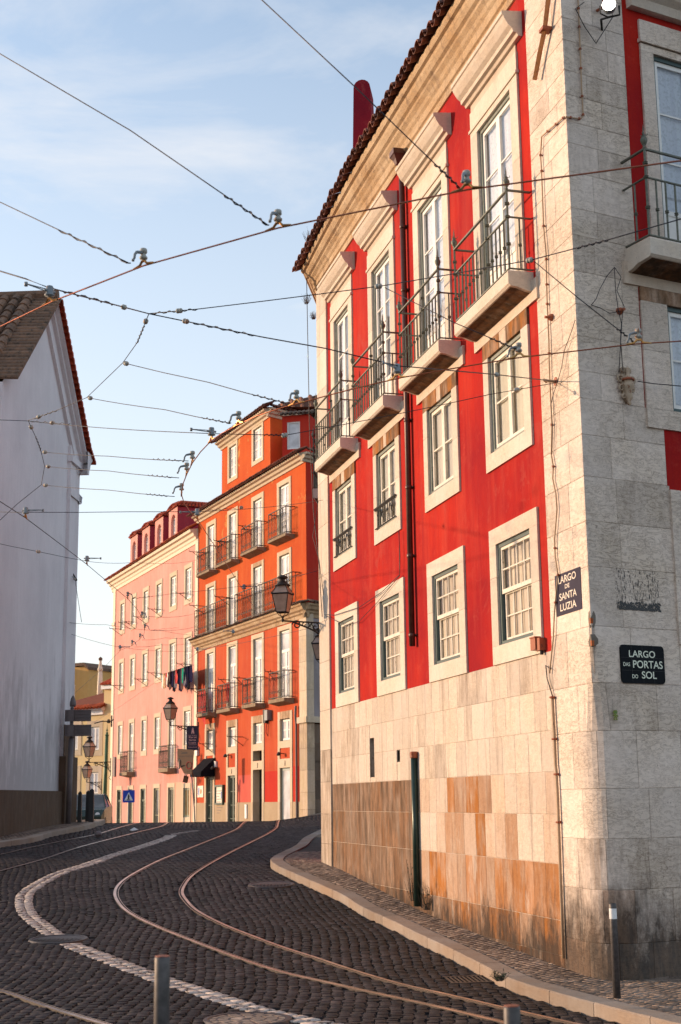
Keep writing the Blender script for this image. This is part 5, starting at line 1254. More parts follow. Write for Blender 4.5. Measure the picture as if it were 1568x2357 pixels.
def verge(a, b_, n, over, rr=vr, m=None):
    for k in range(n):
        t = (k+.5)/n; u = a[0]+(b_[0]-a[0])*t; z = a[1]+(b_[1]-a[1])*t
        c0, c1 = W4.P(u, z+.05, over), W4.P(u, z+.09, -.55); V = []
        d = (W4.P(b_[0], b_[1])-W4.P(a[0], a[1])).normalized(); up = Vector((W4.n.x, W4.n.y, 0)).cross(d); up = up if up.z > 0 else -up
        for c_, sc_ in ((c0, 1), (c1, .85)):
            for q in range(7): an = pi*q/6; V.append(c_+d*rr*sc_*cos(an)+up*rr*sc_*sin(an))
        mb.add(V, [(q, q+1, 8+q, 7+q) for q in range(6)]+[tuple(range(7))], (ru(.75, 1.2), 0, 0))
eR = (cor4[0]+.55, cor4[1]-.45)
verge(apx, (cor4[0]+.1, cor4[1]+.05), 24, .42); verge((cor4[0]+.1, cor4[1]+.05), (cor4[0]+.75, cor4[1]-.28), 6, .42, .09)
mb.build('verge_tiles', M['clay_red'], LB)
mb = MB(); verge(lft if 0 else (ulo, lft[1]), apx, 26, .40, .10)
lo = (ulo-.5, lft[1]-.45)
tile_field(mb, W4.P(lo[0], lo[1]+.12, -12), W4.P(lo[0], lo[1]+.12, -.35), W4.P(apx[0], apx[1]+.18, -.35), W4.P(apx[0], apx[1]+.18, -12), step=.34, rows=14, r=.15)
tile_field(mb, W4.P(cor4[0]+.6, cor4[1]-.2, -12), W4.P(cor4[0]+.6, cor4[1]-.2, -.2), W4.P(apx[0], apx[1]+.1, -.2), W4.P(apx[0], apx[1]+.1, -12), step=.34, rows=10, r=.14)
mb.tube([W4.P(apx[0], apx[1]+.2, .3), W4.P(apx[0], apx[1]+.22, -12)], .16, 8); mb.build('roof', M['clay_old'], LB)
u, z = W4.uz(10, 840); mb = MB()

# ================================================================== overhead wires
def onwire(x, y, H=5.75):
    r = ray(x, y); k = 5.0
    while k < 140:
        if EYE+r.z*k/r.y >= H+hsm(k) : break
        k += .05
    return Vector((r.x*k/r.y, k, EYE+r.z*k/r.y))
def spanpts(l):
    """(x, y, depth or None) -> world points; missing depths are interpolated"""
    n = len(l); D = [p[2] if len(p) > 2 else None for p in l]
    for i in range(n):
        if D[i] is None:
            a = max(j for j in range(i) if D[j] is not None); b = min(j for j in range(i+1, n) if len(l[j]) > 2 and l[j][2] is not None)
            def dl(p, q): return math.hypot(l[p][0]-l[q][0], l[p][1]-l[q][1])
            s0 = sum(dl(j, j+1) for j in range(a, i)); s1 = sum(dl(j, j+1) for j in range(i, b)); t = s0/(s0+s1)
            D[i] = 1/((1-t)/D[a]+t/l[b][2])
    return [atY(p[0], p[1], d) for p, d in zip(l, D)]
def mid_sag(pts, s=.0):
    o_ = []
    for a, b in zip(pts, pts[1:]):
        n = max(1, int((b-a).length/.6))
        for k in range(n): t = k/n; o_.append(a.lerp(b, t)-Vector((0, 0, s*4*t*(1-t)*(b-a).length)))
    o_.append(pts[-1]); return o_
def cable(l, label, r=.0045, mat='wire', insul=(), group='span wires over the street', name='span_wire', cat='wire', sag_=.004, twist=()):
    P_ = l if isinstance(l[0], Vector) else spanpts(l)
    pts = mid_sag(P_, sag_); root = thing(name, label, cat, pts[0], group)
    mb = MB(); mb.tube(pts, r, 5); mb.build('wire', M[mat], root, True)
    for (i, t) in insul:     # index of segment and fraction
        p = P_[i].lerp(P_[i+1], t); d = (P_[i+1]-P_[i]).normalized(); k = .62+p.y*.012
        mb = MB(); mb.lathe(p-d*.045*k, [(.012, 0), (.026*k, .006), (.034*k, .02*k), (.034*k, .035*k), (.024*k, .045*k), (.034*k, .055*k), (.034*k, .07*k), (.026*k, .084*k), (.012, .09*k)], 8, axis=d); mb.build('insulator', M['insul'], root, True)
    for (i, t0, t1) in twist:   # wrapped wire ends
        a, b = P_[i].lerp(P_[i+1], t0), P_[i].lerp(P_[i+1], t1); n = 22; d = (b-a).normalized(); e1 = d.cross(Vector((0, 0, 1))).normalized(); e2 = d.cross(e1); mb = MB()
        mb.tube([a.lerp(b, k/n)+(e1*cos(k*1.3)+e2*sin(k*1.3))*(r+.006) for k in range(n+1)], .0045, 4); mb.build('wire_wrap', M['wire'], root, True)
    return root
T1 = [onwire(*p) for p in [(-300, 880), (-60, 777), (0, 752), (120, 694), (330, 612), (640, 525), (1075, 437), (1568, 370), (1800, 342)]]
T2 = [onwire(*p) for p in [(1800, 760), (1568, 785), (1460, 792), (1195, 823), (1060, 845), (925, 869), (820, 893), (650, 938), (590, 958), (545, 979), (510, 998), (487, 1014), (462, 1040), (443, 1066), (430, 1092), (421, 1115), (418, 1138), (424, 1158), (437, 1176), (455, 1196), (485, 1242), (520, 1296), (562, 1362), (600, 1420)]]
T3 = [onwire(*p) for p in [(-250, 1010), (0, 1154), (59, 1192), (144, 1256), (200, 1299), (294, 1378), (316, 1402), (328, 1424), (334, 1444), (332, 1458), (322, 1471), (304, 1486), (278, 1496), (245, 1531), (173, 1595), (120, 1640)]]
T4 = [onwire(*p) for p in [(90, 1745), (210, 1666), (282, 1623), (452, 1504), (475, 1493), (540, 1461), (610, 1432)]]
CG = 'copper contact wires'
cable(T1, 'coppery contact wire nearest the camera, crossing from the left roof up to the top right', .0062, 'copper', group=CG, name='contact_wire', sag_=0)
cable(T2, 'contact wire curving over the middle track and running right past the balconies', .0062, 'copper', group=CG, name='contact_wire', sag_=0)
cable(T3, 'contact wire slanting down across the white wall towards the pink house', .0062, 'wire', group=CG, name='contact_wire', sag_=0)
cable(T4, 'faint far contact wire slanting across the lower pink house', .0062, 'copper', group=CG, name='contact_wire', sag_=0)
def Yw(x, y): return onwire(x, y).y
def Yf(x, y, W=W1, o_=.02):
    u, z = W.uz(x, y, o_); return W.P(u, z, o_).y
dT = {'1a': Yw(1075, 437), '1b': Yw(640, 525), '1c': Yw(330, 612), '1d': Yw(115, 694)}
ya = Yf(1280, 878)
cable([(590, -12, 8.6), (830, 212), (1058, 432, dT['1a'])], 'dark wire from the top edge down to the hanger in front of the topmost window', twist=[(1, .75, 1)], sag_=0)
cable([(-30, 106, 10.5), (300, 300), (617, 518, dT['1b'])], 'dark wire from the upper left edge to the middle hanger on the nearest contact wire', twist=[(1, .7, 1)], sag_=0)
cable([(-30, 452, 11.5), (0, 465), (298, 606, dT['1c'])], 'dark wire from the left edge to the left hanger on the nearest contact wire', twist=[(1, .5, 1)], sag_=0)
n0 = 13.4
cable([(-40, 612, 10.8), (60, 642), (112, 662, dT['1d']), (343, 722, n0), (600, 775), (750, 802), (915, 842, Yw(925, 869)), (1140, 862), (1280, 878, ya)], 'long cross wire from the left roof to the anchor on the pale quoin', .006, insul=[(2, .7), (3, .34), (7, .02)], twist=[(2, .1, .6), (3, .4, .95)], sag_=0)
cable([(343, 722, n0), (460, 711), (880, 658, 12.6), (1225, 598, 11.4), (1400, 552), (1610, 492, 10.2)], 'wire rising from the knot in the sky past the balconies to the right edge', .005, 'wire', insul=[(0, .6), (1, .98), (2, .985)], twist=[(0, .05, .95), (3, .6, 1)], sag_=.002)
cable([(886, 662, 12.6), (1040, 740), (1188, 803, Yw(1195, 823))], 'short slanting wire from the first balcony insulator to the hanger by the window', twist=[(1, .6, 1)], sag_=0)
cable([(1230, 602, 11.4), (1330, 685), (1458, 786, Yw(1460, 792))], 'short slanting wire ending at the hanger over the stone corner', twist=[(1, .7, 1)], sag_=0)
cable([(343, 722, n0), (315, 790), (283, 835, 15.0), (200, 915, 17), (130, 945), (65, 968, 18.6)], 'wire descending from the knot in the sky to the knot before the white wall', insul=[(0, .25), (4, .62)], twist=[(0, .4, 1), (4, 0, .8)], sag_=0)
cable([(283, 835, 15.0), (480, 880), (655, 927, Yw(680, 925))], 'upper of the two long wires running right to the roof of the orange house', insul=[(0, .04)], twist=[(1, .6, 1)])
cable([(200, 915, 17), (380, 943), (530, 974, Yw(545, 979))], 'lower of the two long wires running right to the roof of the orange house', insul=[(0, .05)], twist=[(1, .6, 1)])
cable([(-40, 965, 18), (65, 969, 18.6), (440, 996), (487, 998, Yw(487, 1014)), (655, 1002), (760, 983), (1127, 908), (1280, 881, ya)], 'almost level wire from the white wall past the attic to the anchor on the quoin', insul=[(1, .18), (4, .0), (6, .4)], twist=[(1, .02, .3), (3, .7, 1)])
cable([(65, 968, 18.6), (82, 1005), (95, 1040, 19.4), (103, 1073, 19.8), (95, 1116, 20.2), (40, 1160), (-40, 1235, 19)], 'bent wire hanging down the white wall with three branches', insul=[(0, .4)], twist=[(1, 0, .9)])
cable([(95, 1040, 19.4), (250, 1050), (434, 1061, Yw(443, 1066))], 'topmost of three parallel wires beside the white wall', insul=[(0, .06)], twist=[(1, .6, .9)])
cable([(103, 1073, 19.8), (250, 1084), (412, 1100, Yw(425, 1093))], 'middle of three parallel wires beside the white wall', insul=[(0, .06)], twist=[(1, .6, .9)])
cable([(95, 1116, 20.2), (250, 1128), (402, 1143, Yw(418, 1138))], 'lowest of three parallel wires beside the white wall', insul=[(0, .07)], twist=[(1, .6, .9)])
cable([(-40, 1175, 21), (57, 1179, Yw(59, 1192)), (300, 1178), (452, 1178, Yw(455, 1196)), (744, 1151, 27.2)], 'level wire under the roof line of the pink house reaching the red building', insul=[(3, .28)], twist=[(3, .05, .25)])
cable([(-40, 1243, 23), (95, 1271), (200, 1292, Yw(200, 1299)), (310, 1294), (455, 1288, 55)], 'sagging wire crossing the lower white wall to the pink dormers', insul=[(0, .95)])
cable([(304, 1378, Yw(294, 1378)), (400, 1366), (556, 1349), (700, 1322), (731, 1314, 27.4)], 'thin wire crossing the top windows of the pink house', .004, twist=[(0, 0, .5)])
cable([(342, 1419, Yw(328, 1424)), (455, 1410, 62)], 'thin wire below the top row of pink windows', .006)
cable([(348, 1450, Yw(334, 1444)), (455, 1441, 62)], 'thin wire level with the middle cornice of the orange house', .006, twist=[(0, 0, .5)])
cable([(328, 1473, Yw(322, 1471)), (380, 1468), (455, 1465, 66)], 'thin wire starting at the lowest curl of the far contact wire', .006)
cable([(310, 1489, Yw(304, 1486)), (370, 1484), (452, 1478, 66)], 'thin wire just above the laundry windows of the pink house', .006)
cable([(160, 1433, 41), (245, 1438), (376, 1452), (460, 1463, 66)], 'thin wire leaving the white wall towards the orange cornice', .006)
cable([(165, 1460, 41), (277, 1490, Yw(278, 1496)), (450, 1498, 66)], 'lowest thin wire leaving the white wall', .006)
cable([(162, 1322, 41.5), (173, 1334, 41.4), (188, 1432, 41.2)], 'short hanging wire on the iron hook of the white wall corner', .008, insul=[(0, .9)])
cable([(470, 1492, Yw(475, 1493)), (556, 1480), (735, 1440, 40)], 'thin wire crossing below the middle cornice of the orange house', .006)
cable([(553, 1351, Yw(520, 1296)), (640, 1338), (733, 1313, 28)], 'thin wire just left of the big street lantern', .004)
u0, z0 = W1.uz(743, 1152)
cable([(706, 640, 27.6), (709, 800), (713, 1000, 27.8), (722, 1180), (735, 1300, 27.6), (738, 1360), (742, 1420, 27.3)], 'loose cables hanging down beside the far edge of the red building', .008, sag_=0)
cable([(733, 1152, 27.4), (720, 1235), (735, 1290), (745, 1370, 27.2)], 'kinked dark cable below the lowest balcony', .006, sag_=0)
def wallcable(W, l, label, r=.007, mat='wire', o_=.06, group='cables fixed to the red building', clips=None, name='wall_cable', cat='cable'):
    P_ = []
    for x, y in l: u, z = W.uz(x, y, o_); P_.append(W.P(u, z, o_))
    root = thing(name, label, cat, P_[0], group); mb = MB(); mb.tube(mid_sag(P_, 0), r, 6); mb.build('cable', M[mat], root, True)
    if clips:
        
        for q in clips: mb = MB(); p = P_[int(q)].lerp(P_[min(int(q)+1, len(P_)-1)], q-int(q)); mb.lathe(p-Vector((0, 0, .012)), [(r*1.8, 0), (r*2, .012), (r*1.8, .024)], 7); mb.tube([p, p-Vector((W.n.x, W.n.y, 0))*o_], r*.8, 5); mb.build('clip', M['rust'], root)
    return root
wallcable(W1, [(918, 1222), (921, 1280), (920, 1323), (880, 1362), (827, 1398), (770, 1416), (749, 1414)], 'upper sagging cable over the sash windows of the red wall', .006)
wallcable(W1, [(919, 1222), (920, 1325), (870, 1385), (827, 1430), (796, 1440), (749, 1417)], 'lower sagging cable crossing the leftmost sash window', .005)
c3 = lambda l: [(1127.5+.28125*x, .28125*y) for x, y in l]; c4 = lambda l: [(1127.5+.28125*x, 612.5+.28125*y) for x, y in l]; c6 = lambda l: [(1127.5+.28125*x, 1225+.28125*y) for x, y in l]
wallcable(W1, c3([(612, 955), (590, 975), (495, 1055), (425, 1118), (415, 1270), (424, 1400), (440, 1850), (460, 2070)])+c4([(465, 150), (470, 310), (483, 600), (487, 830), (500, 1130), (508, 1300), (503, 1540), (520, 1640), (515, 1740), (540, 1860), (550, 1990)])+c6([(530, 60), (535, 200), (558, 350), (545, 480), (528, 670), (520, 870), (500, 1050), (490, 1155)]),
 'tan conduit running down the pale quoin beside the red strip', .0095, 'conduit', .03, clips=[0.5, 1.5, 2.3, 4, 5, 6, 7.2, 8, 9, 10.5, 13, 15, 19.5, 21, 22.5])
wallcable(W2, c3([(622, 955), (700, 968), (745, 972), (765, 950), (752, 720), (740, 400), (728, 100), (720, -60)]), 'tan conduit climbing the shaded side of the corner', .0095, 'conduit', .03, clips=[.5, 1.7, 3.05, 3.7, 4.5, 5, 5.6, 6.2])
wallcable(W1, c6([(500, 1120), (458, 1090), (470, 1200), (515, 1345)]), 'thin black lead from the rusty box down to the lower pipe', .007, 'wire', .03)
lp = wallcable(W1, c6([(512, 1345), (518, 1480), (528, 1640), (538, 1900), (545, 1960), (556, 2170)])+[(1288, 1950), (1293, 2100), (1297, 2206)], 'long thin metal pipe standing at the edge of the quoin down to the pavement', .019, 'conduit', .035, clips=[.05, 2.2, 4.1, 5.5], name='cable_pipe', cat='pipe')
wallcable(W2, c4([(1020, 10), (960, 80), (900, 190), (870, 270), (830, 320)]), 'loose black cable loop hanging beside the carved bracket', .0045, 'wire', .06)
wallcable(W2, c4([(1022, 10), (1075, 90), (1040, 200), (1100, 330), (1085, 400), (1070, 650), (1057, 870)]), 'right hand loose cable falling to the carved bracket', .0045, 'wire', .06)
wallcable(W2, c4([(1020, 12), (1030, 200), (1050, 350), (1078, 470), (1070, 600), (1092, 880)]), 'middle loose cable falling to the carved bracket', .0045, 'wire', .07)
wallcable(W2, c4([(830, 318), (900, 340), (980, 385), (1070, 372)]), 'short sagging black cable under the loop', .0045, 'wire', .05)
wallcable(W1, c4([(700, 440), (660, 560), (610, 690), (590, 820), (560, 930), (520, 1050), (500, 1140), (515, 1300), (510, 1540)]), 'thin black cable wandering down the sunlit quoin', .0045, 'wire', .04)
# hangers
def hanger(x, y, T, side=-1, label='', kind='curved', s=1.0):
    p = min(((a.lerp(b, k/20), (b-a).normalized()) for a, b in zip(T, T[1:]) for k in range(21)), key=lambda q: abs(px_of(q[0])[0]-x)*1.0+abs(px_of(q[0])[1]-y)*1.0)
    c, d = p; d.z = 0; d.normalize(); e = Vector((d.y, -d.x, 0)); e = e if e.x*side > 0 else -e
    if abs(e.x) < .35 and abs(d.x) > .6: e = (d if d.x*side > 0 else -d)*.8+e*.2; e.normalize()
    root = thing('wire_hanger', label, 'wire hanger', c, 'hangers holding the contact wires')
    s *= .80*(1+max(0, c.y-12)*.012)
    mb = MB(); h = .016*s
    P_ = [c+d*t*s+Vector((0, 0, zz*s)) for t, zz in ((-.13, .012), (-.05, .02), (-.02, .045), (.02, .045), (.05, .02), (.13, .012))]; V = []
    for q in P_: V += [q-e*.008*s, q+e*.008*s]
    B_ = [c+d*t*s for t in (-.13, .13)]
    mb.tube([B_[0], P_[1]-Vector((0, 0, .008*s)), P_[2], P_[3], P_[4]-Vector((0, 0, .008*s)), B_[1]], [.009*s, .013*s, .013*s, .013*s, .013*s, .009*s], 5); mb.build('clamp', M['brass'], root)
    mb = MB(); mb.lathe(c+Vector((0, 0, .04*s)), [(.010*s, 0), (.012*s, .02*s), (.034*s, .025*s), (.040*s, .04*s), (.026*s, .055*s), (.022*s, .08*s), (.034*s, .085*s), (.034*s, .115*s), (.028*s, .125*s), (.010*s, .13*s)] if kind == 'curved' else [(.010*s, 0), (.012*s, .02*s), (.050*s, .03*s), (.050*s, .045*s), (.036*s, .05*s), (.036*s, .12*s), (.030*s, .13*s)], 10); mb.build('insulator', M['insul' if kind == 'curved' else 'galv'], root, True)
    mb = MB(); b = c+Vector((0, 0, .12*s))
    if kind == 'curved':
        mb.tube([b, b+e*.04*s+Vector((0, 0, .0)), b+e*.085*s+Vector((0, 0, -.012*s)), b+e*.105*s+Vector((0, 0, -.04*s)), b+e*.11*s+Vector((0, 0, -.075*s)), b+e*.125*s+Vector((0, 0, -.10*s))], [.018*s, .016*s, .014*s, .012*s, .012*s, .009*s], 6)
        mb.lathe(b+e*.125*s+Vector((0, 0, -.112*s)), [(.013*s, 0), (.015*s, .01*s), (.013*s, .02*s)], 7)
    else:
        for zz in (.012, -.012): mb.tube([b+Vector((0, 0, zz*s)), b+e*.28*s+Vector((0, 0, .004*s))], .006*s, 4)
        mb.tube([b+e*.27*s-Vector((0, 0, .02*s)), b+e*.27*s+Vector((0, 0, .02*s))], .018*s, 6); mb.tube([b-e*.06*s, b+e*.06*s], .014*s, 6)
    mb.build('arm', M['galv'], root, True)
def px_of(p):
    X_, Y_, Z_ = p.x, p.y, p.z-EYE; th = -(pi/2+PITCH)
    y = Y_*cos(th)-Z_*sin(th); z = Y_*sin(th)+Z_*cos(th); x = X_
    x, y = x*cos(-ROLL)-y*sin(-ROLL), x*sin(-ROLL)+y*cos(-ROLL); return (CX+F*x/-z, CY-F*y/-z)
for a in [(1075, 437, T1, -1, 'hanger in front of the highest red window', 'curved'), (640, 525, T1, -1, 'hanger against the open sky in the middle', 'curved'), (330, 612, T1, -1, 'hanger against the sky left of the knot', 'curved'),
          (115, 695, T1, -1, 'straight armed hanger in front of the white gable roof', 'straight'), (1470, 791, T2, -1, 'hanger over the shaded stone corner', 'curved'), (1195, 823, T2, -1, 'hanger in front of the right window of the second row', 'curved'),
          (915, 871, T2, -1, 'straight armed hanger beside the lowest hanging balconies', 'straight'), (680, 928, T2, -1, 'hanger above the attic roof of the orange house', 'curved'), (550, 976, T2, -1, 'hanger left of the attic roof', 'curved'),
          (487, 1014, T2, -1, 'straight armed hanger at the left tip of the attic eave', 'straight'), (443, 1066, T2, -1, 'upper hanger on the tight curve against the sky', 'curved'), (430, 1092, T2, -1, 'middle hanger on the tight curve against the sky', 'curved'),
          (418, 1138, T2, -1, 'lowest hanger on the tight curve just above the pink dormers', 'curved'), (453, 1195, T2, -1, 'straight armed hanger in front of the orange eave corner', 'straight'), (561, 1361, T2, 1, 'hanger near the big street lantern', 'straight'),
          (59, 1192, T3, 1, 'straight hanger on the wire crossing the white wall', 'straight'), (200, 1299, T3, 1, 'straight hanger just right of the white wall', 'straight'), (294, 1378, T3, 1, 'highest curved hanger before the pink house', 'curved'),
          (327, 1422, T3, 1, 'second curved hanger before the pink house', 'curved'), (333, 1450, T3, 1, 'third curved hanger before the pink house', 'curved'), (322, 1471, T3, 1, 'fourth curved hanger before the pink house', 'curved'), (304, 1486, T3, 1, 'fifth curved hanger before the pink house', 'curved'),
          (277, 1497, T3, 1, 'lowest straight hanger before the pink house', 'straight'), (455, 1503, T4, 1, 'far hanger where the pink and orange houses meet', 'straight'), (535, 1462, T4, -1, 'far hanger in front of the orange fourth floor windows', 'straight')]:
    hanger(a[0], a[1], a[2], a[3], a[4], a[5])
# wall anchors
u, z = W1.uz(1280, 878); root = thing('wire_anchor', 'rusty iron anchor hook on the sunlit quoin where wires end', 'wire anchor', W1.P(u, z)); mb = MB()
mb.lathe(W1.P(u, z, 0), [(.06, 0), (.055, .01), (.02, .015)], 8, axis=Vector((W1.n.x, W1.n.y, 0))); mb.build('plate', M['rust'], root)
mb = MB(); mb.tube([W1.P(u, z, 0), W1.P(u, z, .1), W1.P(u-.03, z+.02, .14), W1.P(u-.05, z, .1)], .018, 6); mb.build('hook', M['conduit'], root)
uv = W2.uz(1437, 880); root = thing('carved_bracket', 'ornate cast iron wall rosette on the shaded side of the corner', 'wall bracket', W2.P(uv[0], uv[1]-.25))
u, z = uv; mb = MB(); ax = Vector((W2.n.x, W2.n.y, 0))
mb.lathe(W2.P(u, z-.30, .07), [(.010, 0), (.026, .02), (.020, .05), (.034, .09), (.046, .13), (.036, .16), (.060, .20), (.072, .23), (.072, .25), (.05, .28), (.058, .31), (.062, .34), (.03, .36), (.02, .40), (.03, .43), (.01, .47)], 14)
mb.build('boss', M['bracketstone'], root, True); mb = MB(); E_ = Vector((W2.d.x, W2.d.y, 0)); F_ = Vector((0, 0, 1))
def spir(c, r0, tn, sg, n=16): return [c+E_*(sg*r0*(1-.8*k/n)*cos(tn*2*pi*k/n))+F_*(r0*(1-.8*k/n)*sin(tn*2*pi*k/n)) for k in range(n+1)]
for sx, sz, r0, sg in ((-.09, .02, .055, 1), (.09, .02, .055, -1), (-.075, -.09, .05, 1), (.075, -.09, .05, -1), (-.045, -.19, .035, 1), (.045, -.19, .035, -1), (-.04, .13, .04, 1), (.04, .13, .04, -1)):
    mb.tube(spir(W2.P(u+sx, z+sz, .04), r0, 1.3, sg), [.016-.0005*k for k in range(17)], 5)
mb.prism(W2, [(u-.07, z+.05), (u-.05, z-.14), (u, z-.27), (u+.05, z-.14), (u+.07, z+.05), (u+.03, z+.17), (u-.03, z+.17)], 0, .045); mb.build('scrollwork', M['bracketstone'], root, True)
mb = MB(); mb.lathe(W2.P(u, z+.0, .07), [(.073, 0), (.078, .008), (.075, .02), (.062, .03)], 14); mb.build('rust_cup', M['rust'], root)
cable([W2.P(u+.12, z, .1), W2.P(u+.35, z-.005, .12), W2.P(u+2.5, z-.02, .6)], 'short wire from the carved bracket out of the right edge', .006)
for (x, y, lab) in ((1272, 731, 'small rusty clamp stub on the sunlit quoin'), (1425, 717, 'small rusty knob on the shaded wall')):
    W = W1 if x < 1300 else W2; u, z = W.uz(x, y); mb = MB(); mb.lathe(W.P(u, z, 0), [(.05, 0), (.04, .04), (.015, .06), (.02, .10)], 8, axis=Vector((W.n.x, W.n.y, 0))); single(mb, 'rusty_clamp', M['rust'], lab, 'clamp')

# ================================================================== street furniture and signs
def bollard(x, y, Y, r, h, label, white):
    p = atY(x, y, Y); zt = p.z; root = thing('bollard', label, 'bollard', (p.x, Y, zt-h), 'steel bollards'); mb = MB(); c = Vector((p.x, Y, 0))
    mb.lathe(c, [(r, zt-h-.02), (r, zt-.008), (r*.93, zt)], 24, m=0); mb.build('post', M['steel'], root, True)
    mb = MB(); mb.lathe(c, [(r*.2, zt+.0005), (r*.94, zt+.0008), (r*.9, zt+.004)], 24); mb.build('top_cap', M['rust' if not white else 'black'], root)
    if white:
        mb = MB(); mb.lathe(c, [(r*1.005, zt-.145), (r*1.012, zt-.14), (r*1.012, zt-.05), (r*1.005, zt-.045)], 24); mb.build('reflective_band', M['bollardwhite'], root)
_b = ground(1412, 2296, .12); bollard(1410, 2080, _b.y, .037, atY(1410, 2080, _b.y).z-_b.z, 'slim bollard with a white band on the pavement by the corner', True)
bollard(374, 2202, 6.4, .034, .90, 'large out of focus dark bollard left of the bottom centre', False)
bollard(1178, 2316, 6.1, .035, .90, 'top of a near bollard cut by the bottom edge on the right', False)
# name plate painted on stone
def panel_uv(W, pts): l = [W.uz(*p) for p in pts]; return min(a[0] for a in l), max(a[0] for a in l), sum(a[1] for a in l[:2])/2, sum(a[1] for a in l[2:])/2
root = thing('street_name_panel', 'weathered black panel reading LARGO DE SANTA LUZIA painted on the sunlit quoin', 'street sign', W1.P(-.57, 3.74)); mb = MB()
mb.box(W1, -.93, -.2, 3.735, 4.22, 0, .0105); mb.build('panel', M['paintblack'], root)
for s_, a, b_, z0, z1 in (('LARGO', -.83, -.32, 4.105, 4.19), ('DE', -.64, -.51, 4.03, 4.08), ('SANTA', -.81, -.32, 3.905, 3.99), ('LUZIA', -.80, -.34, 3.78, 3.865)):
    text_part(W1, s_, a, b_, z0, z1, .013, M['paintwhite'], 'lettering', root, bold=.012)
root = thing('tile_street_sign', 'glossy black tile sign reading LARGO DAS PORTAS DO SOL on the shaded wall', 'street sign', W2.P(.68, 2.88)); 
a, b_, z1, z0 = .375, 1.0, 3.325, 2.895; rr = .045; po = []
for (cx_, cz_, q0) in ((b_-rr, z1-rr, 0), (a+rr, z1-rr, pi/2), (a+rr, z0+rr, pi), (b_-rr, z0+rr, 1.5*pi)):
    for k in range(6): q = q0+pi/2*k/5; po.append((cx_+rr*cos(q), cz_+rr*sin(q)))
mb = MB(); mb.prism(W2, po, .0, .022); mb.build('tile_panel', M['tileblack'], root); mb = MB()
for k in range(1, 4): u = a+(b_-a)*k/4; mb.box(W2, u-.0012, u+.0012, z0+.003, z1-.003, .02, .0228)
for k in range(1, 3): z = z0+(z1-z0)*k/3; mb.box(W2, a+.003, b_-.003, z-.0012, z+.0012, .02, .0226)
mb.build('tile_joints', M['grout'], root)
for s_, u0, u1, v0, v1 in (('LARGO', .19, .79, .68, .86), ('DAS', .05, .20, .44, .54), ('PORTAS', .27, .95, .40, .60), ('DO', .24, .37, .13, .23), ('SOL', .46, .80, .13, .32)):
    text_part(W2, s_, a+(b_-a)*u0, a+(b_-a)*u1, z0+(z1-z0)*v0, z0+(z1-z0)*v1, .0235, M['letter'], 'lettering', root, bold=.01)
# faded black stencil panel: flaking streaks of paint
mb = MB(); a, b_ = .36, .99
for k in range(420):
    u = ru(a, b_); z = ru(3.72, 4.17); e = min(u-a, b_-u); 
    if rnd() < .55 and abs(u-.68) < .16 and z > 3.85: continue
    wv, hv = ru(.002, .008), ru(.008, .05); mb.quad(*[W2.P(x, y, .0075+k*1e-6) for x, y in ((u, z), (u+wv, z+ru(-.002, .004)), (u+wv*ru(.5, 1), z+hv), (u, z+hv*ru(.8, 1)))])
for k in range(520):
    u = ru(a+.02, b_); z = 3.72+.09*rnd()**1.5; wv, hv = ru(.006, .028), ru(.006, .022); mb.quad(*[W2.P(x, y, .009+k*1e-6) for x, y in ((u, z), (u+wv, z+ru(-.003, .004)), (u+wv*ru(.5, 1), z+hv), (u, z+hv*ru(.6, 1)))])
single(mb, 'painted_stencil_remains', M['black'], 'flaked remains of a black painted panel above the tile street sign', 'old paint')
# little mosaic figure made of tiles
u, z = W2.uz(1416, 1647); px = .0085; mb = MB(); eyes = MB()
rows_ = ["..####..", ".######.", ".#e##e#.", ".##ee##.", "..####..", "...##...", "#.####.#", ".######.", "...##..#", "..####..", "..#..#..", "..#..#..", ".##..##."]
for j, rw in enumerate(rows_):
    for i, ch in enumerate(rw):
        if ch == '.': continue
        (eyes if ch == 'e' else mb).box(W2, u+(i-4)*px+.0006, u+(i-3)*px-.0006, z+(6-j)*px+.0006, z+(7-j)*px-.0006, 0, .014)
root = thing('mosaic_figure', 'tiny green tile mosaic figure below the black tile sign', 'mosaic', W2.P(u, z-.06)); mb.build('figure_tiles', M['mosaic_g'], root); eyes.build('eye_tiles', M['mosaic_e'], root)
# rusty electrical box
u, z = W1.uz(1246, 1482); root = thing('meter_box', 'rusty red iron cable box under the right sash window', 'cable box', W1.P(u, z-.07)); mb = MB()
mb.box(W1, u-.10, u+.05, z-.075, z+.07, 0, .1); mb.box(W1, u-.11, u+.06, z+.07, z+.085, 0, .11); mb.build('box', M['rust'], root); mb = MB(); mb.box(W1, u+.055, u+.14, z-.09, z+.06, 0, .08); mb.build('side_box', M['rust'], root)
mb = MB(); mb.tube([W1.P(u-.1, z-.01, .06), W1.P(u-.14, z-.01, .06)], .016, 8); mb.tube([W1.P(u+.1, z-.08, .04), W1.P(u+.1, z-.14, .04)], .022, 8); mb.build('cable_gland', M['blackiron'], root)
# old rusty bar leaning on the upper quoin
def wp(W, x, y, o_): u, z = W.uz(x, y, o_); return W.P(u, z, o_)
mb = MB(); pts = [wp(W1, x, y, .08) for x, y in ((1275, -40), (1262, 0), (1254, 68), (1243, 120), (1231, 184))]
for a_, b_ in zip(pts, pts[1:]): mb.tube([a_, b_], [.032, .03], 4)
root = thing('rusty_iron_bar', 'long rusty iron bar fixed slanting on the upper sunlit quoin', 'iron bar', pts[-1]); mb.build('bar', M['wood_rust'], root)
mb = MB(); u, z = W1.uz(1254, 68, .08); mb.box(W1, u-.07, u+.06, z-.02, z+.02, 0, .13); mb.build('clamp', M['rust'], root)
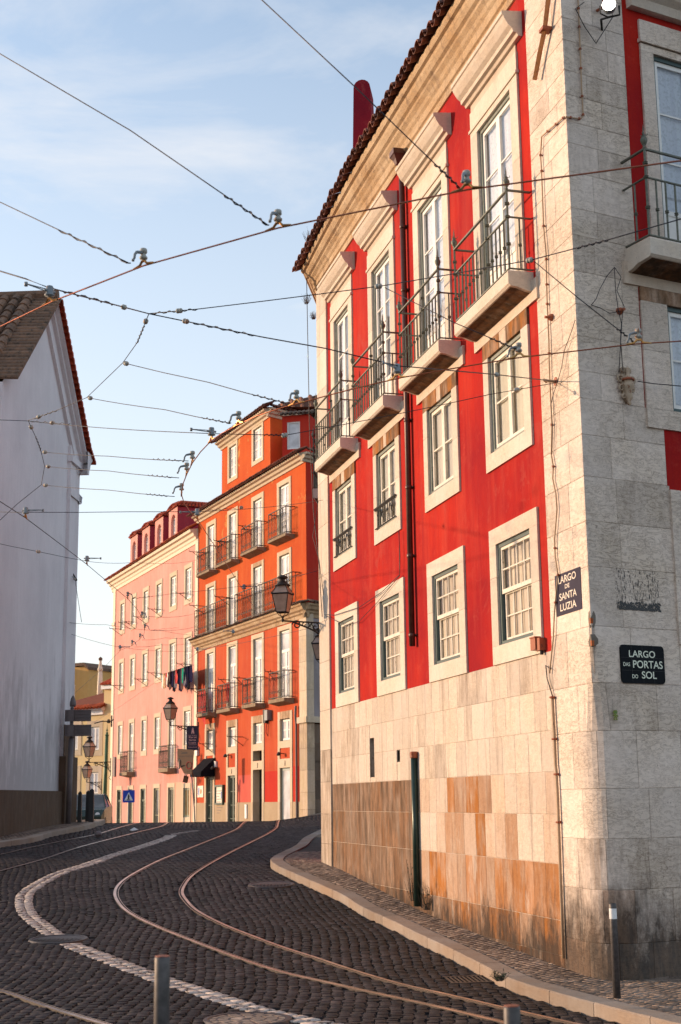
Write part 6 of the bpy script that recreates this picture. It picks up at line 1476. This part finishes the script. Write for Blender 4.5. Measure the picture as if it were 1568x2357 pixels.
# floodlight, lit
p = wp(W2, 1402, 10, .45); root = thing('floodlight', 'lit floodlight on an iron bracket at the top of the corner', 'floodlight', p); mb = MB(); ax = Vector((-.25, -.6, -.55)).normalized(); ax = Vector((-.25, -.95, .02)).normalized()
c = p+Vector((0, 0, -.02)); mb.lathe(c-ax*.10, [(.045, 0), (.07, .03), (.085, .10), (.09, .125), (.084, .13)], 14, axis=ax); mb.build('housing', M['galv'], root, True)
mb = MB(); mb.lathe(c-ax*.10, [(.080, .1302), (.080, .134), (.05, .142)], 14, axis=ax); mb.build('lens', M['lamp_lit'], root)
q0 = wp(W2, 1386, 70, .0); mb = MB(); mb.tube([q0, wp(W2, 1384, 45, .12), wp(W2, 1400, 40, .4), c+Vector((.12, 0, -.12)), c+Vector((.12, 0, 0))], .014, 6); mb.tube([c+Vector((-.11, 0, 0)), c+Vector((-.11, 0, -.1)), wp(W2, 1400, 40, .4)], .01, 5); mb.build('bracket', M['blackiron'], root)
mb = MB(); mb.tube(mid_sag([wp(W2, 1408, 20, .3), wp(W2, 1410, 40, .1), wp(W2, 1372, 100, .04), wp(W2, 1345, 60, .04), wp(W2, 1325, 20, .04), wp(W2, 1345, 5, .04)]), .006, 5); mb.build('power_lead', M['blackiron'], root)
u, z = W2.uz(1374, 25); mb = MB(); mb.tube([W2.P(u, z, 0), W2.P(u, z-.02, .12), W2.P(u, z+.08, .14)], .02, 6); single(mb, 'iron_spike', M['rust'], 'rusted iron spike beside the floodlight', 'iron spike')

# ------------------------------------------------------------------ lanterns
def lantern(base, s, root, glass='lampglass', ang=.3):
    c = Vector(base); b = .13*s; t = .215*s; h = .42*s
    mb = MB()
    def corners(r, z): return [c+Vector((r*cos(ang+pi/2*k), r*sin(ang+pi/2*k), z)) for k in range(4)]
    A, B_, C_, D_ = corners(b*1.3, .0), corners(t*1.3, h), corners(t*1.38, h+.02*s), corners(b*1.15, h+.23*s)
    for k in range(4):
        for P_, Q_, rr in ((A, B_, .012), (C_, D_, .012)): mb.tube([P_[k], Q_[k]], rr*s, 4)
        for P_, rr in ((A, .014), (C_, .018), (D_, .014)): mb.tube([P_[k], P_[(k+1) % 4]], rr*s, 4)
        mb.lathe(C_[k], [(.008*s, 0), (.016*s, .02*s), (.006*s, .05*s)], 5)
    mb.build('lantern_frame', M['blackiron'], root)
    g = MB()
    for k in range(4):
        g.quad(A[k], A[(k+1) % 4], B_[(k+1) % 4], B_[k]); g.quad(C_[k], C_[(k+1) % 4], D_[(k+1) % 4], D_[k])
    g.build('glass', M[glass], root)
    mb = MB(); mb.lathe(c+Vector((0, 0, h+.22*s)), [(.19*s, 0), (.20*s, .012*s), (.15*s, .05*s), (.085*s, .10*s), (.06*s, .14*s), (.07*s, .17*s), (.13*s, .19*s), (.135*s, .205*s), (.10*s, .24*s), (.02*s, .27*s)], 12); mb.build('cap', M['rust' if 0 else 'blackiron'], root, True)
    mb = MB()
    for k in range(4): q = ang+pi/2*k; mb.tube([A[k], c+Vector((.10*s*cos(q), .10*s*sin(q), -.07*s)), c+Vector((0, 0, -.11*s))], .009*s, 4)
    mb.lathe(c+Vector((0, 0, -.24*s)), [(.012*s, 0), (.03*s, .02*s), (.034*s, .06*s), (.02*s, .09*s), (.035*s, .12*s), (.02*s, .14*s)], 8); mb.build('holder', M['blackiron'], root)
def spiral(c, e, f, r0, turns, sg=1, n=18):
    return [c+e*(r0*(1-.8*k/n)*cos(turns*2*pi*k/n))*sg+f*(r0*(1-.8*k/n)*sin(turns*2*pi*k/n)) for k in range(n+1)]
def bracket_arm(A, B_, drop, root, s):
    """A at the wall, B_ arm tip"""
    e = (B_-A); L_ = e.length; e = e.normalized(); f = Vector((0, 0, 1)); mb = MB()
    mb.tube([A, B_], .017*s, 6); mb.tube([A+f*.16*s, A-f*drop], .018*s, 6)
    cur = [A-f*drop*.72+e*(L_*.74*t)+f*(drop*.68*(t**.62)) for t in [k/10 for k in range(11)]]
    mb.tube(cur, .018*s, 6)
    mb.tube(spiral(A+e*L_*.66-f*drop*.16, e, f, .095*s, 1.4, 1), .014*s, 5); mb.tube(spiral(A+e*L_*.42-f*drop*.16, e, f, .085*s, 1.2, 1), .012*s, 5); mb.tube(spiral(A+e*L_*.2-f*drop*.22, e, f, .11*s, 1.3, 1), .012*s, 5)
    mb.tube(spiral(A+e*L_*.12-f*drop*.42, e, f, .08*s, 1.3, -1), .011*s, 5); mb.tube([A+e*L_*.3-f*.02, A+e*L_*.22-f*drop*.3, A+e*L_*.05-f*drop*.5], .010*s, 5)
    mb.tube([A-f*drop, A-f*(drop+.06*s)+e*.06*s, A-f*(drop+.12*s)+e*.03*s, A-f*(drop+.15*s)-e*.02*s], .014*s, 5)
    mb.build('bracket', M['blackiron'], root)
A = W1.P(UL-.05, 0, .06); A = atY(744, 1434, A.y); Bp = atY(651, 1429, A.y-.25)
root = thing('street_lantern', 'large black wall lantern on a scrolled bracket at the far edge of the red building', 'street lamp', A, 'wall lanterns'); bracket_arm(A, Bp, .42, root, 1.0); lantern(Bp+Vector((0, 0, .17)), .82, root, ang=.5)
A = atY(743, 1518, 33.5); Bp = A+Vector((-.02, 0, 0)); root = thing('street_lantern', 'lantern half hidden behind the far edge of the red building', 'street lamp', A, 'wall lanterns'); lantern(Bp, .85, root); mb = MB(); mb.tube([A+Vector((.1, 0, -.2)), A+Vector((.5, 0, -.1)), A+Vector((.9, .3, -.1))], .02, 5); mb.build('bracket', M['blackiron'], root)
A = atY(457, 1673, 71.2); Bp = atY(392, 1670, 70.6); root = thing('street_lantern', 'black lantern with orange glass on the pink house beside the hanging restaurant sign', 'street lamp', A, 'wall lanterns'); bracket_arm(A, Bp, .75, root, 1.5); lantern(Bp+Vector((0, 0, .3)), 1.22, root, ang=.2)
A = atY(255, 1754, 74); Bp = atY(205, 1755, 74); root = thing('street_lantern', 'upper lantern on a scrolled bracket in front of the yellow house', 'street lamp', A, 'wall lanterns'); bracket_arm(A, Bp, .7, root, 1.3); lantern(Bp+Vector((0, 0, .3)), 1.15, root)
A = atY(234, 1800, 86); Bp = atY(200, 1801, 86); root = thing('street_lantern', 'lower smaller lantern on the wall of the yellow house', 'street lamp', A, 'wall lanterns'); bracket_arm(A, Bp, .7, root, 1.2); lantern(Bp+Vector((0, 0, .28)), 1.1, root)
# hanging restaurant sign
p0 = atY(430, 1673, 70.4); p1 = atY(456, 1725, 70.4); Wf = Frame(p0.x, 70.4, 0, 3); w_ = p1.x-p0.x; zt, zb = p0.z, p1.z
root = thing('restaurant_sign', 'dark navy hanging banner with a lighthouse emblem between the pink and orange houses', 'hanging sign', (p0.x, 70.4, zb)); mb = MB(); mb.box(Wf, 0, w_, zb, zt, -.03, .0); mb.box(Wf, -.02, w_+.05, zt, zt+.05, -.04, .01); mb.box(Wf, -.0, w_+.05, zb-.04, zb, -.04, .01); mb.build('banner', M['navy'], root)
H_ = zt-zb
for s_, a, b_, v0, v1 in (('Farol', .2, .85, .50, .58), ('Santa', .2, .82, .385, .46), ('Luzia', .2, .82, .265, .345), ('Restaurante', .14, .88, .09, .13)): text_part(Wf, s_, w_*a, w_*b_, zb+H_*v0, zb+H_*v1, .004, M['letterpink'], 'lettering', root, bold=.01)
mb = MB()
for v in (.62, .20): mb.box(Wf, w_*.15, w_*.87, zb+H_*v, zb+H_*v+.012, 0, .004)
mb.prism(Wf, [(w_*.40, zb+H_*.70), (w_*.66, zb+H_*.70), (w_*.60, zb+H_*.90), (w_*.46, zb+H_*.90)], 0, .004); mb.box(Wf, w_*.44, w_*.62, zb+H_*.905, zb+H_*.925, 0, .004); mb.prism(Wf, [(w_*.47, zb+H_*.93), (w_*.59, zb+H_*.93), (w_*.53, zb+H_*.965)], 0, .004)
mb.build('lighthouse_emblem', M['letterpink'], root); mb = MB(); mb.box(Wf, w_*.50, w_*.56, zb+H_*.70, zb+H_*.76, .004, .007); mb.box(Wf, w_*.51, w_*.55, zb+H_*.81, zb+H_*.85, .004, .007)
n = 16; mb.tube([Wf.P(w_*(.53+.32*cos(2*pi*k/n)), zb+H_*(.83+.05*sin(2*pi*k/n))+.1*cos(2*pi*k/n), .006) for k in range(-3, 5)], .007, 4); mb.build('emblem_details', M['navy'], root)
# brown tourist sign on a leaning pole
po = [(408.5, 1723), (449, 1727), (444, 1783), (425, 1781), (409, 1752)]
pp = [atY(x, y, 67.5) for x, y in po]; Wb = Frame(pp[0].x, 67.5, 0, -34); U = [((p.x-pp[0].x)/Wb.d.x, p.z) for p in pp]
root = thing('tourist_sign', 'brown direction sign for the castle on a thin leaning pole before the pink house', 'direction sign', (pp[2].x, 67.5, -.2))
mb = MB(); mb.prism(Wb, U, -.04, 0); mb.build('sign_board', M['brownsign'], root); zt = U[0][1]; W_ = U[1][0]
text_part(Wb, 'Castelo', .22, .62, zt-.26, zt-.14, .004, M['black'], 'lettering', root, bold=.01); text_part(Wb, 'Miradouro Portas do Sol', .08, W_-.06, zt-.40, zt-.32, .004, M['black'], 'lettering', root)
mb = MB(); mb.tube([Wb.P(.14, zt-.95, .006), Wb.P(.13, zt-.55, .006)], .028, 4); mb.prism(Wb, [(.03, zt-.58), (.23, zt-.58), (.13, zt-.42)], 0, .006); mb.tube([Wb.P(.14, zt-.9, .006), Wb.P(.25, zt-.83, .006), Wb.P(.42, zt-.80, .006)], .022, 4); mb.build('arrows', M['black'], root)
mb = MB(); cx_, cz_ = W_-.28, zt-.80; n = 20; mb.tube([Wb.P(cx_+.16*cos(2*pi*k/n), cz_+.16*sin(2*pi*k/n), .006) for k in range(n+1)], .014, 4); mb.build('red_circle', M['signred'], root)
text_part(Wb, 'excepto autorizados', W_-.46, W_-.10, zt-1.1, zt-1.05, .004, M['black'], 'lettering', root)
mb = MB(); mb.tube([atY(441, 1778, 67.5), atY(447.5, 1860, 67.5), atY(449, 1900, 67.5)], .035, 6); mb.build('pole', M['galv'], root)
mb = MB(); p = atY(427, 1794, 67.6); Wq = Frame(p.x, 67.6, p.z, 8); mb.prism(Wq, [(-.13, -.12), (.10, -.17), (.16, .14), (-.07, .18)], -.15, 0); mb.tube([atY(429, 1786, 67.55), atY(434, 1776, 67.5), atY(441, 1776, 67.5), atY(447, 1790, 67.5), atY(448, 1850, 67.5)], .025, 5)
single(mb, 'speed_camera', M['brownsign'], 'small brown box lamp hanging from a curved arm left of the leaning pole', 'box lamp').name = 'box_lamp'
# pedestrian crossing sign
p0 = atY(283, 1819, 60); p1 = atY(310, 1847, 60); Wc = Frame(p0.x, 60, 0, 0); s_ = p1.x-p0.x; zt, zb = p0.z, p1.z; H_ = zt-zb
root = thing('crossing_sign', 'square blue pedestrian crossing sign on a short post before the pink house', 'road sign', (p0.x+s_/2, 60, zb-1.2)); mb = MB(); mb.box(Wc, 0, s_, zb, zt, -.02, 0); mb.build('sign_plate', M['blue'], root)
mb = MB(); mb.prism(Wc, [(s_*.13, zb+H_*.16), (s_*.87, zb+H_*.16), (s_*.5, zb+H_*.84)], 0, .004); mb.build('white_triangle', M['signwhite'], root)
mb = MB(); c = (s_*.5, zb+H_*.60); mb.prism(Wc, [(c[0]+.035*cos(k), c[1]+.035*sin(k)) for k in [2*pi*i/8 for i in range(8)]], .004, .008)
for q in ([(.5, .55), (.5, .40)], [(.5, .41), (.42, .22)], [(.5, .41), (.57, .22)], [(.5, .53), (.42, .42)], [(.5, .53), (.59, .43)]): mb.tube([Wc.P(s_*x, zb+H_*y, .008) for x, y in q], .016, 4)
for k in range(5): x = .26+.1*k; mb.prism(Wc, [(s_*x, zb+H_*.18), (s_*(x+.05), zb+H_*.18), (s_*(x+.06), zb+H_*.25), (s_*(x+.02), zb+H_*.25)], .004, .008)
mb.build('walker_symbol', M['black'], root); mb = MB(); mb.tube([Wc.P(s_*.5, zb, -.03), Wc.P(s_*.5, zb-1.8, -.03)], .03, 6); mb.build('post', M['galv'], root)
# round no parking sign
p = atY(239, 1876.5, 58); root = thing('no_parking_sign', 'round red rimmed blue sign with white stickers at the crest', 'road sign', (p.x, 58, p.z-1.2)); ax = Vector((0, -1, 0)); mb = MB(); mb.lathe(p, [(.195, 0), (.195, .02)], 24, axis=ax); mb.build('red_rim', M['signred'], root)
mb = MB(); mb.lathe(p+ax*.02, [(.15, 0), (.15, .004)], 24, axis=ax); mb.build('blue_face', M['blue'], root); mb = MB(); Wn = Frame(p.x, p.y-.026, p.z, 0)
mb.prism(Wn, [(-.12, .09), (-.09, .12), (.12, -.09), (.09, -.12)], -.0, .004); mb.build('red_slash', M['signred'], root); mb = MB()
for k in range(11): q, r2 = ru(0, 6.28), ru(.02, .12); mb.prism(Wn, [(r2*cos(q)+a_, r2*sin(q)+b2) for a_, b2 in ((-.022, -.018), (.022, -.014), (.018, .018), (-.018, .014))], .004, .006+k*.0005)
mb.build('stickers', M['signwhite'], root); mb = MB(); mb.tube([Wn.P(0, -.2, -.04), Wn.P(0, -1.6, -.04)], .03, 6); mb.build('post', M['polegreen'], root)
# grey direction sign seen from behind
p = atY(166, 1640, 40.8); xs = p.x; zf = G(xs, 40.8)+.1
root = thing('direction_signpost', 'grey signpost seen from behind with two horizontal panels by the white wall', 'signpost', (xs, 40.8, zf)); mb = MB()
mb.tube([(xs-.03, 40.8, zf-.1), (xs, 40.8, atY(166, 1700, 40.8).z)], .075, 10); mb.tube([(xs, 40.8, atY(166, 1700, 40.8).z), (xs, 40.8, atY(166, 1628, 40.8).z)], .05, 10); mb.build('post', M['signgrey'], root, True)
mb = MB(); zt = atY(170, 1601, 40.8).z; zb = atY(170, 1627, 40.8).z; mb.lathe((xs+.02, 40.8, 0), [(.075, zb), (.09, zb+.04), (.09, zb+.12), (.06, zb+.24), (.02, zt)], 10); mb.build('pointed_top', M['signgrey'], root, True)
for (y0, y1) in ((1634, 1660), (1668.5, 1694)):
    a = atY(150, y0, 40.7); b_ = atY(209.5, y1, 40.7); Wg = Frame(a.x, 40.7, 0, 0); mb = MB(); w_ = b_.x-a.x
    mb.box(Wg, 0, w_, b_.z, a.z, -.03, 0); 
    for v in (.08, .36, .64, .92): zz = b_.z+(a.z-b_.z)*v; mb.box(Wg, .02, w_*.93, zz-.012, zz+.012, 0, .025)
    mb.box(Wg, xs-a.x-.09, xs-a.x+.09, b_.z-.0, a.z+.0, 0, .05); mb.build('sign_panel', M['signgrey'], root)
for (x0, x1, y0, y1, Y, lab) in ((180.5, 189, 1823, 1882, 41.6, 'leftmost black wooden post by the white wall'), (199, 208, 1821, 1884, 42.4, 'middle black post, partly hidden by the thicker one'), (207, 217, 1817, 1887, 41.6, 'thickest black post at the edge of the left pavement')):
    a = atY((x0+x1)/2, y0, Y); hw = (x1-x0)/2*Y/3300; g0 = G(a.x, Y)+.08; mb = MB(); mb.rot4((a.x, Y, 0), [(hw*1.55, g0), (hw*1.3, a.z-.03), (hw*.3, a.z+.02)], 0); single(mb, 'black_post', M['black'], lab, 'post', 'black posts on the left pavement')
# green pole
t_ = atY(246.5, 1694, 76); b_ = atY(239, 1886, 76); root = thing('green_pole', 'tall green iron pole with a spiked top before the yellow house', 'pole', (b_.x, 76, b_.z-1)); mb = MB()
mb.tube([b_-Vector((0, 0, 1.5)), b_, b_.lerp(t_, .5), t_], [.14, .13, .105, .085], 12); mb.build('shaft', M['polegreen'], root, True); mb = MB(); mb.lathe(t_, [(.09, 0), (.11, .05), (.06, .1), (.07, .16), (.02, .24), (.06, .3), (.02, .38), (.004, .62)], 8); mb.build('finial', M['polegreen'], root)
# iron wall hook
A = atY(257, 1660, 74); mb = MB(); mb.tube([A+Vector((.1, 0, .1)), A, A-Vector((.5, 0, 0)), A-Vector((.9, 0, .1))], .03, 5); mb.tube([A-Vector((0, 0, .3)), A+Vector((0, 0, .3))], .04, 5); mb.lathe(A-Vector((.15, 0, .1)), [(.08, 0), (.1, .1), (.05, .2)], 6); single(mb, 'wire_bracket', M['blackiron'], 'rusty iron wire bracket at the left edge of the pink house', 'wire bracket')
A = atY(165, 1322, 41.6); mb = MB(); mb.tube([A-Vector((.15, 0, -.05)), A+Vector((.05, 0, 0)), A+Vector((.14, 0, -.15))], .025, 5); mb.lathe(A+Vector((.14, 0, -.2)), [(.03, 0), (.045, .03), (.03, .06)], 6); single(mb, 'iron_hook', M['blackiron'], 'small iron hook on the corner of the white wall', 'hook')
# laundry
cols = [('paper', .5), ('ochre', .5), ('cloth_red', .25), ('paper', .45), ('black', .5), ('brown', .6), ('navy', .55), ('black', .7), ('lav', .6), ('cloth_red', .45), ('black', .5), ('navy', .75), ('brown', .7), ('mosaic_e', .5), ('lav', .6), ('navy', .7), ('black', .75), ('navy', .55)]
M['teal'] = plain('teal_cloth', (.02, .30, .20), .95)
for k_ in ('black', 'navy', 'lav', 'brown'): M['c_'+k_] = plain('cloth_'+k_, {'black': (.012, .011, .016), 'navy': (.018, .016, .05), 'lav': (.16, .14, .17), 'brown': (.12, .07, .06)}[k_], 1.0, 0, .3, 6)
for m_ in [M['teal']]+[M['c_'+k_] for k_ in ('black', 'navy', 'lav', 'brown')]: m_.node_tree.nodes['Principled BSDF'].inputs['Specular IOR Level'].default_value = .03
names = ['cream shirt', 'tan trousers', 'small red cloth', 'white shirt', 'short black top', 'brown trousers', 'navy trousers', 'long black garment', 'grey garment', 'red shirt', 'dark top', 'long navy garment', 'brown garment', 'bright green shirt', 'grey jumper', 'navy jumper', 'long black trousers', 'short navy garment']
u0, z0 = WP.uz(374, 1545, .75); u1, z1 = WP.uz(441, 1517, .75)
mb = MB(); mb.tube([WP.P(u0-.1, 8.42, .75), WP.P(u1+.1, 8.42, .75)], .012, 4); mb.tube([WP.P(u0, 8.4, 0), WP.P(u0, 8.42, .9)], .018, 4); single(mb, 'washing_line', M['blackiron'], 'washing line with its iron arms under the third row of pink windows', 'washing line')
for k, ((mt, ln), nm) in enumerate(zip(cols, names)):
    u = u0+(u1-u0)*(k+.5)/len(cols); hw = (u1-u0)/len(cols)*.8; ln *= 1.45; mb = MB(); nx, nz = 5, 6; pts = []; ph = ru(0, 6)
    for sd in (0, .02):
        for j in range(nz):
            for i in range(nx):
                t = i/(nx-1)*2-1; wz = hw*(1-.1*j/nz+.18*sin(j*1.3+ph)); pts.append(WP.P(u+t*wz+.05*sin(j*.8+ph)*j/nz, 8.42-ln*j/(nz-1)*(1+.12*sin(t*3+ph)*(j/(nz-1))), .75+sd+.05*sin(t*4+ph+j*.3)))
    n_ = nx*nz; fs = []
    for j in range(nz-1):
        for i in range(nx-1): q = j*nx+i; fs.append((q, q+nx, q+nx+1, q+1)); fs.append((n_+q, n_+q+1, n_+q+nx+1, n_+q+nx))
    ed = [j*nx for j in range(nz)]+[(nz-1)*nx+i for i in range(1, nx)]+[j*nx+nx-1 for j in range(nz-2, -1, -1)]+[i for i in range(nx-2, 0, -1)]
    for a, b in zip(ed, ed[1:]+ed[:1]): fs.append((a, b, b+n_, a+n_))
    mb.add(pts, fs); o = single(mb, 'laundry', M['teal' if k == 13 else ('c_'+mt if 'c_'+mt in M else mt)], nm+(' hanging %s on the pink house washing line' % ('leftmost' if k == 0 else 'rightmost' if k == 17 else 'left of the green shirt' if k < 13 else 'near the right end' if k > 13 else 'brightest')), 'laundry', 'laundry on the washing line', True)
# car roof beyond the crest
cx_, cy_ = atY(200, 1880, 56).x, 56.0; g0 = G(cx_, 56)
root = thing('parked_car', 'dark green parked car, only its windscreen and roof showing beyond the crest', 'car', (cx_, cy_, g0)); Wc = Frame(cx_, cy_, g0, 4)
mb = MB(); P_ = Wc.P
def bodysec(o_, hw, z0, z1): return [(-hw, z0, o_), (hw, z0, o_), (hw, z1, o_), (-hw, z1, o_)]
secs = [bodysec(2.0, .75, .35, .62), bodysec(1.7, .84, .25, .86), bodysec(.9, .86, .22, .95), bodysec(-1.4, .86, .22, .98), bodysec(-1.9, .80, .3, .9)]
V = [P_(a, b, c) for s_ in secs for a, b, c in s_]; fs = [(i*4+k, i*4+(k+1) % 4, (i+1)*4+(k+1) % 4, (i+1)*4+k) for i in range(4) for k in range(4)]+[(0, 1, 2, 3), (19, 18, 17, 16)]
mb.add(V, fs); mb.add([P_(x, z, o_) for x, z, o_ in ((-.62, 1.42, .15), (.62, 1.42, .15), (.66, 1.46, -.5), (-.66, 1.46, -.5), (-.62, 1.40, -1.2), (.62, 1.40, -1.2), (-.62, 1.38, .15), (.62, 1.38, .15))], [(0, 1, 2, 3), (3, 2, 5, 4), (0, 6, 7, 1)])
for sx in (-1, 1): mb.tube([P_(sx*.80, .94, .88), P_(sx*.63, 1.40, .17)], .035, 5); mb.tube([P_(sx*.64, 1.40, -1.15), P_(sx*.78, .96, -1.6)], .04, 5); mb.tube([P_(sx*.80, .96, -.4), P_(sx*.65, 1.42, -.45)], .03, 4)
mb.build('body', M['carpaint'], root)
mb = MB(); mb.quad(P_(-.79, .95, .87), P_(.79, .95, .87), P_(.61, 1.41, .17), P_(-.61, 1.41, .17)); mb.build('windscreen', M['farpane_dark'], root)
for sx in (-1, 1): mb = MB(); mb.quad(P_(sx*.81, .96, .8), P_(sx*.81, .97, -1.5), P_(sx*.64, 1.40, -1.1), P_(sx*.64, 1.40, .1)); mb.build('side_window', M['farpane_dark'], root)
for sx in (-1, 1):
    for o_ in (1.3, -1.25): mb = MB(); mb.lathe(P_(sx*.76, .3, o_), [(.3, -.1), (.31, 0), (.3, .1)], 14, axis=Vector((Wc.d.x, Wc.d.y, 0))); mb.build('wheel', M['black'], root)
    mb = MB(); mb.lathe(P_(sx*.6, .68, 1.88), [(.09, 0), (.08, .05)], 10, axis=Vector((Wc.n.x, Wc.n.y, 0))); mb.build('headlight', M['signwhite'], root)
# ------------------------------------------------------------------ plants, litter, pigeon
def shrub(P0, n, h, spread, label, mat='leaf', name='weed', twig=False, down=False):
    mb = MB(); tw = MB()
    for k in range(n):
        q = ru(0, 6.28); r2 = spread*ru(.2, 1); tip = P0+Vector((r2*cos(q), r2*sin(q)*.6, h*ru(.4, 1)*(-1 if down and rnd() < .4 else 1))); base = P0+Vector((r2*.3*cos(q), r2*.2*sin(q), 0)); mid_ = base.lerp(tip, .5)+Vector((ru(-.02, .02), ru(-.02, .02), 0))
        tw.tube([base, mid_, tip], [.004, .003, .0015], 3)
        for j in range(7):
            p = base.lerp(tip, ru(.15, 1)); d = Vector((ru(-1, 1), ru(-1, 1), ru(-.4, 1))).normalized(); s_ = ru(.008, .022) if not twig else ru(.004, .012); e = d.cross(Vector((0, 0, 1))).normalized()
            mb.add([p, p+d*s_+e*s_*.35, p+d*s_*2, p+d*s_-e*s_*.35], [(0, 1, 2, 3)])
    root = thing(name, label, 'plant', P0, 'weeds growing on walls and roofs'); mb.build('leaves', M[mat], root); tw.build('stems', M['twig'], root)
shrub(atY(1150, 2258, 14.2), 26, .10, .14, 'small green weed tuft at the foot of the right kerb beside the drain')
for (x, y, lab) in ((955, 2055, 'tall dry weeds left of the dark green pipe'), (985, 2075, 'weeds right of the foot of the dark green pipe')):
    u, z = W1.uz(x, y, .06); shrub(W1.P(u, z-.12, .08), 30, .62 if x < 970 else .4, .16, lab)
for (x, y, dp, h, sp, lab) in ((714, 560, 28.5, .35, .2, 'bushy dry plant on the far tip of the red building eave'), (705, 700, 28.6, .25, .12, 'dry tuft under the far eave return'), (722, 735, 28.6, .2, .1, 'small tuft lower on the far corner'), (880, 352, 24, .2, .15, 'thin twigs growing on the roof near the red chimney')):
    shrub(atY(x, y, dp), 34, h, sp, lab, 'twig' if 1 else 'leaf', 'dry_plant', True)
mb = MB(); p = WP.P(*WP.uz(254, 1325, .5), .5); p = atY(258, 1331, p.y); mb.tube([p+Vector((-.12, 0, .02)), p+Vector((-.04, 0, .10)), p+Vector((.06, 0, .14)), p+Vector((.12, 0, .22)), p+Vector((.16, 0, .24))], [.01, .05, .065, .035, .03], 8)
root = thing('pigeon', 'dark pigeon perched at the left end of the pink roof', 'pigeon', p); mb.build('body', M['steel'], root, True); mb = MB(); mb.tube([p+Vector((.16, 0, .24)), p+Vector((.22, 0, .23))], [.012, .002], 5); mb.build('beak', M['black'], root)
p = ground(226, 1927, 0)+Vector((0, 0, .06)); mb = MB(); mb.lathe(p, [(.03, -.05), (.09, -.02), (.10, .03), (.06, .08), (.01, .09)], 9); single(mb, 'litter_bag', M['signgrey'], 'small crumpled dark bag in the road by the left kerb', 'litter', 'litter by the left kerb', True)
p = ground(309, 1914, 0)+Vector((0, 0, .02)); mb = MB(); mb.add([p+Vector((-.12, 0, .02)), p+Vector((-.04, -.05, .0)), p+Vector((.1, -.03, .03)), p+Vector((.12, .04, .02)), p+Vector((0, .05, .05)), p+Vector((-.08, .05, .01)), p+Vector((0, 0, .09))], [(0, 1, 6), (1, 2, 6), (2, 3, 6), (3, 4, 6), (4, 5, 6), (5, 0, 6)]); single(mb, 'paper_litter', M['signwhite'], 'crumpled white paper in the gutter by the left kerb', 'litter', 'litter by the left kerb')
